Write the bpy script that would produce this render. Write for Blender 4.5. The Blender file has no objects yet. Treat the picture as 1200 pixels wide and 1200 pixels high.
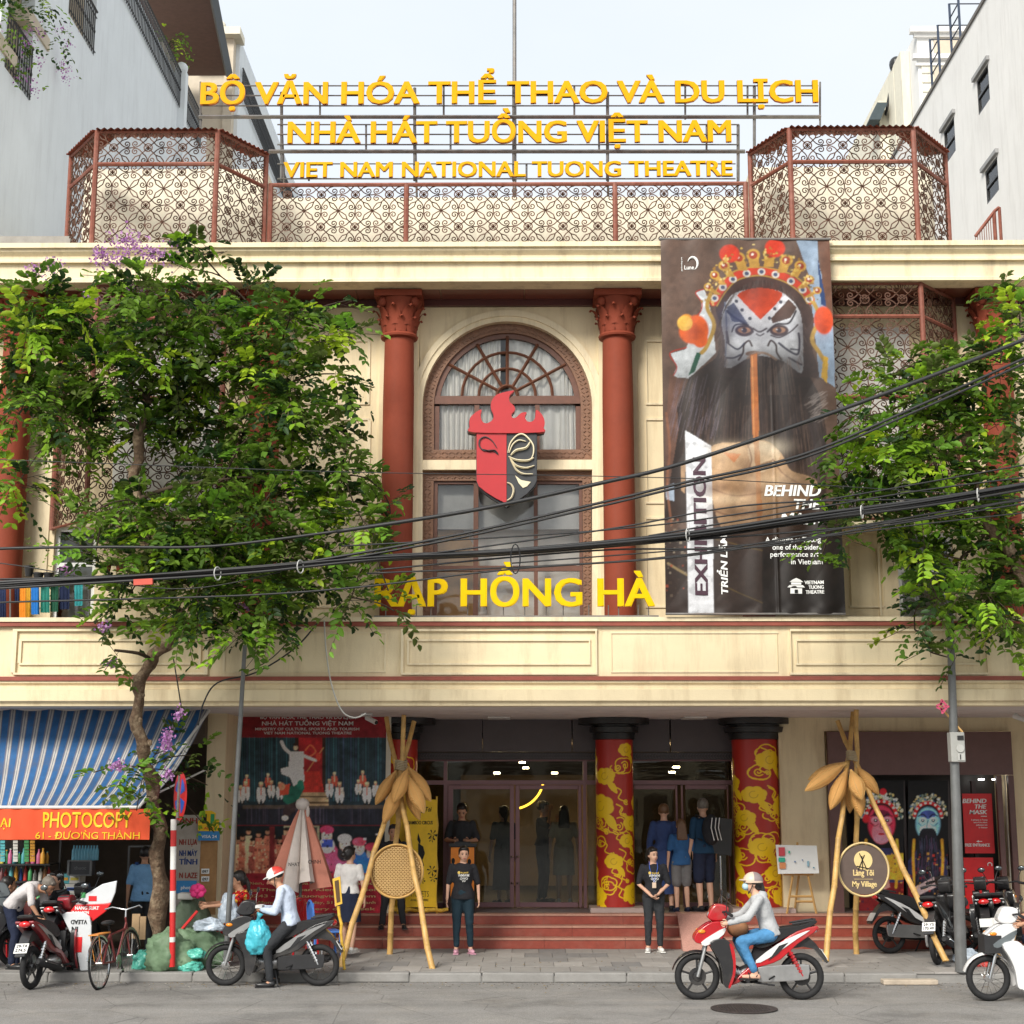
import bpy, math, random
import numpy as np
from mathutils import Vector, Matrix, noise as mnoise
random.seed(7)
rng = np.random.default_rng(7)
SC = bpy.context.scene
COL = SC.collection
R = math.radians
PI = math.pi
# ---------------------------------------------------------------- camera
FPX, PITCH, YAW, CAMH = 1776.0, math.atan(325 / 1776.0), 0.0085, 2.6
cam_data = bpy.data.cameras.new('camera')
cam = bpy.data.objects.new('camera', cam_data)
COL.objects.link(cam)
cam_data.sensor_width = 36.0
cam_data.lens = FPX / 1200.0 * 36.0
cam_data.clip_end = 600.0
cam.location = (0, 0, CAMH)
cam.rotation_euler = (R(90) + PITCH, 0, YAW)
SC.camera = cam
# ---------------------------------------------------------------- sky, sun, exposure
SUN_EL, SUN_AZ = 36.0, -28.0        # azimuth measured from behind the camera, negative = from the left
world = bpy.data.worlds.new('World')
SC.world = world
world.use_nodes = True
nt = world.node_tree
nt.nodes.clear()
wout = nt.nodes.new('ShaderNodeOutputWorld')
wbg = nt.nodes.new('ShaderNodeBackground')
sky = nt.nodes.new('ShaderNodeTexSky')
sky.sky_type = 'NISHITA'
sky.sun_disc = False
sky.sun_elevation = R(SUN_EL)
sky.sun_rotation = R(180 + SUN_AZ)
sky.air_density = 1.0
sky.dust_density = 2.0
wmix = nt.nodes.new('ShaderNodeMix'); wmix.data_type = 'RGBA'
wtc = nt.nodes.new('ShaderNodeTexCoord')
wmap = nt.nodes.new('ShaderNodeMapping'); wmap.inputs['Scale'].default_value = (1.0, 1.0, 2.6)
wn = nt.nodes.new('ShaderNodeTexNoise'); wn.inputs['Scale'].default_value = 1.9; wn.inputs['Detail'].default_value = 5; wn.inputs['Roughness'].default_value = 0.48
wr = nt.nodes.new('ShaderNodeValToRGB')
wr.color_ramp.elements[0].position = 0.40; wr.color_ramp.elements[0].color = (0.84, 0.84, 0.84, 1)
wr.color_ramp.elements[1].position = 0.62; wr.color_ramp.elements[1].color = (0.98, 0.98, 0.98, 1)
wc = nt.nodes.new('ShaderNodeRGB'); wc.outputs[0].default_value = (3.2, 3.35, 3.46, 1)
nt.links.new(wtc.outputs['Generated'], wmap.inputs['Vector'])
nt.links.new(wmap.outputs['Vector'], wn.inputs['Vector'])
nt.links.new(wn.outputs['Fac'], wr.inputs['Fac'])
nt.links.new(wr.outputs['Color'], wmix.inputs['Factor'])
nt.links.new(sky.outputs['Color'], wmix.inputs['A'])
nt.links.new(wc.outputs[0], wmix.inputs['B'])
nt.links.new(wmix.outputs['Result'], wbg.inputs['Color'])
nt.links.new(wbg.outputs['Background'], wout.inputs['Surface'])
wbg.inputs['Strength'].default_value = 0.10
sun_data = bpy.data.lights.new('sun', 'SUN')
sun_data.energy = 1.5
sun_data.angle = R(22)
sun_data.color = (1.0, 0.95, 0.86)
sun = bpy.data.objects.new('sun', sun_data)
COL.objects.link(sun)
# the sun stands behind the camera; direction it shines along:
_el, _az = R(SUN_EL), R(SUN_AZ)
_d = Vector((-math.sin(_az) * math.cos(_el), math.cos(_az) * math.cos(_el), -math.sin(_el)))
sun.rotation_euler = _d.to_track_quat('-Z', 'Y').to_euler()
SC.view_settings.view_transform = 'Standard'
SC.view_settings.look = 'None'
SC.view_settings.gamma = 1.0
SC.view_settings.exposure = 1.6
SC.cycles.max_bounces = 6
SC.cycles.transparent_max_bounces = 12
SC.cycles.caustics_reflective = False
SC.cycles.caustics_refractive = False
# ---------------------------------------------------------------- photo point -> place
_c, _s = math.cos(PITCH), math.sin(PITCH)
def ray(px, py):
 u, v = (px - 600) / FPX, (600 - py) / FPX
 a, b = _c - v * _s, _s + v * _c
 return (u * math.cos(YAW) - a * math.sin(YAW), u * math.sin(YAW) + a * math.cos(YAW), b)
def W(px, py, D):
 d = ray(px, py); k = D / d[1]
 return Vector((d[0] * k, D, CAMH + d[2] * k))
def WX(px, py, X):
 d = ray(px, py); k = X / d[0]
 return Vector((X, d[1] * k, CAMH + d[2] * k))
def G(px, py, z=0.13):
 d = ray(px, py); k = (z - CAMH) / d[2]
 return Vector((d[0] * k, d[1] * k, z))
def V3(*a): return Vector(a)
# ---------------------------------------------------------------- colours and materials
def lin(c):
 return c / 12.92 if c <= 0.04045 else ((c + 0.055) / 1.055) ** 2.4
def C(h, k=1.0):
 h = h.lstrip('#')
 if len(h) == 3: h = ''.join(c * 2 for c in h)
 return tuple(lin(int(h[i:i + 2], 16) / 255) * k for i in (0, 2, 4))
MATS = {}
def mat(name, color, rough=0.6, metal=0.0, var=0.12, scale=6.0, bump=0.0, bscale=60.0, spec=None, dirt=None, streak=False, coat=0.0, emit=None, sheen=0.0, dscale=1.6):
 if name in MATS: return MATS[name]
 m = bpy.data.materials.new(name); m.use_nodes = True
 n, l = m.node_tree.nodes, m.node_tree.links
 b = n['Principled BSDF']
 if isinstance(color, str): color = C(color)
 tc = n.new('ShaderNodeTexCoord')
 geo = n.new('ShaderNodeNewGeometry')
 nz = n.new('ShaderNodeTexNoise'); nz.inputs['Scale'].default_value = scale; nz.inputs['Detail'].default_value = 6; nz.inputs['Roughness'].default_value = 0.65
 l.new(geo.outputs['Position'] if (streak or dirt) else tc.outputs['Object'], nz.inputs['Vector'])
 mr = n.new('ShaderNodeMapRange'); mr.inputs['From Min'].default_value = 0.25; mr.inputs['From Max'].default_value = 0.75
 mr.inputs['To Min'].default_value = 1 - var; mr.inputs['To Max'].default_value = 1 + var
 l.new(nz.outputs['Fac'], mr.inputs['Value'])
 mx = n.new('ShaderNodeMix'); mx.data_type = 'RGBA'; mx.blend_type = 'MULTIPLY'; mx.inputs['Factor'].default_value = 1
 mx.inputs['A'].default_value = (*color, 1)
 l.new(mr.outputs['Result'], mx.inputs['B'])
 last = mx.outputs['Result']
 if dirt:
  dcol, amount = dirt
  n2 = n.new('ShaderNodeTexNoise'); n2.inputs['Scale'].default_value = dscale; n2.inputs['Detail'].default_value = 9; n2.inputs['Roughness'].default_value = 0.72
  mp = n.new('ShaderNodeMapping'); mp.inputs['Scale'].default_value = (2.6, 2.6, 0.35) if streak else (1, 1, 1)
  l.new(geo.outputs['Position'], mp.inputs['Vector']); l.new(mp.outputs['Vector'], n2.inputs['Vector'])
  m2 = n.new('ShaderNodeMapRange'); m2.inputs['From Min'].default_value = 0.49; m2.inputs['From Max'].default_value = 0.75
  m2.inputs['To Min'].default_value = 0; m2.inputs['To Max'].default_value = amount
  l.new(n2.outputs['Fac'], m2.inputs['Value'])
  m3 = n.new('ShaderNodeMix'); m3.data_type = 'RGBA'
  m3.inputs['B'].default_value = (*(C(dcol) if isinstance(dcol, str) else dcol), 1)
  l.new(m2.outputs['Result'], m3.inputs['Factor']); l.new(last, m3.inputs['A'])
  last = m3.outputs['Result']
 l.new(last, b.inputs['Base Color'])
 b.inputs['Roughness'].default_value = rough
 b.inputs['Metallic'].default_value = metal
 if spec is None and rough > .5: spec = .25
 if spec is not None: b.inputs['Specular IOR Level'].default_value = spec
 if coat: b.inputs['Coat Weight'].default_value = coat; b.inputs['Coat Roughness'].default_value = 0.08
 if sheen: b.inputs['Sheen Weight'].default_value = sheen
 if emit:
  b.inputs['Emission Color'].default_value = (*emit[0], 1); b.inputs['Emission Strength'].default_value = emit[1]
 if bump:
  n4 = n.new('ShaderNodeTexNoise'); n4.inputs['Scale'].default_value = bscale; n4.inputs['Detail'].default_value = 4
  l.new(geo.outputs['Position'] if (streak or dirt) else tc.outputs['Object'], n4.inputs['Vector'])
  bp = n.new('ShaderNodeBump'); bp.inputs['Strength'].default_value = bump; bp.inputs['Distance'].default_value = 0.02
  l.new(n4.outputs['Fac'], bp.inputs['Height']); l.new(bp.outputs['Normal'], b.inputs['Normal'])
 MATS[name] = m
 return m
def attr_mat(name, rough=0.5, spec=0.5, translucent=0.0, coat=0.0, metal=0.0, var=0.0):
 if name in MATS: return MATS[name]
 m = bpy.data.materials.new(name); m.use_nodes = True
 n, l = m.node_tree.nodes, m.node_tree.links
 b = n['Principled BSDF']; b.inputs['Roughness'].default_value = rough; b.inputs['Specular IOR Level'].default_value = spec
 b.inputs['Coat Weight'].default_value = coat; b.inputs['Coat Roughness'].default_value = 0.12
 b.inputs['Metallic'].default_value = metal
 a = n.new('ShaderNodeAttribute'); a.attribute_name = 'Col'
 src = a.outputs['Color']
 if var:
  nz = n.new('ShaderNodeTexNoise'); nz.inputs['Scale'].default_value = 25; nz.inputs['Detail'].default_value = 4
  tc = n.new('ShaderNodeTexCoord'); l.new(tc.outputs['Object'], nz.inputs['Vector'])
  mr = n.new('ShaderNodeMapRange'); mr.inputs['To Min'].default_value = 1 - var; mr.inputs['To Max'].default_value = 1 + var
  l.new(nz.outputs['Fac'], mr.inputs['Value'])
  mx = n.new('ShaderNodeMix'); mx.data_type = 'RGBA'; mx.blend_type = 'MULTIPLY'; mx.inputs['Factor'].default_value = 1
  l.new(src, mx.inputs['A']); l.new(mr.outputs['Result'], mx.inputs['B']); src = mx.outputs['Result']
 l.new(src, b.inputs['Base Color'])
 if translucent:
  t = n.new('ShaderNodeBsdfTranslucent'); l.new(src, t.inputs['Color'])
  ms = n.new('ShaderNodeMixShader'); ms.inputs[0].default_value = translucent
  l.new(b.outputs[0], ms.inputs[1]); l.new(t.outputs[0], ms.inputs[2])
  l.new(ms.outputs[0], n['Material Output'].inputs['Surface'])
 MATS[name] = m
 return m
def glass_mat(name, tint=(0.9, 0.93, 0.92), ior=1.5, rough=0.02):
 if name in MATS: return MATS[name]
 m = bpy.data.materials.new(name); m.use_nodes = True
 n, l = m.node_tree.nodes, m.node_tree.links
 n.remove(n['Principled BSDF'])
 fr = n.new('ShaderNodeFresnel'); fr.inputs['IOR'].default_value = ior
 t = n.new('ShaderNodeBsdfTransparent'); t.inputs['Color'].default_value = (*tint, 1)
 g = n.new('ShaderNodeBsdfGlossy'); g.inputs['Roughness'].default_value = rough
 nz = n.new('ShaderNodeTexNoise'); nz.inputs['Scale'].default_value = 1.3
 bp = n.new('ShaderNodeBump'); bp.inputs['Strength'].default_value = 0.06; bp.inputs['Distance'].default_value = 0.1
 l.new(nz.outputs['Fac'], bp.inputs['Height']); l.new(bp.outputs['Normal'], g.inputs['Normal'])
 ms = n.new('ShaderNodeMixShader')
 l.new(fr.outputs[0], ms.inputs[0]); l.new(t.outputs[0], ms.inputs[1]); l.new(g.outputs[0], ms.inputs[2])
 l.new(ms.outputs[0], n['Material Output'].inputs['Surface'])
 MATS[name] = m
 return m
# ---------------------------------------------------------------- objects
ORG = {}
def tag(o, label=None, cat=None, group=None, kind=None):
 if label: o['label'] = label
 if cat: o['category'] = cat
 if group: o['group'] = group
 if kind: o['kind'] = kind
 return o
def empty(name, loc=(0, 0, 0), label=None, cat=None, group=None, rotz=0.0):
 o = bpy.data.objects.new(name, None); COL.objects.link(o)
 o.empty_display_size = 0.1
 o.location = loc; o.rotation_euler = (0, 0, rotz)
 ORG[o.name] = Vector(loc)
 return tag(o, label, cat, group)
def link_mesh(name, me, parent=None, org=None):
 o = bpy.data.objects.new(name, me); COL.objects.link(o)
 if parent is not None:
  o.parent = parent
  po = ORG.get(parent.name, Vector((0, 0, 0)))
  ORG[o.name] = po.copy() if org is None else Vector(org)
  if org is not None: o.location = Vector(org) - po
 else:
  ORG[o.name] = Vector(org or (0, 0, 0)); o.location = ORG[o.name]
 return o
def copy_tree(o, parent=None):
 c = o.copy(); COL.objects.link(c)
 if parent is not None: c.parent = parent
 for ch in o.children: copy_tree(ch, c)
 return c
class MB:
 def __init__(s): s.v = []; s.f = []; s.m = []; s.mi = 0
 def add(s, vs, fs):
  k = len(s.v); s.v.extend([tuple(p) for p in vs]); s.f.extend([tuple(i + k for i in f) for f in fs]); s.m.extend([s.mi] * len(fs)); return s
 def box(s, a, b):
  x0, x1 = sorted((a[0], b[0])); y0, y1 = sorted((a[1], b[1])); z0, z1 = sorted((a[2], b[2]))
  return s.add([(x0, y0, z0), (x1, y0, z0), (x1, y1, z0), (x0, y1, z0), (x0, y0, z1), (x1, y0, z1), (x1, y1, z1), (x0, y1, z1)],
    [(0, 3, 2, 1), (4, 5, 6, 7), (0, 1, 5, 4), (1, 2, 6, 5), (2, 3, 7, 6), (3, 0, 4, 7)])
 def pbox(s, x0, y0, x1, y1, D, t):           # a box whose face fills photo rectangle at distance D, thickness t behind it
  a = W(x0, y0, D); b = W(x1, y1, D)
  return s.box((a.x, D, b.z), (b.x, D + t, a.z))
 def obox(s, c, size, M=None):
  hx, hy, hz = size[0] / 2, size[1] / 2, size[2] / 2
  vs = [Vector((x * hx, y * hy, z * hz)) for z in (-1, 1) for x, y in ((-1, -1), (1, -1), (1, 1), (-1, 1))]
  if M is not None: vs = [M @ p for p in vs]
  c = Vector(c)
  return s.add([p + c for p in vs], [(0, 3, 2, 1), (4, 5, 6, 7), (0, 1, 5, 4), (1, 2, 6, 5), (2, 3, 7, 6), (3, 0, 4, 7)])
 def tube(s, pts, r, n=6, cap=True, closed=False, sy=1.0):
  pts = [Vector(p) for p in pts]
  k = len(pts)
  rs = r if isinstance(r, (list, tuple)) else [r] * k
  vs = []; prev = None
  for i, p in enumerate(pts):
   if closed: t = pts[(i + 1) % k] - pts[i - 1]
   elif i == 0: t = pts[1] - p
   elif i == k - 1: t = p - pts[i - 1]
   else: t = pts[i + 1] - pts[i - 1]
   if t.length < 1e-9: t = Vector((0, 0, 1))
   t.normalize()
   if prev is None:
    a = Vector((0, 0, 1)) if abs(t.z) < 0.9 else Vector((1, 0, 0))
    u = t.cross(a).normalized()
   else:
    u = (prev - t * prev.dot(t))
    u = u.normalized() if u.length > 1e-6 else t.cross(Vector((0, 1, 0))).normalized()
   prev = u; w = t.cross(u)
   for j in range(n):
    an = 2 * PI * j / n
    vs.append(p + u * math.cos(an) * rs[i] + w * math.sin(an) * rs[i] * sy)
  fs = []
  m = k if closed else k - 1
  for i in range(m):
   i2 = (i + 1) % k
   for j in range(n):
    j2 = (j + 1) % n
    fs.append((i * n + j, i * n + j2, i2 * n + j2, i2 * n + j))
  if cap and not closed:
   fs.append(tuple(range(n - 1, -1, -1))); fs.append(tuple((k - 1) * n + j for j in range(n)))
  return s.add(vs, fs)
 def lathe(s, prof, c=(0, 0, 0), n=20, axis='z', a0=0, a1=2 * PI, cap=True):
  full = abs(a1 - a0 - 2 * PI) < 1e-6
  m = n if full else n + 1
  vs = []
  for r, h in prof:
   for j in range(m):
    an = a0 + (a1 - a0) * j / n
    x, y = r * math.cos(an), r * math.sin(an)
    p = (x, y, h) if axis == 'z' else ((h, x, y) if axis == 'x' else (x, h, y))
    vs.append((p[0] + c[0], p[1] + c[1], p[2] + c[2]))
  fs = []
  for i in range(len(prof) - 1):
   for j in range(n):
    j2 = (j + 1) % m
    q = (i * m + j, i * m + j2, (i + 1) * m + j2, (i + 1) * m + j)
    fs.append(q if axis != 'y' else q[::-1])
  if cap and full:
   a, b = tuple(range(m - 1, -1, -1)), tuple((len(prof) - 1) * m + j for j in range(m))
   fs += [a, b] if axis != 'y' else [a[::-1], b[::-1]]
  return s.add(vs, fs)
 def ell(s, c, r, M=None, nu=12, nv=8):
  c = Vector(c); vs = []; fs = []
  for i in range(nv + 1):
   th = PI * i / nv
   for j in range(nu):
    ph = 2 * PI * j / nu
    p = Vector((r[0] * math.sin(th) * math.cos(ph), r[1] * math.sin(th) * math.sin(ph), r[2] * math.cos(th)))
    if M is not None: p = M @ p
    vs.append(p + c)
  for i in range(nv):
   for j in range(nu):
    j2 = (j + 1) % nu
    fs.append((i * nu + j, (i + 1) * nu + j, (i + 1) * nu + j2, i * nu + j2))
  return s.add(vs, fs)
 def prism(s, poly, off):                      # poly: 3D points in a plane, off: extrusion vector
  n = len(poly); off = Vector(off)
  nrm = Vector((0, 0, 0))
  for i in range(n):
   nrm += Vector(poly[i]).cross(Vector(poly[(i + 1) % n]))
  vs = [Vector(p) for p in poly] + [Vector(p) + off for p in poly]
  flip = nrm.dot(off) > 0
  a, b = tuple(range(n)), tuple(range(2 * n - 1, n - 1, -1))
  fs = [a, b] if not flip else [a[::-1], b[::-1]]
  for i in range(n):
   j = (i + 1) % n
   q = (i, i + n, j + n, j)
   fs.append(q if not flip else q[::-1])
  return s.add(vs, fs)
 def quad(s, a, b, c, d): return s.add([a, b, c, d], [(0, 1, 2, 3)])
 def build(s, name, m, parent=None, smooth=None, org=None, label=None, cat=None, group=None, kind=None, bevel=0.0):
  me = bpy.data.meshes.new(name)
  if parent is not None:
   o0 = ORG.get(parent.name, Vector((0, 0, 0))) if org is None else Vector(org)
  elif org is not None: o0 = Vector(org)
  elif kind == 'structure' or not s.v: o0 = Vector((0, 0, 0))
  else:
   a = np.array(s.v); lo, hi = a.min(0), a.max(0)
   o0 = Vector(((lo[0] + hi[0]) / 2, (lo[1] + hi[1]) / 2, lo[2]))
  vs = [(p[0] - o0.x, p[1] - o0.y, p[2] - o0.z) for p in s.v]
  me.from_pydata(vs, [], s.f)
  for x in (m if isinstance(m, (list, tuple)) else [m]): me.materials.append(x)
  if s.mi or any(s.m): me.polygons.foreach_set('material_index', s.m)
  me.update()
  if smooth is not None:
   me.shade_smooth()
   if smooth < 179: me.set_sharp_from_angle(angle=R(smooth))
  o = link_mesh(name, me, parent, o0 if (parent is None or org is not None) else None)
  if bevel:
   bv = o.modifiers.new('bevel', 'BEVEL'); bv.width = bevel; bv.segments = 2; bv.limit_method = 'ANGLE'
  return tag(o, label, cat, group, kind)
def cr(pts, k=6, closed=False):                     # Catmull-Rom
 P = [Vector(p) for p in pts]; n = len(P); out = []
 rngi = range(n) if closed else range(n - 1)
 for i in rngi:
  p0 = P[i - 1] if (closed or i > 0) else P[0]
  p1 = P[i]; p2 = P[(i + 1) % n]
  p3 = P[(i + 2) % n] if (closed or i + 2 < n) else P[-1]
  for j in range(k):
   t = j / k
   out.append(0.5 * ((2 * p1) + (p2 - p0) * t + (2 * p0 - 5 * p1 + 4 * p2 - p3) * t * t + (3 * p1 - p0 - 3 * p2 + p3) * t ** 3))
 if not closed: out.append(P[-1])
 return out
def px(pts, D): return [W(a, b, D) for a, b in pts]
# ---------------------------------------------------------------- lettering
_tc = {}
def text_geo(s, bold=0.02, shear=0.0, res=3):
 bold = 0 if 'Đ' in s else min(bold, .012)
 k = (s, bold, shear, res)
 if k in _tc: return _tc[k]
 c = bpy.data.curves.new('lettering', 'FONT'); c.body = s; c.size = 1; c.offset = bold; c.extrude = 0.5; c.resolution_u = res; c.shear = shear
 c.space_line = 1.0
 o = bpy.data.objects.new('lettering', c)
 me = bpy.data.meshes.new_from_object(o)
 v = np.zeros(len(me.vertices) * 3); me.vertices.foreach_get('co', v); v = v.reshape(-1, 3)
 f = [tuple(p.vertices) for p in me.polygons]
 bpy.data.objects.remove(o); bpy.data.curves.remove(c); bpy.data.meshes.remove(me)
 _tc[k] = (v, f)
 return _tc[k]
CAPH = 0.70
def text(name, s, m, parent, bl, w, h, depth=0.004, right=(1, 0, 0), up=(0, 0, 1), bold=0.02, shear=0.0, warp=None, res=3, mb=None, keep=False, **kw):
 """s fills width w from bottom-left point bl with cap height h; stands proud by depth towards right x up side"""
 v, f = text_geo(s, bold, shear, res)
 if not len(v): return None
 x0, x1 = v[:, 0].min(), v[:, 0].max()
 Rv, U = Vector(right).normalized(), Vector(up).normalized(); N = Rv.cross(U)
 sx = w / (x1 - x0) if w else h / CAPH
 B = Vector(bl)
 pts = []; ff = []
 for c_, dx in enumerate((0,) if bold < .025 else (0, -min(bold, .034) * .7, min(bold, .034) * .7)):
  k_ = len(pts)
  for p in v:
   q = B + Rv * ((p[0] - x0 + dx) * sx) + U * (p[1] * h / CAPH) + N * ((p[2] + 0.5) * depth * (1 - .12 * c_))
   if warp: q = warp(q)
   pts.append(q)
  ff += [tuple(i + k_ for i in t_) for t_ in f]
 f = ff
 if mb is not None: mb.add(pts, f); return None
 b = MB(); b.add(pts, f)
 return b.build(name, m, parent, **kw)
def ptext(name, s, m, parent, x0, x1, yb, yt, D, depth=0.004, **kw):   # photo box for the capitals
 a = W(x0, yb, D); b = W(x1, yb, D); t = W(x0, yt, D)
 return text(name, s, m, parent, a, (b.x - a.x), t.z - a.z, depth, (1, 0, 0), (0, 0, 1), **kw)
# ---------------------------------------------------------------- flat print, painted on a grid's colour attribute
class Cv:
 def __init__(s, x0, y0, x1, y1, res, color):
  s.x0, s.y0, s.x1, s.y1, s.res = x0, y0, x1, y1, res
  s.w, s.h = int((x1 - x0) * res) + 1, int((y1 - y0) * res) + 1
  s.a = np.ones((s.h, s.w, 3)) * np.array(C(color) if isinstance(color, str) else color)
  gy, gx = np.mgrid[0:s.h, 0:s.w]
  s.gx = x0 + gx / (s.w - 1) * (x1 - x0); s.gy = y0 + gy / (s.h - 1) * (y1 - y0)
 def _put(s, m, color, al=1.0):
  c = np.array(C(color) if isinstance(color, str) else color)
  m = (m * al)[..., None]
  s.a = s.a * (1 - m) + c * m
 def poly(s, pts, color, al=1.0, smooth=0):
  if smooth: pts = [(p.x, p.y) for p in cr([(a, b, 0) for a, b in pts], smooth, True)]
  P = np.array(pts, float)
  bx = (s.gx >= P[:, 0].min()) & (s.gx <= P[:, 0].max()) & (s.gy >= P[:, 1].min()) & (s.gy <= P[:, 1].max())
  ins = np.zeros(s.gx.shape, bool)
  X, Y = s.gx[bx], s.gy[bx]; q = np.zeros(X.shape, bool)
  for i in range(len(P)):
   x1, y1 = P[i]; x2, y2 = P[i - 1]
   if y1 == y2: continue
   c = ((y1 > Y) != (y2 > Y)) & (X < (x2 - x1) * (Y - y1) / (y2 - y1) + x1)
   q ^= c
  ins[bx] = q
  s._put(ins.astype(float), color, al)
 def ell(s, cx, cy, rx, ry, color, al=1.0, rot=0.0):
  dx, dy = s.gx - cx, s.gy - cy
  ca, sa = math.cos(rot), math.sin(rot)
  d = ((dx * ca + dy * sa) / rx) ** 2 + ((-dx * sa + dy * ca) / ry) ** 2
  s._put(np.clip((1.15 - d) / 0.3, 0, 1), color, al)
 def stroke(s, pts, wd, color, al=1.0, smooth=5):
  if smooth and len(pts) > 2: pts = [(p.x, p.y) for p in cr([(a, b, 0) for a, b in pts], smooth)]
  dm = np.full(s.gx.shape, 1e9)
  for (ax, ay), (bx, by) in zip(pts[:-1], pts[1:]):
   m = (s.gx > min(ax, bx) - wd * 2) & (s.gx < max(ax, bx) + wd * 2) & (s.gy > min(ay, by) - wd * 2) & (s.gy < max(ay, by) + wd * 2)
   if not m.any(): continue
   X, Y = s.gx[m], s.gy[m]; vx, vy = bx - ax, by - ay; L = vx * vx + vy * vy + 1e-9
   t = np.clip(((X - ax) * vx + (Y - ay) * vy) / L, 0, 1)
   dm[m] = np.minimum(dm[m], np.hypot(X - ax - t * vx, Y - ay - t * vy))
  s._put(np.clip((wd / 2 + 0.35 / s.res - dm) * s.res, 0, 1), color, al)
 def rect(s, x0, y0, x1, y1, color, al=1.0):
  s._put(((s.gx >= x0) & (s.gx <= x1) & (s.gy >= y0) & (s.gy <= y1)).astype(float), color, al)
 def speck(s, x0, y0, x1, y1, cols, n, r=(0.6, 1.6), elong=1.0):
  for _ in range(n):
   cx, cy = random.uniform(x0, x1), random.uniform(y0, y1); rr = random.uniform(*r)
   m = (abs(s.gx - cx) < rr) & (abs(s.gy - cy) < rr * elong)
   s._put(m.astype(float), random.choice(cols), random.uniform(0.4, 0.9))
 def shade(s, cx, cy, rx, ry, color, al=.5, rot=0.0):
  dx, dy = s.gx - cx, s.gy - cy; ca, sa = math.cos(rot), math.sin(rot)
  s._put(np.exp(-(((dx * ca + dy * sa) / rx) ** 2 + ((-dx * sa + dy * ca) / ry) ** 2)), color, al)
 def soften(s, amt=.16, n=1):
  for _ in range(n):
   p = np.pad(s.a, ((1, 1), (1, 1), (0, 0)), 'edge'); s.a = (p[1:-1, 1:-1] * 4 + p[:-2, 1:-1] + p[2:, 1:-1] + p[1:-1, :-2] + p[1:-1, 2:]) / 8
  for c in (5, 14, 40):
   g = rng.normal(0, 1, (s.h // c + 3, s.w // c + 3)); yy, xx_ = np.arange(s.h) / c, np.arange(s.w) / c; i, j = yy.astype(int), xx_.astype(int); fy, fx = (yy - i)[:, None], (xx_ - j)[None]
   f = (g[i][:, j] * (1 - fx) + g[i][:, j + 1] * fx) * (1 - fy) + (g[i + 1][:, j] * (1 - fx) + g[i + 1][:, j + 1] * fx) * fy
   s.a = np.clip(s.a * (1 + amt * .6 * f[..., None]), 0, 1)
 def grain(s, amt, sx=1, sy=1):
  g = rng.normal(0, 1, (s.h // sy + 2, s.w // sx + 2)); g = np.repeat(np.repeat(g, sy, 0), sx, 1)[:s.h, :s.w]
  s.a = np.clip(s.a * (1 + amt * g[..., None]), 0, 1)
def art(name, cv, corners, m, parent=None, disp=None, thick=0.0, **kw):
 """grid mesh over corners TL,TR,BR,BL carrying the print"""
 TL, TR, BR, BL = [np.array(c, float) for c in corners]
 h, w = cv.h, cv.w
 gy, gx = np.mgrid[0:h, 0:w]; u = (gx / (w - 1))[..., None]; v = (gy / (h - 1))[..., None]
 P = (TL * (1 - u) + TR * u) * (1 - v) + (BL * (1 - u) + BR * u) * v
 if disp is not None:
  nrm = np.cross(TR - TL, TL - BL); nrm /= np.linalg.norm(nrm)
  P = P + disp(u[..., 0], v[..., 0])[..., None] * nrm
 P = P.reshape(-1, 3)
 if parent is not None: o0 = ORG[parent.name]
 else: o0 = Vector(((TL[0] + BR[0]) / 2, TL[1], min(BL[2], BR[2])))
 P = P - np.array(o0)
 idx = (gy * w + gx)
 F = np.stack([idx[1:, :-1], idx[1:, 1:], idx[:-1, 1:], idx[:-1, :-1]], -1).reshape(-1, 4)
 me = bpy.data.meshes.new(name)
 me.vertices.add(len(P)); me.vertices.foreach_set('co', P.astype(np.float32).ravel())
 me.loops.add(F.size); me.loops.foreach_set('vertex_index', F.astype(np.int32).ravel())
 me.polygons.add(len(F)); me.polygons.foreach_set('loop_start', np.arange(0, F.size, 4, dtype=np.int32))
 me.update(calc_edges=True)
 ca = me.color_attributes.new('Col', 'FLOAT_COLOR', 'POINT')
 rgba = np.ones((h * w, 4), np.float32); rgba[:, :3] = cv.a.reshape(-1, 3)
 ca.data.foreach_set('color', rgba.ravel())
 me.materials.append(m); me.shade_smooth()
 o = link_mesh(name, me, parent, None if parent is not None else o0)
 return tag(o, **kw)
# ================================================================ materials of the place
def zz(py, D): return W(600, py, D).z
def xx(pxx, py, D): return W(pxx, py, D).x
CREAM = mat('cream_plaster', (0.78, 0.655, 0.435), 0.82, var=0.06, scale=2.0, bump=0.12, bscale=45, dirt=((0.40, 0.28, 0.15), 0.5), streak=True)
CREAM2 = mat('cream_trim', (0.80, 0.685, 0.475), 0.8, var=0.05, scale=3, bump=0.08, dirt=((0.33, 0.25, 0.16), 0.6), streak=True)
WHITEP = mat('pale_plaster', (0.72, 0.68, 0.56), 0.8, var=0.06, dirt=((0.3, 0.27, 0.22), 0.4), streak=True)
MAROON = mat('maroon_paint', (0.30, 0.085, 0.06), 0.55, var=0.18, scale=5, dirt=((0.12, 0.06, 0.05), 0.4))
TERRA = mat('terracotta_paint', (0.235, 0.05, 0.026), 0.7, spec=.2, var=0.1, scale=3, bump=0.1, bscale=30, dirt=((0.2, 0.06, 0.04), 0.45), streak=True)
SOFFIT = mat('brown_soffit', (0.20, 0.06, 0.04), 0.28, var=0.12, scale=2, spec=0.6)
IRONR = mat('rust_brown_iron', (0.22, 0.075, 0.05), 0.55, var=0.3, scale=14, dirt=((0.45, 0.25, 0.2), 0.5))
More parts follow.
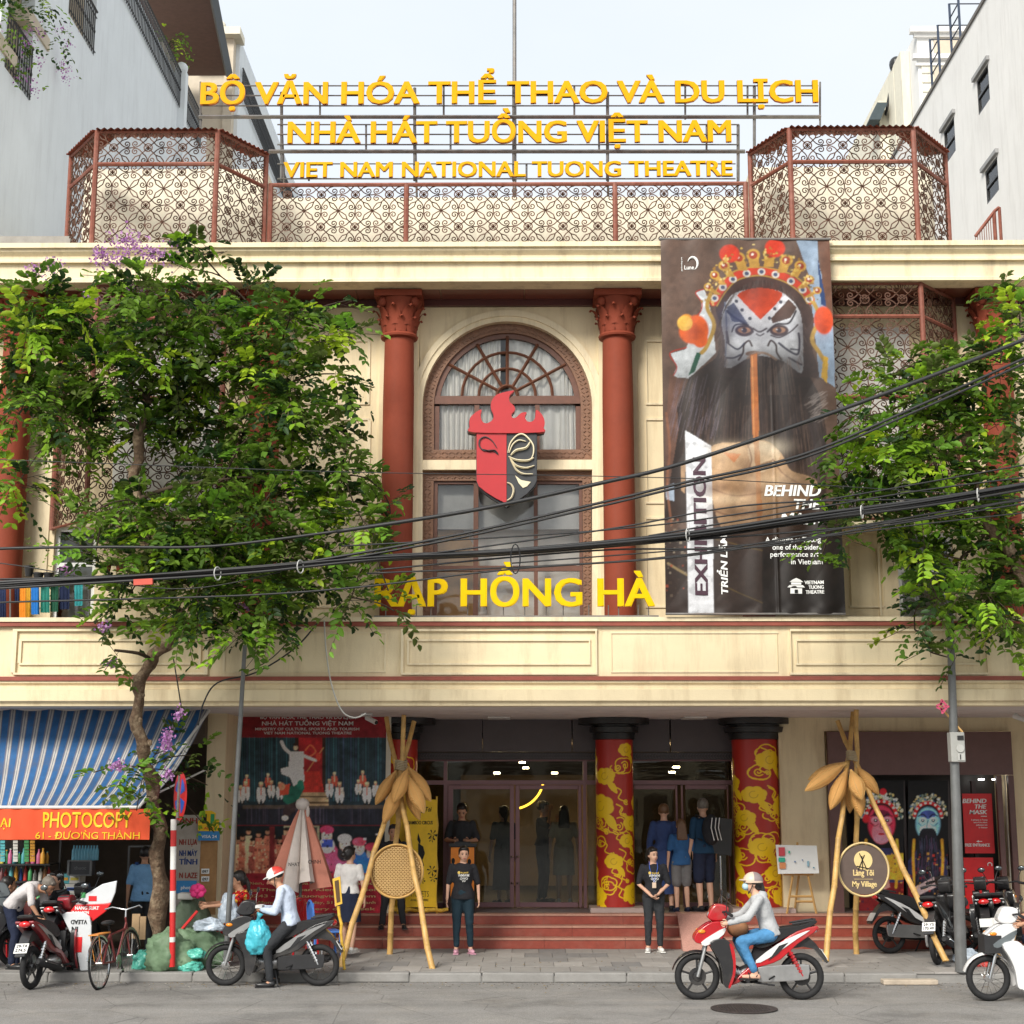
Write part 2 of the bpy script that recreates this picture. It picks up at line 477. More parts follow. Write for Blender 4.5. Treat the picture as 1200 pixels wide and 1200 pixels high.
IRON = mat('wrought_iron', (0.10, 0.048, 0.03), 0.6, var=0.35, scale=9)
STEEL = mat('dull_steel', (0.20, 0.19, 0.18), 0.5, metal=0.4, var=0.3, scale=8, dirt=((0.25, 0.12, 0.07), 0.4))
BLACKM = mat('black_metal', (0.018, 0.018, 0.019), 0.38, var=0.2)
CHROME = mat('bright_metal', (0.62, 0.62, 0.62), 0.22, metal=1.0, var=0.1)
RUBBER = mat('black_rubber', (0.022, 0.022, 0.023), 0.75, var=0.25, scale=20)
DARKPANEL = mat('dark_cladding', (0.085, 0.07, 0.076), 0.5, var=0.15, scale=3)
DARKORN = mat('dark_ornament', (0.045, 0.038, 0.042), 0.5, var=0.2)
DOORF = mat('plum_door_frame', (0.22, 0.11, 0.12), 0.4, metal=0.1, var=0.1)
WOOD = mat('carved_wood', (0.20, 0.095, 0.05), 0.5, var=0.25, scale=12, bump=0.3, bscale=90)
WOODD = mat('dark_wood_frame', (0.13, 0.052, 0.03), 0.45, var=0.2, scale=12)
CEIL = mat('canopy_ceiling', (0.70, 0.64, 0.62), 0.8, var=0.06, dirt=((0.25, 0.2, 0.18), 0.4))
REDTILE = mat('red_step_stone', (0.26, 0.055, 0.036), 0.35, var=0.22, scale=7, dirt=((0.35, 0.22, 0.17), 0.35))
REDEDGE = mat('pale_step_nosing', (0.42, 0.22, 0.16), 0.5, var=0.2)
STONEP = mat('porch_stone', (0.16, 0.13, 0.125), 0.35, var=0.2)
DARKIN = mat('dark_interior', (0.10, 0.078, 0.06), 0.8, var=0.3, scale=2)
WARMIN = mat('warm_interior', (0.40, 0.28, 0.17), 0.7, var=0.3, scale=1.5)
YELLOW = mat('yellow_letter_face', (0.72, 0.36, 0.002), 0.6, spec=.12, var=0.06, scale=5, dirt=((0.5, 0.22, 0.02), 0.25))
LETTERSIDE = mat('letter_side', (0.45, 0.10, 0.015), 0.5, var=0.1)
WHITE = mat('white_print', (0.80, 0.80, 0.78), 0.5, var=0.03)
GLASSW = glass_mat('window_glass', (0.98, 0.985, 0.985), 1.5, 0.03)
GLASSD = glass_mat('door_glass', (0.68, 0.72, 0.70), 1.5, 0.02)
LAMPW = mat('warm_lamp', (0.9, 0.7, 0.4), 0.5, emit=((1.0, 0.72, 0.38), 45.0))
CURTAIN = mat('white_curtain', (0.90, 0.87, 0.81), 0.9, var=0.04)
def asphalt_mat():
 m = mat('asphalt', (0.25, 0.24, 0.228), 0.85, var=0.16, scale=1.2, bump=0.55, bscale=150, dirt=((0.33, 0.30, 0.26), 0.5))
 n, l = m.node_tree.nodes, m.node_tree.links
 b = n['Principled BSDF']; src = b.inputs['Base Color'].links[0].from_socket
 g = n.new('ShaderNodeNewGeometry')
 v = n.new('ShaderNodeTexVoronoi'); v.inputs['Scale'].default_value = 110
 l.new(g.outputs['Position'], v.inputs['Vector'])
 mr = n.new('ShaderNodeMapRange'); mr.inputs['To Min'].default_value = 0.72; mr.inputs['To Max'].default_value = 1.35
 l.new(v.outputs['Color'], mr.inputs['Value'])
 mx = n.new('ShaderNodeMix'); mx.data_type = 'RGBA'; mx.blend_type = 'MULTIPLY'; mx.inputs['Factor'].default_value = 1
 l.new(src, mx.inputs['A']); l.new(mr.outputs['Result'], mx.inputs['B'])
 # tyre-worn lanes run along the street
 mp = n.new('ShaderNodeMapping'); mp.inputs['Scale'].default_value = (0.05, 1.6, 1)
 l.new(g.outputs['Position'], mp.inputs['Vector'])
 n2 = n.new('ShaderNodeTexNoise'); n2.inputs['Scale'].default_value = 1.4; n2.inputs['Detail'].default_value = 5
 l.new(mp.outputs['Vector'], n2.inputs['Vector'])
 m2 = n.new('ShaderNodeMapRange'); m2.inputs['From Min'].default_value = 0.35; m2.inputs['From Max'].default_value = 0.65; m2.inputs['To Min'].default_value = 0.93; m2.inputs['To Max'].default_value = 1.06
 l.new(n2.outputs['Fac'], m2.inputs['Value'])
 mx2 = n.new('ShaderNodeMix'); mx2.data_type = 'RGBA'; mx2.blend_type = 'MULTIPLY'; mx2.inputs['Factor'].default_value = 1
 l.new(mx.outputs['Result'], mx2.inputs['A']); l.new(m2.outputs['Result'], mx2.inputs['B'])
 n3 = n.new('ShaderNodeTexNoise'); n3.inputs['Scale'].default_value = .55; n3.inputs['Detail'].default_value = 10; n3.inputs['Roughness'].default_value = .7; l.new(g.outputs['Position'], n3.inputs['Vector'])
 m3 = n.new('ShaderNodeMapRange'); m3.inputs['From Min'].default_value = .50; m3.inputs['From Max'].default_value = .60; m3.inputs['To Min'].default_value = 1.0; m3.inputs['To Max'].default_value = .76; l.new(n3.outputs['Fac'], m3.inputs['Value'])
 v2 = n.new('ShaderNodeTexVoronoi'); v2.feature = 'DISTANCE_TO_EDGE'; v2.inputs['Scale'].default_value = .8; l.new(n3.outputs['Color'], v2.inputs['Vector']) if False else l.new(g.outputs['Position'], v2.inputs['Vector'])
 m4 = n.new('ShaderNodeMapRange'); m4.inputs['From Max'].default_value = .008; m4.inputs['To Min'].default_value = .6; m4.inputs['To Max'].default_value = 1; l.new(v2.outputs['Distance'], m4.inputs['Value'])
 mm = n.new('ShaderNodeMath'); mm.operation = 'MULTIPLY'; l.new(m3.outputs['Result'], mm.inputs[0]); l.new(m4.outputs['Result'], mm.inputs[1])
 mx3 = n.new('ShaderNodeMix'); mx3.data_type = 'RGBA'; mx3.blend_type = 'MULTIPLY'; mx3.inputs['Factor'].default_value = 1
 l.new(mx2.outputs['Result'], mx3.inputs['A']); l.new(mm.outputs[0], mx3.inputs['B']); l.new(mx3.outputs['Result'], b.inputs['Base Color'])
 return m
ASPHALT = asphalt_mat()
KERBM = mat('kerb_stone', (0.27, 0.262, 0.25), 0.8, var=0.15, scale=4, bump=0.4, bscale=60, dirt=((0.12, 0.11, 0.1), 0.5))
SLABM = [mat('paving_%s' % k, c, 0.7, var=0.14, scale=5, bump=0.35, bscale=40, dirt=((0.2, 0.18, 0.16), 0.4)) for k, c in
   (('grey', (0.29, 0.275, 0.258)), ('pale', (0.35, 0.33, 0.31)), ('dark', (0.22, 0.215, 0.21)))]
# ================================================================ ground
KD, SD = 21.5, 24.7          # kerb face, foot of the steps
gb = MB()
gb.quad((-150, -60, -0.006), (150, -60, -0.006), (150, 220, -0.006), (-150, 220, -0.006))
gb.build('ground', mat('city_ground', (0.15, 0.14, 0.13), 0.9), kind='structure')
rb = MB()
nx, ny = 60, 40
for j in range(ny + 1):
 for i in range(nx + 1):
  x, y = -60 + 120 * i / nx, -6 + (KD + 6.1) * j / ny
  rb.v.append((x, y, 0.006 * mnoise.noise(Vector((x * .6, y * .6, 0)))))
for j in range(ny):
 for i in range(nx):
  a = j * (nx + 1) + i
  rb.f.append((a, a + 1, a + nx + 2, a + nx + 1)); rb.m.append(0)
rb.build('road', ASPHALT, smooth=180, kind='structure')
pv = MB(); pv.box((-60, KD + 0.18, 0.0), (60, SD + 0.05, 0.105))
pave = pv.build('pavement', mat('paving_bed', (0.10, 0.095, 0.09), 0.9), kind='structure')
pm = []
for k in range(3):
 b = MB(); b.box((-0.205, -0.29, 0), (0.205, 0.29, 0.026));
 o = b.build('paving_slab', SLABM[k], pave, bevel=0.004); pm.append(o.data); MOD0 = o
 bpy.data.objects.remove(o)
nrow = 5
dy = (SD - KD - 0.19) / nrow
for r_ in range(nrow):
 for i in range(-26, 27):
  x = i * 0.417 + (0.2 if r_ % 2 else 0)
  if abs(x) > 8.6: continue
  o = bpy.data.objects.new('paving_slab', random.choices(pm, (5, 2, 3))[0]); COL.objects.link(o); o.parent = pave
  o.location = (x, KD + 0.19 + dy * (r_ + 0.5), 0.104 + random.uniform(-0.002, 0.002))
  o.scale = (1, dy / 0.586, 1); o.rotation_euler = (R(random.uniform(-.25, .25)), R(random.uniform(-.25, .25)), 0)
b = MB(); b.box((-60, SD - 3, 0.1), (-8.8, SD + 0.05, 0.127)); b.box((8.8, SD - 3, 0.1), (60, SD + 0.05, 0.127)); b.build('paving_beyond', SLABM[0], pave)
# kerb
kb = MB(); kb.box((-60, KD + 0.02, 0), (60, KD + 0.19, 0.09)); kerb = kb.build('kerb', KERBM, kind='structure')
b = MB(); b.box((-0.49, 0, 0), (0.49, 0.185, 0.132)); o = b.build('kerb_stone', KERBM, kerb, bevel=0.018); km = o.data; bpy.data.objects.remove(o)
for i in range(-11, 12):
 if i in (6,): continue
 o = bpy.data.objects.new('kerb_stone', km); COL.objects.link(o); o.parent = kerb
 o.location = (i * 0.99 - 0.1, KD, random.uniform(-0.004, 0.004)); o.rotation_euler = (0, R(random.uniform(-.3, .3)), R(random.uniform(-.4, .4)))
 m_ = o.modifiers.new('bevel', 'BEVEL'); m_.width = 0.02; m_.segments = 2
# manhole cover in the road
g = G(872, 1183, 0)
mh = empty('manhole_cover', (g.x, g.y, 0), 'round dark iron manhole cover set in the asphalt road', 'manhole cover')
b = MB(); b.lathe([(0.40, 0.0), (0.40, 0.012), (0.36, 0.012), (0.355, 0.008), (0.0, 0.008)], (g.x, g.y, 0.006), 40); b.build('rim', mat('cast_iron', (0.06, 0.05, 0.047), 0.6, metal=0.3, var=0.3, scale=30), mh)
b = MB()
for i in range(-8, 9):
 for j in range(-8, 9):
  if math.hypot(i, j) < 8: b.obox((g.x + i * 0.04, g.y + j * 0.04, 0.017), (0.022, 0.022, 0.008), Matrix.Rotation(R(45), 3, 'Z'))
b.build('tread_studs', MATS['cast_iron'], mh, kind='stuff')
# leaf litter and grit along the gutter
lb = MB(); rl = random.Random(12)
for _ in range(900):
 x = rl.uniform(-7.6, 7.6); t = abs(rl.gauss(0, .35)); y = KD - .02 - t if rl.random() < .7 else KD + .25 + abs(rl.gauss(0, 1.0)); z = .007 if y < KD else .134
 if y > SD - .05: continue
 s = rl.uniform(.006, .022); a = rl.uniform(0, 6.3); c, s_ = math.cos(a) * s, math.sin(a) * s
 lb.mi = rl.randrange(4); lb.quad((x - c, y - s_, z), (x + s_ * .6, y - c * .6, z + .004), (x + c, y + s_, z), (x - s_ * .6, y + c * .6, z + .006))
lb.build('leaf_litter', [mat('litter_' + n, c, .9) for n, c in (('brown', (.10, .05, .025)), ('ochre', (.30, .2, .06)), ('grey', (.09, .085, .08)), ('pale', (.5, .46, .4)))], label='scattered dry leaves and grit along the gutter', kind='stuff')
# a loose pale kerb block lying in the gutter
g0, g1 = G(1021, 1146, 0.01), G(1083, 1146, 0.01)
b = MB(); b.box((g0.x, KD - 0.22, 0.005), (g1.x, KD - 0.03, 0.07)); b.build('kerb_block', mat('pale_stone', (0.45, 0.38, 0.30), 0.85, var=0.2, bump=0.4), bevel=0.012, label='loose cream stone block lying in the gutter against the kerb', cat='stone block')
# ================================================================ the theatre
TB = empty('theatre_building', (0, 23, 0), 'cream three-storey theatre with arched window, columns and deep canopy', 'building')
DP, DC, DW = 21.8, 22.0, 23.1
XL, XR = -10.5, 10.5
CZ = 3.80                      # canopy ceiling height
def rects_minus(x0, x1, z0, z1, holes):
 xs = sorted({x0, x1, *[h[0] for h in holes], *[h[1] for h in holes]}); zs = sorted({z0, z1, *[h[2] for h in holes], *[h[3] for h in holes]})
 xs = [x for x in xs if x0 <= x <= x1]; zs = [z for z in zs if z0 <= z <= z1]
 out = []
 for i in range(len(zs) - 1):
  cur = None
  for j in range(len(xs) - 1):
   cx, cz = (xs[j] + xs[j + 1]) / 2, (zs[i] + zs[i + 1]) / 2
   inside = any(h[0] < cx < h[1] and h[2] < cz < h[3] for h in holes)
   if not inside:
    if cur and cur[1] == xs[j]: cur[1] = xs[j + 1]
    else:
     cur = [xs[j], xs[j + 1], zs[i], zs[i + 1]]; out.append(cur)
   else: cur = None
 return out
# --- arched window geometry (photo points around the arch, at the wall)
ACX, ACY = 594.5, 476
def arc_px(r, a0, a1, n, D, cx=ACX, cy=ACY, ry=None):
 ry = ry or r
 return [W(cx + r * math.cos(a0 + (a1 - a0) * i / n), cy - ry * math.sin(a0 + (a1 - a0) * i / n), D) for i in range(n + 1)]
hx0, hx1 = xx(490, 550, DW), xx(699, 550, DW)
hz0, hz1 = zz(735, DW), zz(371, DW)
ztop, zbot = zz(345, DW), 4.0
b = MB()
sidew = [(xx(62, 660, DW), xx(112, 660, DW), zz(728, DW) - 1, zz(616, DW)), (xx(1052, 660, DW), xx(1118, 660, DW), zz(728, DW) - 1, zz(624, DW))]
for x0, x1, z0, z1 in rects_minus(XL, XR, zbot, ztop, [(hx0, hx1, hz0, hz1)] + [(a, c, max(d, zbot), e) for a, c, d, e in sidew]):
 b.box((x0, DW, z0), (x1, DW + 0.3, z1))
# spandrels round the arch
arc = arc_px(102, 0, PI, 32, DW)
arc = [Vector((min(max(p.x, hx0), hx1), DW, min(p.z, hz1 - 0.01))) for p in arc]
L, Rr = [p for p in arc[16:]], [p for p in arc[:17]]
b.prism([Vector((hx1, DW, hz1)), Vector((hx1, DW, Rr[0].z))] + Rr[1:] + [Vector((Rr[-1].x, DW, hz1))], (0, 0.3, 0))
b.prism([Vector((L[0].x, DW, hz1))] + L + [Vector((hx0, DW, hz1))], (0, 0.3, 0))
b.build('wall', CREAM, TB)
# arch surround moulding
def arch_loop(r, yb, D, n=32):
 a = arc_px(r, PI, 0, n, D)
 return [W(ACX - r, yb, D)] + a + [W(ACX + r, yb, D)]
b = MB()
for r1, r0, D in ((113, 106, DW - 0.05), (106, 99.5, DW - 0.025)):
 o_, i_ = arch_loop(r1, 735, D), arch_loop(r0, 735, D)
 for k in range(len(o_) - 1):
  b.prism([o_[k], i_[k], i_[k + 1], o_[k + 1]], (0, DW + 0.1 - D, 0))
b.pbox(495, 539, 694, 550, DW - 0.01, 0.3)
b.build('arch_surround', CREAM2, TB, smooth=20)
DWN = DW + 0.14
# carved outer frames
def band(b, r1, r0, yb, D, t, n=32):
 o_, i_ = arch_loop(r1, yb, D, n), arch_loop(r0, yb, D, n)
 for k in range(len(o_) - 1): b.prism([o_[k], i_[k], i_[k + 1], o_[k + 1]], (0, t, 0))
aw = MB(); band(aw, 99.5, 86, 527, DWN - 0.04, 0.12); aw.pbox(495, 527, 694, 538.5, DWN - 0.04, 0.12)
win = aw.build('arched_window', WOOD, TB, smooth=30)
b = MB(); band(b, 86, 79.5, 464, DWN, 0.07); b.pbox(508, 464, 681, 473, DWN - 0.02, 0.09)
b.pbox(508, 473, 514.5, 527, DWN, 0.06); b.pbox(674.5, 473, 681, 527, DWN, 0.06); b.pbox(556, 473, 561.5, 527, DWN, 0.06); b.pbox(627, 473, 632.5, 527, DWN, 0.06)
b.build('frame', WOODD, win, smooth=30)
b = MB()
c0 = (ACX, 464)
for a in (30, 60, 90, 120, 150):
 ca, sa = math.cos(R(a)), math.sin(R(a)); r1 = 80.5 if a != 90 else 69
 # ends on the frame circle centred on ACY
 t1 = 74 if a in (30, 150) else 70
 p0, p1 = W(c0[0] + 12 * ca, c0[1] - 12 * sa, DWN), W(c0[0] + t1 * ca * (1.07 if a in (30, 150) else 1.02), c0[1] - t1 * sa, DWN)
 b.tube([p0, p1], 0.026, 4)
for r in (32, 51):
 b.tube([W(c0[0] + r * 1.04 * math.cos(t), c0[1] - r * math.sin(t), DWN) for t in np.linspace(0, PI, 17)], 0.024, 4)
b.tube([W(c0[0] + 12 * math.cos(t), c0[1] - 12 * math.sin(t), DWN) for t in np.linspace(0, PI, 9)], 0.03, 4)
b.build('glazing_bar', WOODD, win)
# carved relief: small interlaced studs round the frame
b = MB()
def studs(b, P, Q, D, cell=4.2):
 n = max(1, int(math.dist(P, Q) / cell))
 for i in range(n):
  for s_ in (-1, 1):
   t = (i + .5) / n; x = P[0] + (Q[0] - P[0]) * t; y = P[1] + (Q[1] - P[1]) * t
   dx, dy_ = (Q[1] - P[1]), -(Q[0] - P[0]); L_ = math.hypot(dx, dy_); x += dx / L_ * 2.4 * s_; y += dy_ / L_ * 2.4 * s_
   b.obox(W(x, y, D), (0.045, 0.02, 0.012), Matrix.Rotation(R(40 if (i + (s_ > 0)) % 2 else -40), 3, 'Y'))
for k in range(20):
 a, c = PI * k / 20, PI * (k + 1) / 20
 studs(b, (ACX + 92.7 * math.cos(a), ACY - 92.7 * math.sin(a)), (ACX + 92.7 * math.cos(c), ACY - 92.7 * math.sin(c)), DWN - 0.045)
for x in (501.5, 687.5): studs(b, (x, 477), (x, 534), DWN - 0.045)
studs(b, (504, 533), (685, 533), DWN - 0.045)
b.build('carving', WOOD, win, kind='stuff')
b = MB(); b.prism(arch_loop(79.5, 464, DWN + 0.045), (0, 0.008, 0)); b.build('pane', GLASSW, win)
for x0, x1 in ((514.5, 556), (561.5, 627), (632.5, 674.5)):
 b = MB(); b.pbox(x0, 473, x1, 527, DWN + 0.045, 0.008); b.build('pane', GLASSW, win)
# lower window
b = MB(); b.pbox(495, 551, 694, 563, DWN - 0.04, 0.12); b.pbox(495, 563, 506.5, 735, DWN - 0.04, 0.12); b.pbox(682.5, 563, 694, 735, DWN - 0.04, 0.12)
lw = b.build('lower_window', WOOD, TB)
b = MB(); b.pbox(506.5, 563, 682.5, 567, DWN, 0.07); b.pbox(506.5, 663, 682.5, 669, DWN - 0.005, 0.075)
for x in (506.5, 555, 625.5, 678.5): b.pbox(x, 567, x + 5, 735, DWN, 0.07)
b.build('frame', WOODD, lw)
b = MB()
for P, Q in (((497, 557), (692, 557)), ((500.5, 563), (500.5, 730)), ((688, 563), (688, 730))): studs(b, P, Q, DWN - 0.045)
b.build('carving', WOOD, lw, kind='stuff')
for x0, x1 in ((511.5, 555), (560, 625.5), (630.5, 678.5)):
 for y0, y1 in ((567, 663), (669, 735)):
  b = MB(); b.pbox(x0, y0, x1, y1, DWN + 0.045, 0.008); b.build('pane', GLASSW, lw)
# room behind: floor, pale back wall, curtains, round wooden feature seen through the lower panes
rm = MB()
rx0, rx1, rz0, rz1 = hx0 - 0.8, hx1 + 0.8, 4.0, hz1 + 0.1
rm.box((rx0, DW + 2.6, rz0), (rx1, DW + 2.7, rz1)); rm.box((rx0 - .1, DW + 0.31, rz0), (rx0, DW + 2.6, rz1)); rm.box((rx1, DW + 0.31, rz0), (rx1 + .1, DW + 2.6, rz1))
rm.box((rx0, DW + 0.31, rz1), (rx1, DW + 2.6, rz1 + .1)); rm.box((rx0, DW + .31, rz0 - .1), (rx1, DW + 2.6, rz0))
room = rm.build('room_interior', mat('room_wall', (0.62, 0.58, 0.52), 0.9, var=0.08), TB)
def curtain(x0, x1, z0, z1, y, amp=0.05, waves=9, seed=0):
 n = waves * 8; cb = MB()
 for j, z in enumerate((z1, z0 + (z1 - z0) * .5, z0)):
  for i in range(n + 1):
   u = i / n; cb.v.append((x0 + (x1 - x0) * u + 0.02 * math.sin(u * 7 + j + seed), y + amp * math.sin(u * waves * 2 * PI + seed + 0.5 * math.sin(u * 11)), z))
 for j in range(2):
  for i in range(n): a = j * (n + 1) + i; cb.f.append((a, a + n + 1, a + n + 2, a + 1)); cb.m.append(0)
 return cb
zc0, zc1 = zz(536, DW), zz(380, DW)
for x0, x1, wv in ((500, 588, 15), (596, 660, 5), (655, 690, 8)):
 curtain(xx(x0, 500, DW + .4), xx(x1, 500, DW + .4), zc0, zc1 + 0.1, DW + 0.26, amp=0.03, waves=wv, seed=x0).build('curtain', CURTAIN, TB, smooth=180)
zf = zz(551, DW)
b = MB(); b.box((rx0, DW + 0.31, zz(549, DW) - .12), (rx1, DW + 2.6, zz(549, DW))); b.build('room_floor', MATS['room_wall'], TB)
b = MB()
b2_ = MB(); b2_.pbox(500, 566, 690, 740, DW + .62, .03); b2_.build('roller_blind', mat('pale_blind', (0.90, 0.82, 0.73), 0.9, var=.04), TB)
c_ = W(510, 665, DW + 0.5)
b.prism([(c_.x + .72 * math.cos(t), DW + 0.5, c_.z - .2 + 1.0 * math.sin(t)) for t in np.linspace(-0.9, PI + .9, 30)], (0, 0.08, 0))
b.build('round_backdrop', mat('tan_veneer', (0.62, 0.36, 0.16), 0.6, var=0.15, scale=6), TB, smooth=30)
b = MB(); b.box((rx0 + .1, DW + .35, zz(549, DW) - .9), (rx1 - .1, DW + .42, zz(549, DW) - 0.13)); b.build('valance', mat('pale_valance', (0.6, 0.58, 0.55), 0.9), TB)
# side windows on the terrace
for k, (x0, x1, z0, z1) in enumerate(sidew):
 z0 = 4.05
 b = MB(); t = 0.07
 b.box((x0, DW + .08, z0), (x0 + t, DW + .16, z1)); b.box((x1 - t, DW + .08, z0), (x1, DW + .16, z1)); b.box((x0 + t, DW + .08, z1 - t), (x1 - t, DW + .16, z1)); b.box((x0 + t, DW + .08, z1 - .62), (x1 - t, DW + .16, z1 - .56))
 w_ = b.build('terrace_window', mat('white_frame', (0.75, 0.76, 0.75), 0.5), TB)
 b = MB(); b.box((x0 + t, DW + .11, z0), (x1 - t, DW + .12, z1 - t)); b.build('pane', GLASSW, w_)
 b = MB(); b.box((x0 - .1, DW + .9, z0), (x1 + .1, DW + .95, z1 + .1)); b.build('curtain', CURTAIN, w_)
# moulded wall panels between the columns
def frame_px(b, x0, y0, x1, y1, D, t, dep):
 b.pbox(x0, y0, x1, y0 + t, D - dep, dep + .01); b.pbox(x0, y1 - t, x1, y1, D - dep, dep + .01); b.pbox(x0, y0 + t, x0 + t, y1 - t, D - dep, dep + .01); b.pbox(x1 - t, y0 + t, x1, y1 - t, D - dep, dep + .01)
for x0, y0, x1, y1 in ((330, 398, 433, 474), (330, 490, 433, 590), (330, 606, 433, 712), (757, 398, 862, 474), (757, 490, 862, 590), (757, 606, 862, 712), (132, 600, 180, 712), (996, 640, 1036, 712), (30, 398, 52, 712)):
 b = MB(); frame_px(b, x0, y0, x1, y1, DW, 2.2, 0.022); b.build('wall_moulding', CREAM2, TB)
# pilaster strips
for x in (1028,):
 b = MB(); b.pbox(x, 640, x + 6, 726, DW - .04, .05); b.build('pilaster', CREAM2, TB)
# --- columns of the upper storey
def upper_column(pxx):
 D = DW - 0.30
 cx = xx(pxx, 540, D); r = 0.245
 zt, zcap, zb = zz(352, D) + 0.05, zz(399, D), 4.02
 b = MB(); b.lathe([(r * 1.0, zb), (r * 1.0, zb + 1.2), (r * .98, zcap - .9), (r * .93, zcap)], (cx, D, 0), 28)
 col = b.build('column', TERRA, TB, smooth=40)
 h = zt - zcap
 b = MB(); b.lathe([(r * .93, zcap), (r * 1.16, zcap + .02), (r * 1.2, zcap + .05), (r * 1.12, zcap + .08), (r * .98, zcap + .09), (r * 1.0, zcap + .3), (r * 1.35, zcap + h * .8), (r * 1.45, zt - .08), (r * 1.3, zt - .07), (r * 1.3, zt)], (cx, D, 0), 24)
 for tier, (zb_, hh, rr, nn, lean) in enumerate(((zcap + .09, .24, r * 1.0, 9, .085), (zcap + .20, .30, r * 1.08, 9, .13))):
  for k in range(nn):
   a = 2 * PI * (k + tier * .5) / nn
   ca, sa = math.cos(a), math.sin(a); vs = []; fs = []
   prof = [(0, 0, .9), (.35, .012, 1.12), (.7, .05, 1.0), (.92, .10, .72), (1.0, .15, .40), (.90, .175, .16)]
   for t_, out, wd in prof:
    for s_ in (-1, -.5, 0, .5, 1):
     rad = rr + .018 + lean * out / .15 - .022 * abs(s_) ** 2 + (0.008 if abs(s_) == .5 else 0); ww = wd * PI * rr / nn * .95
     vs.append((cx + ca * rad - sa * ww * s_, D + sa * rad + ca * ww * s_, zb_ + hh * t_ - .02 * abs(s_)))
   for i in range(len(prof) - 1):
    for j in range(4):
     q = i * 5 + j; fs.append((q, q + 1, q + 6, q + 5))
   b.add(vs, fs)
 b.obox((cx, D, zt - .03), (r * 3.0, r * 3.0, .1))
 for k in range(4):
  a = PI / 4 + k * PI / 2; b.ell((cx + r * 1.45 * math.cos(a), D + r * 1.45 * math.sin(a), zt - .15), (.07, .07, .08), nu=8, nv=6)
 b.build('capital', TERRA, col, smooth=50)
 return col
for p_ in (14, 308, 466, 725, 884, 1174): upper_column(p_)
# pilaster returns behind columns
for p_ in (308, 466, 725, 884):
 x = xx(p_, 540, DW); b = MB(); b.box((x - .3, DW - .06, 4.0), (x + .3, DW - .001, zz(362, DW))); b.build('pilaster', CREAM, TB)
# --- cornice and soffit
b = MB()
prof = [(283, 0.0), (288.5, 0.0), (289.5, .05), (293, .05), (299, .12), (302.5, .12), (303.5, .09), (306, .09), (307, .16), (325, .17), (326, .12), (329.5, .12)]
poly = [(XL, DC + d, zz(y, DC + d)) for y, d in prof]
poly += [(XL, DC + .5, poly[-1][2]), (XL, DC + .5, poly[0][2])]
b.prism(poly, (XR - XL, 0, 0))
b.build('cornice', CREAM2, TB)
zs = zz(329.5, DC + .12) + .015
b = MB(); b.box((XL, DC + .5, zs + .03), (XR, DW + .3, zs + .2)); b.build('roof_edge', CREAM, TB)
xs_ = np.linspace(XL, XR, 17)
for i in range(16):
 b = MB(); b.box((xs_[i] + .006, DC + .16, zs - .005), (xs_[i + 1] - .006, DW - .02, zs + .028)); b.build('soffit_panel', SOFFIT, TB)
b = MB(); b.box((XL, DW - .09, zs - .11), (XR, DW - .001, zs - .006)); b.build('soffit_trim', mat('dark_maroon', (0.09, 0.022, 0.018), 0.4), TB)
ROOFZ = zz(283, DC)
b = MB(); b.box((XL, DC + .51, ROOFZ - .25), (XR, 36, ROOFZ - .05)); b.build('roof_slab', mat('roof_concrete', (0.3, 0.28, 0.25), 0.9), TB)
for i, (x0, x1) in enumerate(((XL, XL + .25), (XR - .25, XR))):
 b = MB(); b.box((x0, DW + .3, 3.9), (x1, 36, ROOFZ - .25)); b.build('side_wall', CREAM, TB)
b = MB(); b.box((XL, 35.7, 0), (XR, 36, ROOFZ - .25)); b.build('rear_wall', CREAM, TB)
# --- canopy: fascia, parapet, ceiling
zf0, zf1 = CZ - .02, zz(797.5, DP)
b = MB()
zp = lambda y, d=0.0: zz(y, DP + d)
P = [(XL, DP + .06, CZ - .02), (XL, DP + .06, zp(823)), (XL, DP, zp(821)), (XL, DP, zp(808)), (XL, DP + .05, zp(806.5)), (XL, DP + .05, zp(802)), (XL, DP + .01, zp(800)), (XL, DP + .01, zp(797.5)), (XL, DP + .35, zp(797.5)), (XL, DP + .35, CZ - .02)]
b.prism(P, (XR - XL, 0, 0)); b.build('canopy_fascia', CREAM, TB)
b = MB(); b.box((XL, DP - .015, zp(797.3)), (XR, DP + .35, zp(792.6))); b.box((XL, DP - .03, zp(733.5)), (XR, DP + .35, zp(728.6))); b.build('maroon_band', MAROON, TB)
b = MB(); b.box((XL, DP + .04, zp(792.4)), (XR, DP + .30, zp(733.7))); par = b.build('parapet', CREAM, TB)
b = MB(); b.box((XL, DP - .05, zp(728.4)), (XR, DP + .42, zp(723.5))); b.build('coping', CREAM2, TB)
for x0, x1 in ((15, 243), (470, 700), (926, 1158)):
 b = MB(); frame_px(b, x0, 737, x1, 790.5, DP + .04, 2.4, .045); b.build('panel_frame', CREAM2, par)
 b = MB(); frame_px(b, x0 + 7, 749, x1 - 8, 779, DP + .04, 2.0, .03)
 b.build('panel_frame', CREAM2, par)
for x0, x1 in ((262, 452), (716, 912)):
 b = MB(); frame_px(b, x0, 741, x1, 788, DP + .04, 1.2, .015); b.build('panel_frame', CREAM2, par)
b = MB(); b.box((XL, DP + .35, CZ), (XR, DW + .3, CZ + .2)); b.build('terrace_slab', CEIL, TB)
b = MB(); b.box((XL, DP + .12, CZ - .016), (XR, 27.0, CZ - .001)); b.build('canopy_ceiling', CEIL, TB)
b = MB(); b.box((XL, DW + .3, CZ), (XR, 35.7, CZ + .15)); b.build('storey_floor', CEIL, TB)
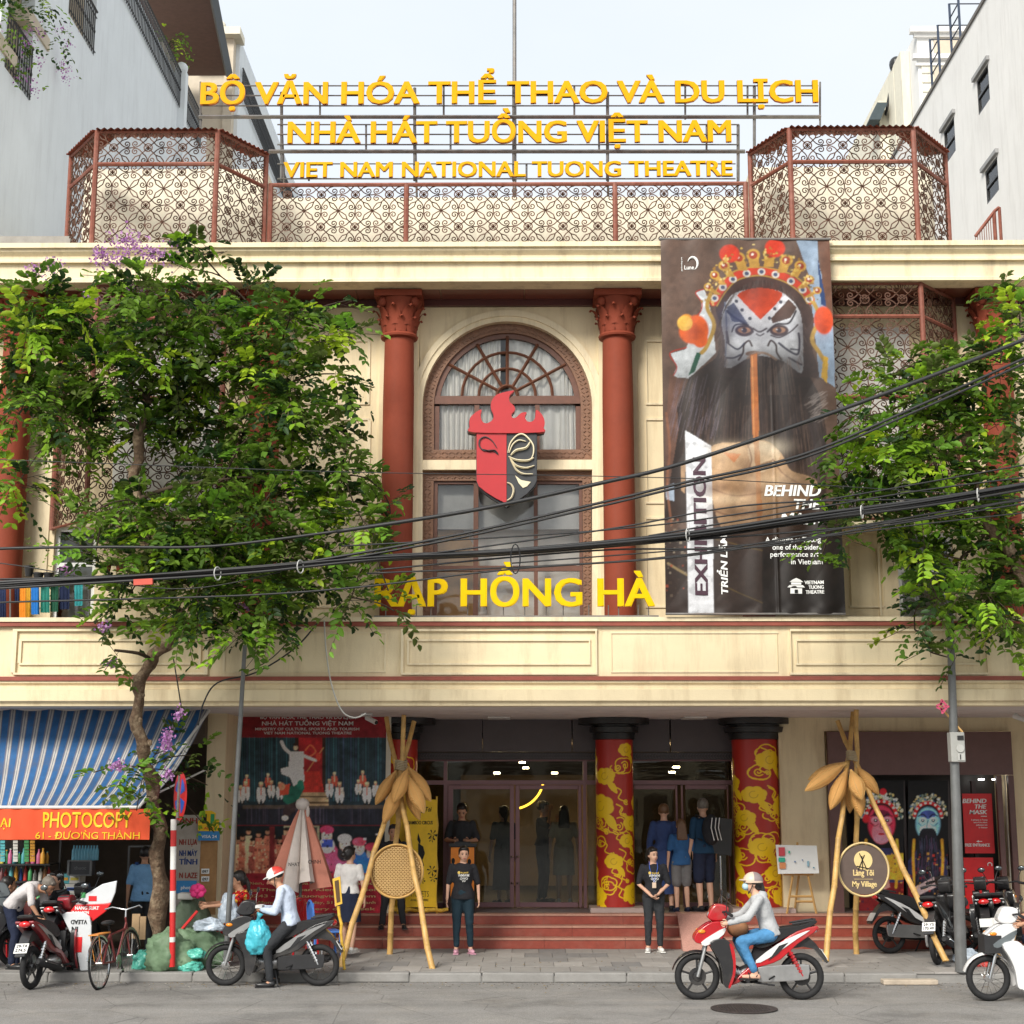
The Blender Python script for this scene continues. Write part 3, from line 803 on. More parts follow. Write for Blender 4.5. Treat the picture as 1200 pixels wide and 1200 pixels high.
for x in (585, 813):
 b = MB(); x0, x1 = xx(x - 13, 838, 25.6), xx(x + 13, 838, 25.6); b.box((x0, 25.3, CZ - .04), (x1, 25.9, CZ - .017)); b.build('ceiling_light', mat('lamp_panel', (0.7, 0.69, 0.66), 0.5), TB)
# --- ground floor
PZ = 0.625
ST = [24.7, 24.95, 25.2]; SZ = [0.13, 0.295, 0.46, 0.625]
sx0 = xx(262, 1095, 24.9)
stn = 12; sxs = np.linspace(sx0, XR, stn + 1)
for k in range(3):
 b = MB(); y1 = ST[k + 1] if k < 2 else 25.45
 b.box((sx0, ST[k] + .03, 0.1), (XR, y1 + .03 if k < 2 else 25.45, SZ[k + 1] - .03)); stp = b.build('step', STONEP, TB)
 for i in range(stn):
  off = 0 if k != 1 else 0.45
  x0, x1 = sxs[i] + (off if i else 0), sxs[i + 1] + (off if i < stn - 1 else 0)
  b = MB(); b.box((x0 + .002, ST[k], SZ[k] + .002), (x1 - .002, ST[k] + .028, SZ[k + 1] - .031)); b.build('riser_slab', REDTILE, stp)
  b = MB(); b.box((x0 + .002, ST[k] - .015, SZ[k + 1] - .03), (x1 - .002, y1 + .0, SZ[k + 1])); b.build('tread_slab', REDEDGE if k < 3 else REDTILE, stp)
b = MB(); b.box((sx0, 25.45, 0.1), (XR, 27.2, PZ)); b.build('porch_floor', STONEP, TB)
g0, g1 = W(800, 1110, 24.4), W(838, 1110, 24.4)
b = MB(); b.prism([(g0.x, 24.35, .131), (g0.x, 25.15, PZ + .012), (g0.x, 25.5, PZ + .012), (g0.x, 25.5, PZ + .001), (g0.x, 25.19, SZ[2] + .17), (g0.x, 24.69, .131)], (g1.x - g0.x + .12, 0, 0)); b.build('ramp_board', mat('pink_granite', (0.50, 0.27, 0.22), 0.5, var=0.3, scale=60), TB)
# painted columns of the porch
def cloud_print():
 cv = Cv(0, 0, 200, 300, 1.3, (0.46, 0.030, 0.020))
 Y, Y2 = (0.95, 0.62, 0.012), (0.62, 0.33, 0.01)
 r_ = random.Random(5)
 def wrap(fn, x):
  fn(x)
  if x < 45: fn(x + 200)
  if x > 155: fn(x - 200)
 def spiral(x, y, s, d=1, w=2.3, a0=0.0):
  def f(x):
   pts = []
   for i in range(15):
    t = i / 14; a = a0 + d * t * 2 * PI * 1.35; rr = s * (1 - .8 * t)
    pts.append((x + rr * math.cos(a), y + rr * math.sin(a)))
   cv.stroke(pts, w, Y, smooth=2)
  wrap(f, x)
 def scallop(x, y, rx, ry, n, w=2.3, a0=0, a1=2 * PI):
  def f(x):
   pts = []
   for i in range(n * 6 + 1):
    t = i / (n * 6); a = a0 + (a1 - a0) * t; k = 1 + .16 * abs(math.sin(PI * n * t))
    pts.append((x + rx * k * math.cos(a), y + ry * k * math.sin(a)))
   cv.stroke(pts, w, Y, smooth=0)
  wrap(f, x)
 for _ in range(30):
  x, y = r_.uniform(0, 200), r_.uniform(0, 300); s = r_.uniform(10, 17); d = r_.choice((-1, 1))
  scallop(x, y, s, s * .8, 5, a0=r_.uniform(0, 6), a1=r_.uniform(9, 11))
  spiral(x + r_.uniform(-4, 4), y + r_.uniform(-3, 3), s * .48, d, a0=r_.uniform(0, 6))
 for _ in range(34):
  x, y = r_.uniform(0, 200), r_.uniform(0, 300); s = r_.uniform(8, 14)
  pts = [(x, y), (x + s, y + s * .6), (x + s * .6, y + s * 1.6), (x + s * 1.7, y + s * 2.1)]
  wrap(lambda X: cv.stroke([(p[0] - x + X, p[1]) for p in pts], 2.3, Y), x)
  spiral(pts[-1][0], pts[-1][1], s * .4, r_.choice((-1, 1)), a0=r_.uniform(0, 6))
 for x, y, s in ((30, 40, 17), (110, 22, 12), (165, 80, 15), (60, 120, 21), (120, 150, 14), (15, 190, 16), (85, 215, 13), (160, 205, 20), (50, 275, 17), (125, 270, 19), (190, 140, 14), (70, 68, 15), (140, 115, 14), (110, 180, 12), (35, 235, 14), (185, 255, 15), (5, 100, 15)):
  def f(X):
   for i in range(7):
    a = i * 2 * PI / 7 + s; cv.ell(X + s * .75 * math.cos(a), y + s * .5 * math.sin(a), s * .55, s * .5, Y)
   cv.ell(X, y, s * .9, s * .7, Y)
   cv.poly([(X + s * .2, y + s * .5), (X + s * 1.2, y + s * .9), (X + s * 1.5, y + s * 2.0), (X + s * .9, y + s * 1.7), (X + s * .5, y + s * 1.2)], Y, smooth=4)
  wrap(f, x)
  spiral(x, y, s * .45, 1, 1.3, 1.0)
  def f2(X): cv.stroke([(X + s * .4 * math.cos(t), y + s * .4 * math.sin(t)) for t in np.linspace(0, 5, 10)], 1.3, Y2, smooth=0)
  wrap(f2, x)
 return cv
ccv = cloud_print()
PAINTC = attr_mat('painted_column', 0.4, 0.4, coat=0.1)
def porch_column(pxx, r, rot, first=[None]):
 D = 25.95; cx = xx(pxx, 1000, D)
 root = empty('porch_column', (cx, D, PZ)); root.parent = TB; root.location = Vector((cx, D, PZ)) - ORG[TB.name]
 ORG[root.name] = Vector((cx, D, PZ))
 if first[0] is None:
  h, w = ccv.h, ccv.w
  gy, gx = np.mgrid[0:h, 0:w]; a = gx / (w - 1) * 2 * PI; z = (CZ - .34 - PZ) * (1 - gy / (h - 1))
  Pn = np.stack([np.cos(a), np.sin(a), z], -1).reshape(-1, 3)
  idx = gy * w + gx; F = np.stack([idx[1:, :-1], idx[1:, 1:], idx[:-1, 1:], idx[:-1, :-1]], -1).reshape(-1, 4)
  me = bpy.data.meshes.new('shaft'); me.from_pydata([], [], [])
  me.vertices.add(len(Pn)); me.vertices.foreach_set('co', Pn.astype(np.float32).ravel()); me.loops.add(F.size); me.loops.foreach_set('vertex_index', F.astype(np.int32).ravel())
  me.polygons.add(len(F)); me.polygons.foreach_set('loop_start', np.arange(0, F.size, 4, dtype=np.int32)); me.update(calc_edges=True)
  ca = me.color_attributes.new('Col', 'FLOAT_COLOR', 'POINT'); rgba = np.ones((h * w, 4), np.float32); rgba[:, :3] = ccv.a.reshape(-1, 3); ca.data.foreach_set('color', rgba.ravel())
  me.materials.append(PAINTC); me.shade_smooth(); first[0] = me
 o = bpy.data.objects.new('shaft', first[0]); COL.objects.link(o); o.parent = root; o.scale = (r, r, 1); o.rotation_euler = (0, 0, rot)
 b = MB(); zt = CZ - .02
 b.lathe([(r * .99, zt - .36), (r * 1.12, zt - .35), (r * 1.12, zt - .25), (r * 1.3, zt - .235), (r * 1.34, zt - .15), (r * 1.2, zt - .14), (r * 1.2, zt - .11), (.60, zt - .10), (.60, zt), (.1, zt)], (cx, D, 0), 40)
 b.build('capital', BLACKM, root, smooth=35)
 b = MB(); b.obox((cx, D - .12, PZ + .035), (r * 2 + .25, r * 2 + .1, .07)); b.build('base', mat('pale_base', (0.42, 0.33, 0.3), 0.6), root)
for a_ in ((467, .30, 0.4), (721, .315, 1.9), (888, .385, 4.3)): porch_column(*a_)
# dark cladding over the doors
DD = 26.4
b = MB()
for x0, x1 in ((455, 565), (566, 670), (671, 785), (786, 870)):
 b.pbox(x0, 840, x1, 881, DD - .12, .1)
clad = b.build('cladding', DARKPANEL, TB)
b = MB(); b.pbox(455, 882, 880, 890, DD - .14, .1); orn = b.build('ornament_strip', DARKORN, TB)
b = MB()
x = 456
while x < 878:
 for s_ in (-1, 1): b.obox(W(x, 886 + s_ * 1.7, DD - .147), (.05, .012, .010), Matrix.Rotation(R(45 * s_), 3, 'Y'))
 x += 3.4
b.build('ornament', mat('ornament_grey', (0.10, 0.085, 0.09), 0.5), TB, kind='stuff')
# doors and glazing
zsill = PZ
def door_bar(b, x0, y0, x1, y1, t=.08, D=DD): b.pbox(x0, y0, x1, y1, D, t)
fr = MB()
door_bar(fr, 455, 914.5, 870, 919.5); door_bar(fr, 455, 889.5, 870, 892)
for x0, x1 in ((520, 524), (683, 688), (734, 737), (858, 862), (455, 459)): door_bar(fr, x0, 892, x1, 914.5); door_bar(fr, x0, 919.5, x1, 1064)
door_bar(fr, 459, 1058, 520, 1064)
dfr = fr.build('door_frame', DOORF, TB)
def leaf(x0, x1, name='door'):
 b = MB(); y0, y1, t = 920, 1063.5, 5.0; D = DD - .03
 b.pbox(x0, y0, x0 + t, y1, D, .06); b.pbox(x1 - t, y0, x1, y1, D, .06); b.pbox(x0 + t, y0, x1 - t, y0 + 5, D, .06); b.pbox(x0 + t, y1 - 6, x1 - t, y1, D, .06)
 d = b.build(name, DOORF, TB, bevel=0.006)
 b = MB(); b.pbox(x0 + t, y0 + 5, x1 - t, y1 - 6, D + .028, .008); b.build('pane', GLASSD, d)
 return d
for i, (x0, x1) in enumerate(((525, 602.5), (604, 682.5), (738, 796.5), (798, 857))):
 d = leaf(x0, x1); hx = (x1 - 2.5) if i % 2 == 0 else (x0 + 2.5)
 for hy in (1004, 1035):
  b = MB(); b.ell(W(hx, hy, DD - .06), (.02, .03, .02), nu=8, nv=6); b.build('handle', CHROME, d)
for x0, x1, y0, y1 in ((524, 683, 892, 914.5), (688, 734, 892, 914.5), (737, 858, 892, 914.5), (459, 520, 892, 914.5), (459, 520, 919.5, 1058), (688, 734, 919.5, 1064)):
 b = MB(); b.pbox(x0, y0, x1, y1, DD + .03, .008); b.build('pane', GLASSD, dfr)
# foyer
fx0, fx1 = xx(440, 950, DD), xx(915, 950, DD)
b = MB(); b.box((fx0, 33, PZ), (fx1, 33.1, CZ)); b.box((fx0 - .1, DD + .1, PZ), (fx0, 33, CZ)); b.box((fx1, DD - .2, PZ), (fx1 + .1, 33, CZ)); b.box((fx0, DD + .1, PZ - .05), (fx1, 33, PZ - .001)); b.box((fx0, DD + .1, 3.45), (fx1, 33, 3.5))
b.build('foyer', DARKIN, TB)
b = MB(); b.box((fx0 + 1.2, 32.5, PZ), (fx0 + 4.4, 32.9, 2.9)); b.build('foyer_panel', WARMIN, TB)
for x, y, D in ((612, 892.5, 28.5), (616, 899, 29), (650, 905, 29), (582, 905, 28), (793, 898, 29), (788, 904, 30)):
 p = W(x, y, D); b = MB(); b.box((p.x - .055, D, p.z - .025), (p.x + .055, D + .2, p.z)); b.build('downlight', LAMPW, TB)
b = MB()
b.tube([W(600 + 37 * math.cos(t), 911 + 37 * math.sin(t) , 27.6) for t in np.linspace(.15, 1.35, 14)], .022, 6); b.build('neon_arc', mat('neon_amber', (1, .6, .1), .5, emit=((1.0, .48, .04), 2.5)), TB)
# walls of the ground floor
b = MB(); Dp = 25.4
b.box((xx(243, 950, Dp), Dp + .04, 0.1), (xx(455, 950, Dp), Dp + .3, CZ)); b.box((xx(441, 950, Dp), Dp + .3, .1), (xx(455, 950, Dp), DD + .1, CZ));
b.build('poster_wall', CREAM, TB)
xw0, xw1 = xx(915, 950, 25.7), xx(969, 950, 25.7)
b = MB(); b.box((xw0, 25.7, 0.6), (xw1, 26.6, CZ)); b.box((xw0, 26.6, .6), (XR, 26.9, CZ))
xo1 = xx(1190, 950, 25.7)
b.box((xw1, 25.7, zz(857, 25.7)), (xo1, 26.6, CZ)); b.box((xo1, 25.7, 0.6), (XR, 26.6, CZ)); b.build('wing_wall', CREAM, TB)
b = MB(); b.pbox(969.5, 857.5, 1187.5, 908, 25.58, .11); hd = b.build('header_panel', mat('brown_cladding', (0.14, 0.068, 0.062), 0.45, var=0.12), TB)
b = MB(); b.pbox(970, 908.5, 990, 1074, 25.6, .1); b.build('side_panel', MATS['brown_cladding'], TB)
b = MB(); b.pbox(1187.8, 908.5, 1191, 1075, 25.58, .11); b.pbox(1173.5, 908.5, 1177, 1075, 25.6, .09); b.build('door_jamb', MATS['brown_cladding'], TB)
b = MB(); b.pbox(1177.2, 908.5, 1187.6, 1075, 25.66, .05); b.build('jamb_lining', WHITEP, TB)
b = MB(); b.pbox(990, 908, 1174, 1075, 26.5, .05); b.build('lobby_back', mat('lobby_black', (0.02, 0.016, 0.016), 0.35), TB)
for x in (1003, 1060, 1112, 1143):
 b = MB(); b.pbox(x, 915, x + 3.5, 1070, 25.95, .08); b.build('mullion', mat('dark_mullion', (0.05, 0.03, 0.028), 0.4), TB)
for x, y in ((1150, 914), (1166, 914)):
 p = W(x, y, 26.1); b = MB(); b.lathe([(.05, 0), (.05, .02)], (p.x, p.y, p.z), 12); b.build('downlight', mat('white_lamp', (1, 1, 1), .5, emit=((1, .97, .9), 6.0)), TB)
# party wall between shop and poster, with the shop shell
b = MB(); b.box((xx(240, 950, 24.2), 24.2, .1), (xx(262, 950, 24.2), 28, CZ)); b.build('pier', CREAM, TB)
b = MB(); sx_ = xx(240, 950, 24.2)
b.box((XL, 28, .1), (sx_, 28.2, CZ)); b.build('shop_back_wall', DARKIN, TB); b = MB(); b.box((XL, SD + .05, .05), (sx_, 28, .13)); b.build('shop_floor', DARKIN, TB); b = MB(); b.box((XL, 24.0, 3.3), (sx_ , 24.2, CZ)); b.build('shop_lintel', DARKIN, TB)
# ================================================================ ironwork
def spiral2(cx, cy, r0, r1, a0, turns, n=13):
 return [(cx + (r0 + (r1 - r0) * i / (n - 1)) * math.cos(a0 + turns * 2 * PI * i / (n - 1)), cy + (r0 + (r1 - r0) * i / (n - 1)) * math.sin(a0 + turns * 2 * PI * i / (n - 1))) for i in range(n)]
def tile_lines():
 L = []
 L.append([(0.5 + .12 * math.cos(t), .5 + .12 * math.sin(t)) for t in np.linspace(0, 2 * PI, 15)])
 for k in range(4):
  a = PI / 4 + k * PI / 2
  def rot(p): return (.5 + p[0] * math.cos(a) - p[1] * math.sin(a), .5 + p[0] * math.sin(a) + p[1] * math.cos(a))
  # petals inside the circle and the long diagonal leaf out to the corner
  L.append([rot(p) for p in ((0, 0), (.06, .03), (.12, 0), (.06, -.03), (0, 0))])
  L.append([rot(p) for p in ((.12, 0), (.32, .0))])
  L.append([rot(p) for p in ((.32, 0), (.45, .065), (.58, .045), (.705, 0))])
  L.append([rot(p) for p in ((.32, 0), (.45, -.065), (.58, -.045), (.705, 0))])
 for k in range(4):
  a = k * PI / 2
  def rot(p): return (.5 + p[0] * math.cos(a) - p[1] * math.sin(a), .5 + p[0] * math.sin(a) + p[1] * math.cos(a))
  for s in (-1, 1):
   # C scroll: curl near the cell edge, sweeping round back to the circle
   cx, cy = .375, .115
   sp = spiral2(cx, cy, .105, .022, -2.2, 1.35, 14)
   L.append([rot((p[0], p[1] * s)) for p in ([(.16, .16), (.24, .075)] + sp)])
  L.append([rot(p) for p in ((.40, 0), (.5, 0))])
 return L
TILE = tile_lines()
def iron_panel(parent, O, U, V, nx, ny, x_off=0.0, y_off=0.0, rad=.0108, name='scrollwork'):
 """fills the rectangle O + aU + bV (U right, V up) with nx by ny tiles, clipped"""
 O, U, V = Vector(O), Vector(U), Vector(V)
 b = MB()
 for j in range(int(math.ceil(ny + y_off)) + 1):
  for i in range(int(math.ceil(nx + x_off)) + 1):
   for ln in TILE:
    run = []
    for p in ln:
     x, y = (p[0] + i - x_off) / nx, (p[1] + j - y_off) / ny
     if -.001 <= x <= 1.001 and -.001 <= y <= 1.001: run.append(O + U * x + V * y)
     else:
      if len(run) > 1: b.tube(run, rad, 3, cap=False)
      run = []
    if len(run) > 1: b.tube(run, rad, 3, cap=False)
 return b.build(name, IRON, parent, kind='stuff')
def iron_cage(pts, z0, zmid, z1, label, wave=True, cell=.55):
 """pts: plan corners left to right; one scrollwork panel pair per bay"""
 m = sum((Vector(p) for p in pts), Vector((0, 0))) / len(pts)
 root = empty('iron_cage', (m.x, m.y, z0), label, 'ironwork cage')
 for p in pts:
  b = MB(); b.tube([(p[0], p[1], z0), (p[0], p[1], z1 + .02)], .043, 8); b.build('post', IRONR, root)
 for a, c in zip(pts[:-1], pts[1:]):
  A, B = Vector((*a, 0)), Vector((*c, 0)); L = (B - A).length
  for z in ((zmid, z1) if zmid else (z1,)):
   b = MB(); b.tube([A + Vector((0, 0, z)), B + Vector((0, 0, z))], .034, 6); b.build('rail', IRONR, root)
  b = MB(); b.tube([A + Vector((0, 0, z0 + .02)), B + Vector((0, 0, z0 + .02))], .02, 6); b.build('rail', IRONR, root)
  nx = max(1, round(L / cell * 2) / 2)
  zt = zmid or z1
  iron_panel(root, A + Vector((0, 0, z0)), B - A, (0, 0, zt - z0), nx, (zt - z0) / cell, y_off=.15)
  if zmid: iron_panel(root, A + Vector((0, 0, zmid)), B - A, (0, 0, z1 - zmid), nx, (z1 - zmid) / cell, y_off=.0)
  if wave:
   d = (B - A).normalized(); nrm = Vector((d.y, -d.x, 0)); n = int(L / .1); vs = []; fs = []
   for i in range(n * 4 + 1):
    p = A + (B - A) * (i / (n * 4)); hgt = z1 + .05 + .018 * math.sin(i * PI / 2)
    vs += [p + nrm * .09 + Vector((0, 0, hgt - .03)), p - nrm * .35 + Vector((0, 0, hgt + .02))]
   for i in range(n * 4): fs.append((2 * i, 2 * i + 2, 2 * i + 3, 2 * i + 1))
   b = MB(); b.add(vs, fs); b.add([v - Vector((0, 0, .008)) for v in vs], [f[::-1] for f in fs]); b.build('roof_sheet', mat('rusty_sheet', (0.30, 0.09, 0.06), 0.6, var=0.3), root)
 return root
DR = 22.35
def cage_at(xs, label):
 xa, xb, xc, xd = [xx(p, 215, D) for p, D in zip(xs, (DR + .95, DR, DR, DR + .95))]
 z1, zm = zz(153, DR), zz(191, DR)
 return iron_cage([(xa, DR + .95), (xb, DR), (xc, DR), (xd, DR + .95)], ROOFZ, zm, z1, label), (xa, xb, xc, xd, z1, zm)
lc, LCX = cage_at((82, 111, 253, 311), 'rust-brown scrollwork cage standing on the cornice, left one of the roof pair')
rc_, RCX = cage_at((880, 927, 1073, 1109), 'rust-brown scrollwork cage on the cornice, right one beside the white building')
# railing between them
zr = zz(216, DR + .95)
y_ = DR + .95
xr_ = [LCX[3] + .09, xx(476, 250, y_), xx(721, 250, y_), RCX[0] - .09]
mr_ = iron_cage([(x, y_) for x in xr_], ROOFZ, None, zr, 'long low scrollwork railing on the roof between the two cages', wave=False)
# cream penthouse walls behind the ironwork
b = MB()
zb = zz(197, 23.9)
b.box((LCX[0] + .05, 23.9, ROOFZ - .1), (LCX[3] - .1, 27, zb)); b.box((RCX[0] + .1, 23.9, ROOFZ - .1), (RCX[3] - .05, 27, zb)); b.box((LCX[3] - .1, 24.1, ROOFZ - .1), (RCX[0] + .1, 24.3, zz(231, 24.1)))
b.build('penthouse_wall', mat('pale_penthouse', (0.76, 0.70, 0.56), .85, var=.08, dirt=((.4, .36, .3), .6), streak=True), TB)
b = MB(); p = W(0, 283, 23); q = W(78, 275, 23); b.box((p.x - 2, 23.2, ROOFZ - .05), (q.x, 23.4, zz(275, 23.2))); b.build('roof_kerb', mat('bare_cement', (0.33, 0.31, 0.28), .9, var=.2), TB)
# bays of ironwork under the cornice
DB = 22.25
for xs, lab in (((860, 905, 1083, 1120), 'scrollwork cage bay on the upper facade right of the tall banner'), ((72, 110, 262, 300), 'scrollwork cage bay on the upper facade hidden behind the left tree')):
 xa, xb, xc, xd = [xx(p, 420, D) for p, D in zip(xs, (DW - .05, DB, DB, DW - .05))]
 z0, z1 = zz(610, DB), zs - .02
 bay = iron_cage([(xa, DW - .06), (xb, DB), (xc, DB), (xd, DW - .06)], z0, zz(372, DB), z1, lab, wave=False)
 b = MB(); A, B = (xb, DB), (xc, DB); b.tube([(xb, DB, zz(466, DB)), (xc, DB, zz(466, DB))], .036, 6); b.build('rail', IRONR, bay)
 b = MB(); b.box((xb, DB, z0 - .08), (xc, DW - .01, z0)); b.build('sill_slab', CREAM2, bay)
 b = MB(); b.pbox(xs[1] + 30, 384, xs[2] - 8, 600, DW - .03, .025); b.build('window_panel', mat('pale_pane', (0.74, 0.72, 0.66), 0.4), bay)
# ================================================================ rooftop sign
def sign_letters(root, s, x0, x1, yb, yt, D, face=YELLOW, depth=.065, bold=0, raise_px=0.0, shear=0):
 v, f = text_geo(s, bold, 0.0, 3)
 a = W(x0, yb, D); b_ = W(x1, yb, D); t = W(x0, yt, D)
 w, h = b_.x - a.x, t.z - a.z
 X0, X1 = v[:, 0].min(), v[:, 0].max(); sx = w / (X1 - X0)
 for i, ch in enumerate(s):
  if ch == ' ': continue
  pv, _ = text_geo(s[:i + 1], bold, 0.0, 3); cvv, cf = text_geo(ch, bold, 0.0, 3)
  shift = pv[:, 0].max() - cvv[:, 0].max()
  mb = MB(); pts = []; ff = []
  for q_, (dx, dz) in enumerate(((0, 0), (-.03, -.012), (.03, .012), (-.03, .012), (.03, -.012))):
   k_ = len(pts); pts += [(a.x + (p[0] + shift + dx - X0) * sx, D - p[2] * (depth - .004 * q_), a.z + (p[1] + dz) * h / CAPH) for p in cvv]; ff += [tuple(i + k_ for i in f_) for f_ in cf]
  cf = ff; mb.add(pts, cf)
  # front faces yellow, rest dark orange
  arr = np.array(pts)
  mb.m = [0 if all(arr[j][1] < D - depth * .3 for j in fc) else 1 for fc in cf]
  mb.build('letter', [face, LETTERSIDE], root)
DS = 24.6
sg = empty('rooftop_sign', (0, DS, ROOFZ), 'three rows of yellow capital letters on a steel frame above the roof', 'sign')
sign_letters(sg, 'BỘ VĂN HÓA THỂ THAO VÀ DU LỊCH', 236, 958, 122.5, 97, DS)
sign_letters(sg, 'NHÀ HÁT TUỒNG VIỆT NAM', 338, 856, 168, 143, DS)
sign_letters(sg, 'VIET NAM NATIONAL TUONG THEATRE', 333, 858, 208, 190.5, DS, bold=0)
DSB = DS + .12
def bar(root, p, q, r=.02, n=4, m=STEEL, name='rail'):
 b = MB(); b.tube([p, q], r, n); return b.build(name, m, root)
for y, x0, x1, r in ((100.5, 236, 959, .014), (112, 236, 959, .014), (124, 236, 959, .014), (137, 233, 962, .038), (146, 325, 866, .014), (157.5, 325, 866, .014), (169.5, 325, 866, .014), (177.5, 315, 873, .038), (192, 325, 862, .012), (209.5, 325, 862, .014)):
 bar(sg, W(x0, y, DSB), W(x1, y, DSB), r)
for x, y0, y1 in ((235, 96, 150), (330, 108, 212), (486, 103, 212), (602, 96, 212), (712, 108, 212), (803, 100, 140), (884, 100, 200), (961, 96, 148), (375, 100, 138), (520, 100, 138), (673, 100, 138), (876, 100, 138), (429, 146, 178), (528, 146, 178), (702, 146, 178), (828, 146, 178), (865, 146, 212), (362, 192, 212), (617, 192, 212)):
 bar(sg, W(x, y0, DSB + .03), W(x, y1, DSB + .03), .018 if (y1 - y0) < 60 else .028, name='upright')
for x, yt in ((330, 140), (486, 140), (602, 140), (712, 140), (865, 180)):
 p = W(x, yt, DSB + .05); bar(sg, p, (p.x + .05, DSB + 1.3, ROOFZ - .05), .02, name='brace')
b = MB(); p = W(603, 215, DSB + .3); b.tube([(p.x, p.y, ROOFZ - .05), (p.x, p.y, zz(-60, DSB + .3))], .035, 8)
b.build('antenna_mast', STEEL, smooth=60, label='thin grey steel mast rising behind the rooftop letters', cat='mast')
# letters on the parapet
DL = DP - .0
ts = empty('theatre_name_sign', (0, DL, zp(723.5)), 'yellow letters of the theatre name standing on the parapet rail', 'sign')
sign_letters(ts, 'RẠP HỒNG HÀ', 440, 766, 710.5, 678, DL, mat('lemon_letter', (.76, .50, .002), .6, spec=.12, var=.05), depth=.06, bold=0)
b = MB(); b.pbox(438, 721.3, 772, 723.3, DL + .02, .06); b.build('base_rail', STEEL, ts)
b = MB()
for x in (452, 488, 505, 548, 570, 590, 615, 640, 660, 690, 713, 725, 748, 760): b.tube([W(x, 709, DL + .02), W(x, 722, DL + .03)], .008, 4)
b.build('pins', STEEL, ts, kind='stuff')
# ================================================================ mask emblem
DE = DW - .55
em = empty('mask_emblem', W(594, 595, DE), 'large shield-shaped half red half black theatre mask with flame crest hung before the arched window', 'emblem')
EMR = mat('emblem_red', (0.44, 0.012, 0.016), 0.42, var=0.08, scale=4, coat=.2); EMK = mat('emblem_black', (0.028, 0.03, 0.034), 0.5, var=.15); EMW = mat('emblem_cream', (0.74, 0.66, 0.46), .55, var=.08)
def EP(pts): return [(520 + x / 7.057, 440 + y / 7.057) for x, y in pts]
sh = EP([(268, 468), (772, 468), (772, 865), (762, 905), (735, 942), (690, 980), (640, 1018), (590, 1052), (520, 1092), (450, 1052), (390, 1015), (340, 978), (300, 940), (276, 905), (268, 865)])
b = MB(); b.prism(px(sh, DE + .05), (0, .10, 0)); b.build('shield', EMK, em)
b = MB(); b.prism(px(EP([(272, 472), (519, 472), (519, 1058), (430, 1015), (350, 965), (290, 915), (272, 870)]), DE), (0, .06, 0)); b.build('red_half', EMR, em)
b = MB(); b.prism(px(EP([(521, 472), (768, 472), (768, 870), (745, 915), (690, 975), (600, 1040), (521, 1085)]), DE + .01), (0, .05, 0)); b.build('black_half', EMK, em)
fl = [(250, 470), (215, 420), (215, 360), (245, 320), (310, 280), (305, 330), (320, 380), (355, 395), (400, 370), (412, 330), (390, 270), (395, 215), (430, 165), (490, 140), (582, 124), (545, 165), (545, 215), (580, 250), (590, 285), (560, 320), (570, 350), (600, 345), (640, 310), (685, 305), (672, 340), (690, 378), (730, 380), (755, 350), (765, 285), (810, 320), (835, 380), (825, 430), (790, 470)]
flp = [(p.x, p.y) for p in cr([(a, c, 0) for a, c in EP(fl)], 4, True)]
b = MB(); b.prism(px(flp, DE - .03), (0, .12, 0)); b.build('flame_crest', EMR, em)
flk = [(594 + (x - 594) * 1.0 - .8, y + 2.2) for x, y in flp]
b = MB(); b.prism(px(flk, DE + .10), (0, .12, 0)); b.build('flame_backing', EMK, em)
def emst(pts, m, name, w0=.02):
 P_ = cr(px(EP(pts), DE - .008), 6); n = len(P_); b = MB(); b.tube(P_, [w0 * (.35 + .65 * math.sin(PI * i / (n - 1)) ** .7) + .003 for i in range(n)], 5, sy=.5); b.build(name, m, em)
for p, w in (([(530, 640), (550, 560), (600, 500), (650, 485), (700, 520), (740, 580), (740, 650), (715, 700)], .028), ([(540, 640), (570, 570), (620, 535), (680, 545)], .022), ([(555, 660), (600, 620), (680, 600), (715, 550)], .04),
    ([(535, 670), (600, 700), (690, 705), (745, 680)], .036), ([(545, 680), (600, 745), (680, 765), (750, 745)], .03), ([(550, 690), (600, 780), (660, 815), (738, 815)], .03)):
 emst(p, EMW, 'mask_line', w)
b = MB(); b.prism(px(EP([(590, 825), (640, 865), (720, 880), (690, 915), (655, 930), (620, 890)]), DE - .004), (0, .02, 0)); b.build('mask_line', EMW, em)
emst([(523, 885), (560, 905), (578, 950), (560, 1010), (523, 1035)], EMW, 'mask_line', .03)
emst([(440, 600), (400, 540), (345, 508), (300, 530), (295, 580), (330, 620), (400, 620), (450, 655)], EMK, 'mask_line', .022)
emst([(320, 610), (370, 625), (420, 622), (450, 650)], EMK, 'mask_line', .03)
bar(em, W(560, 560, DE + .2), W(560, 560, DW), .02, name='bracket'); bar(em, W(628, 560, DE + .2), W(628, 560, DW), .02, name='bracket')
# ================================================================ neighbours
LWALL = mat('bluewhite_render', (0.68, 0.72, 0.745), 0.85, var=0.05, scale=1.2, bump=.05, dirt=((0.46, 0.48, 0.5), .4), streak=True)
RWALL = mat('white_render', (0.74, 0.73, 0.71), 0.85, var=0.05, scale=1.2, bump=.12, bscale=30, dirt=((0.42, 0.40, 0.37), .35), streak=True)
BEIGE = mat('balcony_beige', (0.55, 0.48, 0.38), .8, var=.08)
XN = -9.05
nb = empty('left_neighbour_building', (XN - 3, 33, 0), 'tall bluish-white neighbouring house seen obliquely on the left with balconies', 'building')
zt_ = WX(163, 0, XN).z
holes = []
for (pa, pb_, pt) in (((-40, 32), (32, 120), 50), ((78, 20), (112, 66), -60)):
 pass
a1, a2 = WX(34, 118, XN), WX(110, 66, XN)
y1a, y1b = 24.2, a1.y; z1a = a1.z
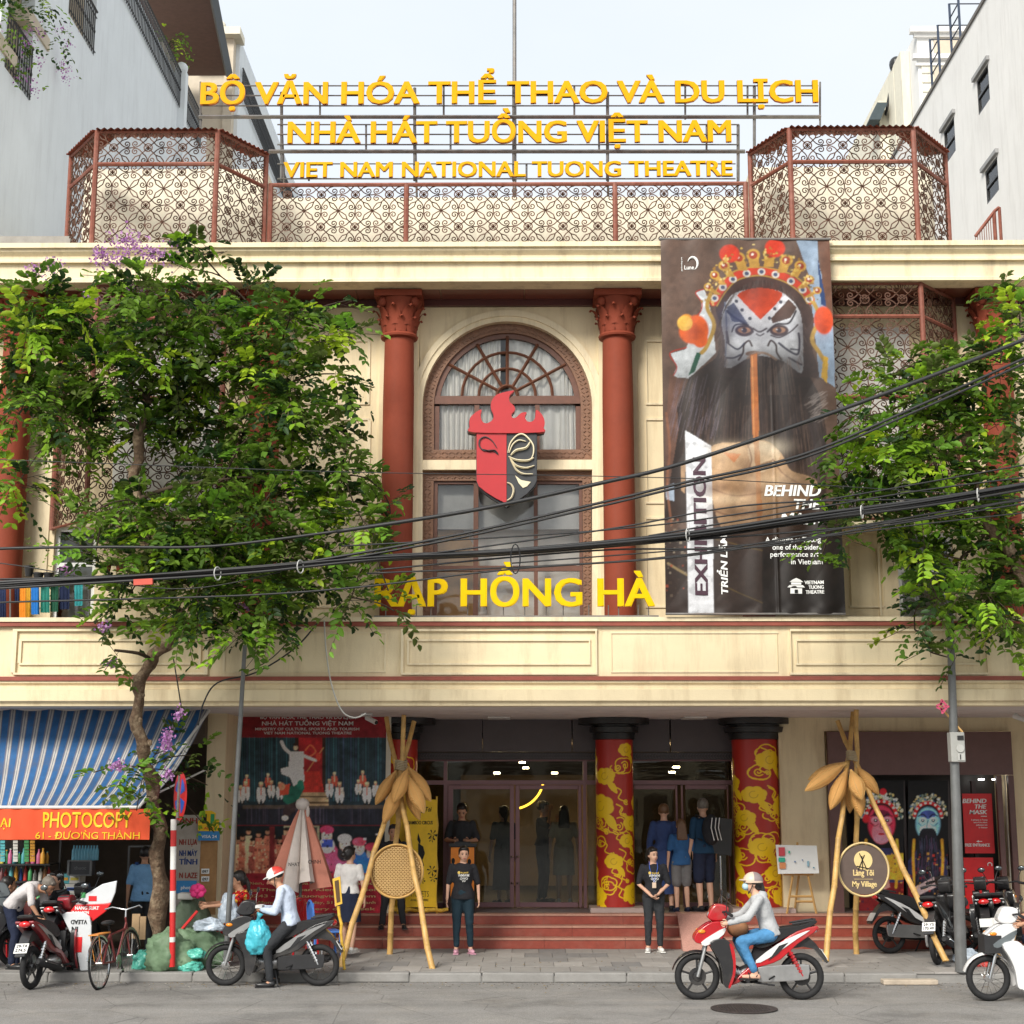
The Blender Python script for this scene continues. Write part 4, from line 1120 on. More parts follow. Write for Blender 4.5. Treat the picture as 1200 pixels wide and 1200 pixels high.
y2a, y2b = WX(80, 20, XN).y, a2.y; z2a = a2.z
def strips(y0, y1, z0, z1, hs): return rects_minus(y0, y1, z0, z1, hs)
hs = [(y1a + .3, y1b, z1a, z1a + 2.6), (y2a, y2b, z2a, z2a + 2.4)]
b = MB()
for y0, y1, z0, z1 in strips(24.2, 40.5, 0, zt_, hs): b.box((XN - .25, y0, z0), (XN, y1, z1))
b.box((XN - 8, 24.2, 0), (XN - .25, 24.45, zt_)); b.box((XN - 8, 40.3, 0), (XN - .25, 40.5, zt_)); b.box((XN - 8, 24.45, zt_ - .3), (XN - .25, 40.3, zt_ - .1))
b.build('wall', LWALL, nb)
b = MB()
for (y0, y1, z0, z1) in hs: b.box((XN - 1.6, y0 - .2, z0 - .3), (XN - 1.5, y1 + .2, z1 + .2)); b.box((XN - 1.5, y0, z0 - .15), (XN - .25, y1, z0)); b.box((XN - 1.5, y1, z0), (XN - .26, y1 + .1, z1)); b.box((XN - 1.5, y0, z1), (XN - .25, y1, z1 + .1))
b.build('balcony_recess', BEIGE, nb)
def yrail(root, X, y0, y1, z, h=1.0, m=BLACKM, step=.13):
 rl = empty('railing', (X, y0, z)); rl.parent = root; rl.location = Vector((X, y0, z)) - ORG[root.name]; ORG[rl.name] = Vector((X, y0, z))
 b = MB(); b.tube([(X, y0, z + h), (X, y1, z + h)], .03, 4); b.tube([(X, y0, z + h - .14), (X, y1, z + h - .14)], .015, 4); b.tube([(X, y0, z + .08), (X, y1, z + .08)], .015, 4); b.build('handrail', m, rl)
 b = MB(); y = y0
 while y < y1: b.tube([(X, y, z), (X, y, z + h)], .012, 4); b.ell((X, y, z + h * .5), (.025, .025, .05), nu=5, nv=4); y += step
 b.build('bars', m, rl, kind='stuff')
yrail(nb, XN + .02, y1a + .3, y1b, z1a); yrail(nb, XN + .02, y2a, y2b, z2a); yrail(nb, XN + .05, 28.5, 39.6, zt_ - .75, 1.0)
# terrace post with ball, dark timber eaves above
pp = WX(214, 75, XN + .05); b = MB(); b.box((XN - .12, pp.y - .15, zt_ - 2.2), (XN + .18, pp.y + .15, zt_ + .3)); b.ell((XN + .03, pp.y, zt_ + .42), (.17, .17, .17)); b.build('corner_post', LWALL, nb, smooth=40)
pe = W(262, 80, 41.0)
b = MB()
ez = W(230, 62, 40).z
e0, e1 = W(190, 8, 36), W(262, 80, 44.0)
b.prism([(XN - 3, 33, e0.z + .9), (e0.x + 1.4, 33, e0.z + .9), (e1.x, 44.5, e1.z), (XN - 3, 44.5, e1.z)], (0, 0, .12)); ev = b.build('eaves', mat('timber_soffit', (0.10, 0.05, 0.04), .6, var=.2), nb)
b = MB(); b.tube([(e0.x + 1.42, 33, e0.z + 1.0), (e1.x + .02, 44.5, e1.z + .1)], .16, 4); b.build('fascia', mat('slate_fascia', (0.035, 0.045, 0.055), .5), ev)
# house behind, white, with stepped outline
b = MB()
XB = W(262, 100, 45).x
b.box((XB - 9, 45, 0), (XB + .2, 60, W(258, 45, 45).z)); b.box((XB + .02, 44.9, 0), (XB + .3, 45.3, W(262, 40, 45).z + .1))
b2 = b.build('rear_house_wall', BEIGE, empty('rear_neighbour_house', (XB - 4, 52, 0), 'pale narrow house behind the blue-white wall, cornice and lantern at its corner', 'building'))
rh = b2.parent
b = MB(); b.prism([(XB + .3, 45.3, 0), (XB + .3, 45.3, W(272, 45, 45.3).z), (XB + .3, 58, W(272, 45, 45.3).z), (XB + .3, 58, 0)], (.12, 0, 0)); b.build('side_wall', LWALL, rh)
b = MB(); z_ = W(258, 45, 45).z; b.box((XB - 1.2, 44.6, z_ - .05), (XB + .55, 45.4, z_ + .2)); b.box((XB - .9, 44.7, z_ - 1.1), (XB - .1, 44.95, z_ - .3)); b.ell((XB - .2, 45, z_ + .4), (.22, .22, .22)); b.build('cornice', WHITEP, rh)
yrail(rh, XB + .5, 45.5, 57, W(300, 150, 50).z - 1.0, 1.0)
# right building
XRB = 9.75
rbld = empty('right_neighbour_building', (XRB + 4, 32, 0), 'tall plain white building on the right with three small windows', 'building')
zrt = WX(1155, 0, XRB).z
wins = []
for x0, y0, x1, y1 in ((1145, 78, 1159, 128), (1106.5, 139, 1119, 187), (1155, 186, 1169.6, 233)):
 a, c = WX(x0, (y0 + y1) / 2 + 8, XRB), WX(x1, (y0 + y1) / 2 - 6, XRB)
 zt2, zb2 = WX((x0 + x1) / 2, y0 + 5, XRB).z, WX((x0 + x1) / 2, y1, XRB).z
 wins.append((c.y, a.y, zb2, zt2))
b = MB()
for y0, y1, z0, z1 in strips(22.6, 44, 0, zrt, wins): b.box((XRB, y0, z0), (XRB + .3, y1, z1))
b.box((XRB + .3, 22.6, 0), (XRB + 12, 22.9, zrt)); b.box((XRB + .3, 43.7, 0), (XRB + 12, 44, zrt)); b.box((XRB + .3, 22.9, zrt - .4), (XRB + 12, 43.7, zrt - .2))
b.build('wall', RWALL, rbld)
for (y0, y1, z0, z1) in wins:
 b = MB(); X = XRB + .01; t = .05
 b.box((X, y0, z0), (X + .06, y0 + t, z1)); b.box((X, y1 - t, z0), (X + .06, y1, z1)); b.box((X, y0 + t, z0), (X + .06, y1 - t, z0 + t)); b.box((X, y0 + t, z1 - t), (X + .06, y1 - t, z1)); b.box((X, y0 + t, (z0 + z1) / 2 - .03), (X + .06, y1 - t, (z0 + z1) / 2 + .03))
 w_ = b.build('window', BLACKM, rbld)
 b = MB(); b.box((X + .03, y0 + t, z0 + t), (X + .04, y1 - t, z1 - t)); b.build('pane', GLASSW, w_)
 b = MB(); b.box((X + .12, y0, z0), (X + .15, y1, z1)); b.build('blind', mat('blue_blind', (0.30, 0.38, 0.42), .7), w_)
 b = MB(); b.box((XRB - .07, y0 - .12, z1 + .03), (XRB, y1 + .12, z1 + .12)); b.build('lintel', mat('grey_lintel', (0.3, 0.3, 0.3), .8), w_)
b = MB(); b.box((XRB - .04, 22.6, zrt), (XRB + .4, 44, zrt + .08)); b.build('coping', mat('dark_coping', (0.16, 0.15, 0.14), .8), rbld)
for dy_ in (0, 1.7):
 b = MB(); y = WX(1113, 40, XRB).y + dy_; y = 31.8 + dy_
 for s_ in (0, .7): b.tube([(XRB + .1, y + s_, zrt - 1.2), (XRB + .1, y + s_, zrt + 1.5), (XRB + .9, y + s_, zrt + 1.5), (XRB + .9, y + s_, zrt)], .03, 4)
 for k in range(9): b.tube([(XRB + .1, y, zrt - 1.1 + k * .28), (XRB + .1, y + .7, zrt - 1.1 + k * .28)], .018, 4)
 b.build('roof_ladder', mat('blue_black_steel', (0.03, 0.045, 0.08), .5), rbld)
# terrace rail and cornice low on the right
b = MB()
for k in range(4):
 z = WX(1170, 225, XRB - .05).z - k * .02
p1, p2 = W(1143, 276, 25.5), W(1171, 243, 25.5)
rr_ = empty('roof_stair_rail', (p1.x, 25.5, ROOFZ), 'small rust-red stair rail on the roof edge at the far right', 'railing')
for a, c in (((1143, 277), (1166, 247)), ((1166, 247), (1171, 243))): bar(rr_, W(*a, 25.5), W(*c, 25.5), .03, m=IRONR)
for x, y in ((1171, 243), (1165, 248)): bar(rr_, W(x, y, 25.5), (W(x, y, 25.5).x, 25.5, ROOFZ - .05), .03, m=IRONR, name='post')
b = MB()
for k in range(9):
 p = W(1143 + k * 2.5, 277 - k * 3.3, 25.5); b.tube([p, (p.x, 25.5, ROOFZ - .05)], .008, 3)
b.build('bars', IRONR, rr_, kind='stuff')
b = MB()
for k, (dz, dx) in enumerate(((0, 0), (.25, .12), (.5, .05), (.8, .2))):
 b.box((XRB - .25 - dx, 22.4, 10.6 + dz), (XRB - .002, 29.0, 10.72 + dz))
b.build('string_course', RWALL, rbld)
# far ornate building on the right
XF = W(1075, 60, 47).x
fb = empty('far_building', (XF + 5, 52, 0), 'ornate white block with roof cornice behind the right-hand building', 'building')
zc_ = W(1100, 37, 47).z
b = MB(); b.box((XF, 47, 0), (XF + 12, 60, zc_)); b.build('wall', RWALL, fb)
b = MB()
for y0, y1, ex in ((37, 43, .25), (43, 47, .12), (68, 73, .2), (77, 80, .1)):
 b.box((XF - ex, 47 - ex, zz(y1, 47)), (XF + 12, 47, zz(y0, 47)))
b.build('cornice', RWALL, fb)
for y0, y1 in ((49, 66), (82, 100), (104, 122)):
 b = MB(); frame = [(1095, y0, 1140, y1)]
 b.box((W(1094, y0, 47).x, 46.92, zz(y1, 47)), (W(1140, y0, 47).x, 46.999, zz(y0, 47))); b.build('panel', BEIGE, fb)
for k in range(5):
 b = MB(); b.box((XF + .1, 46.95, zz(88 + k * 11, 47)), (XF + 1.3, 46.999, zz(80 + k * 11, 47))); b.build('quoin', WHITEP, fb)
# its side wall steps down to the left
b = MB(); b.prism([(XF - .3, 48, 0), (XF - .3, 48, W(1072, 60, 48).z), (XF - .3, 62, W(1072, 60, 48).z), (XF - .3, 62, 0)], (.29, 0, 0))
x2 = W(1048, 90, 49).x; b.box((x2, 49, 0), (XF - .31, 58, W(1060, 78, 49).z)); x3 = W(1030, 130, 50).x; b.box((x3, 50, 0), (x2 - .02, 58, W(1040, 118, 50).z))
b.build('side_wing', WHITEP, fb)
b = MB()
p = W(1047, 76, 49.2); b.tube([(p.x + .1, 49.2, W(1048, 100, 49).z), (p.x + .1, 49.2, p.z)], .08, 6); b.ell((p.x + .1, 49.2, p.z), (.25, .25, .3)); b.tube([W(1038, 135, 49.8), W(1045, 95, 49.8)], .05, 4); b.tube([W(1062, 78, 48.9), W(1072, 58, 48.9)], .05, 4)
b.build('roof_fittings', BLACKM, fb)
b = MB(); b.prism([W(1019, 140, 49.5), W(1028, 120, 49.5), W(1040, 120, 49.5), W(1032, 140, 49.5)], (0, 1, 0)); b.build('awning', mat('dark_tent', (0.06, 0.08, 0.09), .6), fb)
# ================================================================ the opposite side of the street (seen in the glass)
b = MB(); b.box((-60, -30, 0), (60, -26, .13)); b.build('opposite_pavement', SLABM[0], kind='structure')
ob = empty('opposite_building', (0, -31, 0), 'row of plain shophouses across the street, seen only in reflections', 'building')
for k in range(9):
 x0 = -36 + k * 8.2; h = (5.5, 6, 7, 5.5, 6.5, 5, 7, 6, 5.5)[k]
 b = MB(); b.box((x0, -38, 0), (x0 + 8.0, -30, h)); w_ = b.build('house_front', (WHITEP, BEIGE, CREAM)[k % 3], ob)
 b = MB()
 for i in range(2):
  for j in range(2): b.box((x0 + 1 + i * 3.4, -29.99, .6 + j * 2.6), (x0 + 3.4 + i * 3.4, -29.95, 2.3 + j * 2.6))
 b.build('openings', DARKIN, w_)
# ================================================================ people
SKIN = mat('skin', (0.50, 0.27, 0.17), 0.55, var=0.06, scale=12)
SKINL = mat('skin_light', (0.62, 0.37, 0.26), 0.55, var=0.06, scale=12)
HAIR = mat('black_hair', (0.012, 0.009, 0.008), 0.45, var=0.3, scale=40)
HAIRB = mat('brown_hair', (0.13, 0.065, 0.03), 0.5, var=0.3, scale=40)
HAIRG = mat('grey_hair', (0.16, 0.14, 0.12), 0.6, var=0.3, scale=40)
HAIRR = mat('reddish_brown_hair', (0.08, 0.03, 0.018), 0.5, var=0.3, scale=40)
EYEM = mat('eye_dark', (0.02, 0.012, 0.01), 0.3); LIPM = mat('lips', (0.42, 0.12, 0.10), 0.5)
def cloth(name, c, **k): return mat('cloth_' + name, c, 0.85, var=k.pop('var', 0.14), scale=k.pop('scale', 9), bump=.5, bscale=26, sheen=.0, **k)
BLACKT = cloth('black', (0.022, 0.022, 0.026)); NAVY = cloth('navy', (0.018, 0.024, 0.05)); WHITEC = cloth('white', (0.72, 0.70, 0.68)); BLUEW = cloth('pale_blue', (0.50, 0.57, 0.70))
CHAR = cloth('charcoal', (0.03, 0.032, 0.036)); TEALJ = cloth('dark_teal', (0.016, 0.035, 0.05)); GREYG = cloth('grey_green', (0.06, 0.07, 0.068)); BLUED = cloth('dusk_blue', (0.035, 0.06, 0.16))
BLUET = cloth('mid_blue', (0.03, 0.10, 0.24)); GREYS = cloth('mid_grey', (0.16, 0.155, 0.155)); DBLUE = cloth('deep_blue', (0.016, 0.05, 0.10)); JEAN = cloth('jeans', (0.07, 0.22, 0.42), scale=5, var=.3); GREYH = cloth('pale_grey', (0.42, 0.43, 0.44))
SKYB = cloth('sky_blue', (0.19, 0.38, 0.62)); POLO = cloth('greyish_white', (0.55, 0.52, 0.52)); BEIGED = cloth('beige', (0.42, 0.36, 0.25))
def red_floral():
 m = cloth('red_floral', (0.50, 0.012, 0.014)); n, l = m.node_tree.nodes, m.node_tree.links; b = n['Principled BSDF']
 tc = n.new('ShaderNodeTexCoord'); v = n.new('ShaderNodeTexNoise'); v.inputs['Scale'].default_value = 13; v.inputs['Detail'].default_value = 1
 l.new(tc.outputs['Object'], v.inputs['Vector'])
 r = n.new('ShaderNodeValToRGB'); r.color_ramp.interpolation = 'CONSTANT'; r.color_ramp.elements[0].color = (0.5, 0.012, 0.014, 1); r.color_ramp.elements[1].position = .57; r.color_ramp.elements[1].color = (0.75, .45, .06, 1)
 e = r.color_ramp.elements.new(.66); e.color = (0.75, .65, .5, 1); e = r.color_ramp.elements.new(.36); e.color = (0.03, 0.01, 0.01, 1); e = r.color_ramp.elements.new(.40); e.color = (0.5, 0.012, 0.014, 1)
 l.new(v.outputs['Fac'], r.inputs['Fac']); l.new(r.outputs['Color'], b.inputs['Base Color']); return m
REDFL = red_floral()
# joints of a standing 1.60 m figure facing -Y
J0 = dict(head=(0, -.01, 1.485), neck=(0, .005, 1.37), chest=(0, 0, 1.22), waist=(0, 0, 1.03), pelvis=(0, .01, .90),
   lsh=(-.165, .01, 1.30), rsh=(.165, .01, 1.30), lel=(-.225, .02, 1.04), rel=(.225, .02, 1.04), lwr=(-.235, -.03, .81), rwr=(.235, -.03, .81),
   lhip=(-.085, .01, .85), rhip=(.085, .01, .85), lkn=(-.09, -.01, .47), rkn=(.09, -.01, .47), lan=(-.095, .03, .085), ran=(.095, .03, .085))
def cone_mesh(mb, a, b, ra, rb, n=12, sq=1.0, side=None):
 a, b = Vector(a), Vector(b); k = 5
 mb.tube([a + (b - a) * (i / k) for i in range(k + 1)], [ra + (rb - ra) * (i / k) for i in range(k + 1)], n)
 mb.ell(a, (ra, ra, ra), nu=10, nv=6); mb.ell(b, (rb, rb, rb), nu=10, nv=6)
PENDING = []
def hash_(s): return sum(map(ord, s)) % 97
def remesh(mb, voxel, name, m, parent, smooth_iter=2, extra=None, **kw):
 me = bpy.data.meshes.new(name); me.from_pydata(mb.v, [], mb.f); me.update()
 o = bpy.data.objects.new(name, me); COL.objects.link(o)
 r = o.modifiers.new('r', 'REMESH'); r.mode = 'VOXEL'; r.voxel_size = voxel; r.use_smooth_shade = True
 s = o.modifiers.new('s', 'SMOOTH'); s.iterations = smooth_iter; s.factor = .6
 PENDING.append((o, name, m, parent, extra, kw))
def torso(mb, J, w=1.0, infl=0.0, hips=True, chest=True, fem=0.0, hem=None):
 pel, wa, ch, nk = [Vector(J[k]) for k in ('pelvis', 'waist', 'chest', 'neck')]
 sx = (Vector(J['rsh']) - Vector(J['lsh'])); side = sx.normalized()
 hx = (Vector(J['rhip']) - Vector(J['lhip'])).normalized()
 def ring(c, up, sd, rx, ry):
  up = up.normalized(); sd = (sd - up * sd.dot(up)).normalized(); f = up.cross(sd)
  return [c + sd * (rx + infl) * math.cos(t) + f * (ry + infl) * math.sin(t) for t in np.linspace(0, 2 * PI, 17)[:-1]]
 up1 = wa - pel; up2 = ch - wa; up3 = nk - ch
 if up3.length < .01: up3 = Vector((0, 0, 1))
 rings = []
 if hem is not None: rings += [ring(pel - up1.normalized() * hem, up1, hx, .158 * w + .1 * hem, .118 + .1 * hem), ring(pel + up1 * .15, up1, hx, .158 * w, .112), ring(pel + up1 * .6, up1, hx, .142 * w, .103)]
 elif hips: rings += [ring(pel - up1.normalized() * .10, up1, hx, .105 * w, .085), ring(pel - up1.normalized() * .02, up1, hx, .155 * w, .115), ring(pel + up1 * .5, up1, hx, .145 * w, .105)]
 rings += [ring(wa, up1 + up2, hx + side, (.125 - .008 * fem) * w, .092)]
 if chest:
  rings += [ring(wa + up2 * .5, up2, side, .138 * w, .10), ring(ch, up2 + up3, side, .150 * w, .108), ring(ch + up3 * .45, up3, side, .150 * w, .095), ring(ch + up3 * .72, up3, side, .105 * w, .075), ring(nk - up3 * .1, up3, side, .055, .055)]
 vs = [p for r_ in rings for p in r_]; fs = []
 for i in range(len(rings) - 1):
  for j in range(16): fs.append((i * 16 + j, i * 16 + (j + 1) % 16, (i + 1) * 16 + (j + 1) % 16, (i + 1) * 16 + j))
 fs += [tuple(range(15, -1, -1)), tuple((len(rings) - 1) * 16 + j for j in range(16))]
 mb.add(vs, fs)
def lerp(a, b, t): return Vector(a) + (Vector(b) - Vector(a)) * t
def hand(fg, palm_mb, wr, el, J, side, curl=.35, fdir=None):
 """palm in the remeshed body; fingers as five tapered chains; returns nothing"""
 wr = Vector(wr); d = (Vector(fdir) if fdir is not None else (wr - Vector(el))).normalized()
 inward = Vector((-side, 0, 0)); inward = (inward - d * inward.dot(d)); inward = inward.normalized() if inward.length > .1 else Vector((0, -1, 0))
 front = d.cross(inward) * side
 if front.y > 0: front = -front
 p = wr + d * .075
 M = Matrix((front, inward, d)).transposed()
 palm_mb.ell(wr + d * .045, (.036, .017, .052), M=M, nu=10, nv=8)
 for i, (o, L) in enumerate(((.030, .062), (.010, .070), (-.010, .066), (-.028, .052))):
  a = p + front * o - d * .01
  b_ = a + (d * math.cos(curl * .4) + inward * math.sin(curl * .4)) * L * .45
  c = b_ + (d * math.cos(curl * 1.4) + inward * math.sin(curl * 1.4)) * L * .32
  e = c + (d * math.cos(curl * 2.4) + inward * math.sin(curl * 2.4)) * L * .25
  fg.tube([a, b_, c, e], [.0088, .0082, .0075, .006], 6)
 a = wr + d * .022 + front * .028; b_ = a + (d * .7 + front * .7).normalized() * .032; c = b_ + (d * .9 + front * .2 + inward * .3).normalized() * .026
 fg.tube([a, b_, c], [.0115, .010, .0078], 6)
def person(label, loc, rot=0.0, scale=1.0, J=None, top=None, sleeve=.45, bottom=None, leg=1.0, skirt=None, hair=HAIR, hairstyle='short', skin=SKIN, shoes=BLACKM, look=0.0, tilt=0.0, fem=0.0, w=1.0, barefoot=False, hem=0.0, curl=.35, group=None, nolegs=False, vox=.016, topname='shirt', botname='trousers', armdir=None, cat='person', fdl=None, fdr=None, collar=None):
 j = dict(J0); j.update(J or {})
 root = empty('person', (0, 0, 0), label, cat, group)
 head = Vector(j['head']); nk = Vector(j['neck'])
 # body
 b = MB(); fg = MB()
 torso(b, j, w, 0, fem=fem)
 cone_mesh(b, nk - Vector((0, 0, .03)), head - Vector((0, 0, .05)), .054, .048)
 HM = Matrix.Rotation(look, 3, 'Z') @ Matrix.Rotation(tilt, 3, 'X')
 def H(p): return head + HM @ Vector(p)
 b.ell(H((0, .012, .025)), (.074, .092, .098), M=HM, nu=16, nv=12); b.ell(H((0, -.025, -.035)), (.056, .062, .072), M=HM, nu=14, nv=10); b.ell(H((0, -.048, -.082)), (.026, .026, .022), M=HM, nu=8, nv=6)
 b.ell(H((0, -.094, -.016)), (.012, .018, .026), M=HM @ Matrix.Rotation(R(-14), 3, 'X'), nu=8, nv=6); b.ell(H((0, -.104, -.032)), (.017, .012, .010), M=HM, nu=8, nv=6)
 for s in (-1, 1): b.ell(H((s * .076, .012, -.01)), (.009, .02, .032), M=HM, nu=8, nv=6); b.ell(H((s * .035, -.058, -.035)), (.022, .022, .02), M=HM, nu=8, nv=6)
 for s, a in ((-1, 'l'), (1, 'r')):
  sh, el, wr = j[a + 'sh'], j[a + 'el'], j[a + 'wr']
  cone_mesh(b, sh, el, .048 * (1 - .1 * fem), .037 * (1 - .1 * fem)); cone_mesh(b, el, wr, .036 * (1 - .1 * fem), .024)
  hand(fg, b, wr, el, j, s, curl, (fdl if s < 0 else fdr))
  if not nolegs:
   hp, kn, an = j[a + 'hip'], j[a + 'kn'], j[a + 'an']
   cone_mesh(b, hp, kn, .080, .053); m_ = lerp(kn, an, .32); cone_mesh(b, kn, m_ , .050, .050); cone_mesh(b, m_, an, .050, .034)
   ft = Vector(j.get(a + 'toe', (Vector(an) + Vector((s * .02, -.15, -.045)))))
   b.ell(Vector(an) + Vector((0, .02, -.035)), (.035, .045, .04), nu=10, nv=8); cone_mesh(b, Vector(an) + Vector((0, 0, -.035)), ft, .036, .026)
 remesh(b, vox, 'body', skin, root, 2, fg)
 # face details
 e = MB()
 for s in (-1, 1):
  e.ell(H((s * .030, -.083, .004)), (.014, .008, .006), M=HM, nu=8, nv=6); e.obox(H((s * .031, -.086, .024)), (.032, .006, .006), HM)
 e.build('eyes', EYEM, root)
 e = MB(); e.ell(H((0, -.088, -.058)), (.022, .009, .007), M=HM, nu=8, nv=6); e.build('mouth', LIPM, root)
 # hair
 if hairstyle:
  h = MB(); h.ell(H((0, .030, .045)), (.084, .096, .090), M=HM, nu=16, nv=12)
  if hairstyle in ('bun', 'pony', 'long', 'bob'): h.ell(H((0, .06, .0)), (.080, .062, .085), M=HM, nu=14, nv=10)
  for s in (-1, 1): h.ell(H((s * .066, .02, .02)), (.018, .045, .05), M=HM, nu=8, nv=6)
  h.ell(H((0, -.045, .085)), (.064, .035, .03), M=HM, nu=10, nv=6)
  if hairstyle == 'bun': h.ell(H((0, .135, .0)), (.045, .045, .045), M=HM, nu=10, nv=8)
  if hairstyle == 'pony': cone_mesh(h, H((0, .11, .01)), H((0.02, .13, -.08)), .03, .03); cone_mesh(h, H((0.02, .13, -.08)), H((.03, .12, -.20)), .03, .015)
  if hairstyle == 'side': cone_mesh(h, H((-.05, .08, -.02)), H((-.075, .04, -.14)), .03, .022)
  if hairstyle in ('long',):
   for x in (-.05, -.025, 0, .025, .05): cone_mesh(h, H((x, .09, .02)), H((x * 1.4, .115, -.22)), .035, .03);
  if hairstyle == 'bob':
   for x in (-.065, -.04, 0, .04, .065): cone_mesh(h, H((x, .05, .0)), H((x * 1.2, .055, -.10)), .032, .03)
  remesh(h, .013, 'hair', hair, root, 1)
 # clothes
 I = .013
 if top is not None:
  t = MB(); torso(t, j, w * 1.02, I, fem=fem, hem=hem)
  for s, a in ((-1, 'l'), (1, 'r')):
   sh, el, wr = j[a + 'sh'], j[a + 'el'], j[a + 'wr']
   if sleeve > 0:
    if sleeve <= .5: cone_mesh(t, sh, lerp(sh, el, min(1, sleeve * 2)), .055, .058 - .012 * sleeve)
    else:
     cone_mesh(t, sh, el, .056, .050); cone_mesh(t, el, lerp(el, wr, min(.97, (sleeve - .5) * 2)), .053, .038)
  remesh(t, vox, topname, top, root, 3)
 if bottom is not None and not nolegs:
  t = MB(); pel, wa = Vector(j['pelvis']), Vector(j['waist'])
  up = wa - pel; hx = (Vector(j['rhip']) - Vector(j['lhip'])).normalized()
  M = Matrix((hx, up.normalized().cross(hx), up.normalized())).transposed()
  t.ell(pel + up * .0, (.158 * w, .122, .15), M=M, nu=16, nv=10)
  for s, a in ((-1, 'l'), (1, 'r')):
   hp, kn, an = j[a + 'hip'], j[a + 'kn'], j[a + 'an']
   lk = min(1, leg * 2); cone_mesh(t, hp, lerp(hp, kn, lk), .096 + (.01 if leg < .6 else 0), .096 - .030 * lk + (.02 if leg < .6 else 0))
   if leg > .5: cone_mesh(t, kn, lerp(kn, an, (leg - .5) * 2), .066, .048)
  remesh(t, vox, botname, bottom, root, 3)
 if skirt is not None:
  col_, ln = skirt; t = MB(); pel, wa = Vector(j['pelvis']), Vector(j['waist'])
  kx = [lerp(j['lhip'], j['lkn'], ln), lerp(j['rhip'], j['rkn'], ln)]; mid = (kx[0] + kx[1]) / 2
  n = 28; rings = []
  for c, rx, ry in ((wa - (wa - pel) * .1, .128 * w, .10), (pel + (wa - pel) * .2, .158 * w, .125), (pel - Vector((0, 0, .05)), .172 * w, .135), (lerp(pel, mid, .6), .178, .140), (mid, .186, .145)):
   rings.append([c + Vector(((rx + .006 * math.cos(7 * q)) * math.cos(q), (ry + .006 * math.cos(7 * q)) * math.sin(q), 0)) for q in np.linspace(0, 2 * PI, n + 1)[:-1]])
  t.add([p for r_ in rings for p in r_], [(i * n + q, (i + 1) * n + q, (i + 1) * n + (q + 1) % n, i * n + (q + 1) % n) for i in range(len(rings) - 1) for q in range(n)])
  t.build('skirt', col_, root, smooth=60)
 if shoes is not None and not nolegs:
  for s, a in ((-1, 'l'), (1, 'r')):
   an = Vector(j[a + 'an']); ft = Vector(j.get(a + 'toe', (an + Vector((s * .02, -.15, -.045)))))
   t = MB(); d = ft - an; d.z = min(0, d.z) ; c = lerp(an + Vector((0, 0, -.045)), ft, .45)
   dd = (ft - (an + Vector((0, .0, -.05)))).normalized(); sd = dd.cross(Vector((0, 0, 1))).normalized(); uu = sd.cross(dd)
   M = Matrix((sd, dd, uu)).transposed()
   t.ell(c, (.042, .135, .036), M=M, nu=14, nv=8); t.ell(an + Vector((0, .012, -.03)), (.040, .055, .042), nu=12, nv=8)
   t.obox(c - uu * .028, (.078, .26, .016), M)
   t.build('shoe', shoes, root, smooth=60)
 root['_r'] = (loc[0], loc[1], loc[2], rot, scale)
 return root, j, HM
def settle(root):
 x, y, z, r_, s = root['_r']; del root['_r']
 root.location = (x, y, z); root.rotation_euler = (0, 0, r_); root.scale = (s, s, s)
def harvest():
 bpy.context.view_layer.update()
 dg = bpy.context.evaluated_depsgraph_get()
 for o, name, m, parent, extra, kw in PENDING:
  me = bpy.data.meshes.new_from_object(o.evaluated_get(dg)); me.name = name
  if extra and extra.v:
   v = np.zeros(len(me.vertices) * 3); me.vertices.foreach_get('co', v); k = len(me.vertices)
   vs = v.reshape(-1, 3).tolist() + [list(p) for p in extra.v]; fs = [tuple(p.vertices) for p in me.polygons] + [tuple(i + k for i in f) for f in extra.f]
   bpy.data.meshes.remove(me); me = bpy.data.meshes.new(name); me.from_pydata(vs, [], fs); me.update()
  if name != 'body':
   amp, fq = (.004, 30) if name == 'hair' else (.011, 8); nv_ = len(me.vertices); v = np.zeros(nv_ * 3); nn = np.zeros(nv_ * 3); me.vertices.foreach_get('co', v); me.vertices.foreach_get('normal', nn); v = v.reshape(-1, 3); nn = nn.reshape(-1, 3); sd = len(name) + hash_(parent.name)
   k_ = np.array([mnoise.noise(Vector((p[0] * fq + sd, p[1] * fq, p[2] * fq * (.3 if name == 'hair' else .75)))) - .9 * abs(mnoise.noise(Vector((p[0] * fq * 1.3, p[1] * fq * 1.3 + sd, p[2] * fq * 1.1)))) + .25 for p in v]); me.vertices.foreach_set('co', (v + nn * (k_ * amp)[:, None]).ravel()); me.update()
  me.materials.clear(); me.materials.append(m); me.shade_smooth()
  n = bpy.data.objects.new(name, me); COL.objects.link(n); n.parent = parent
  tag(n, **kw)
  old = o.data; bpy.data.objects.remove(o); bpy.data.meshes.remove(old)
 PENDING.clear()
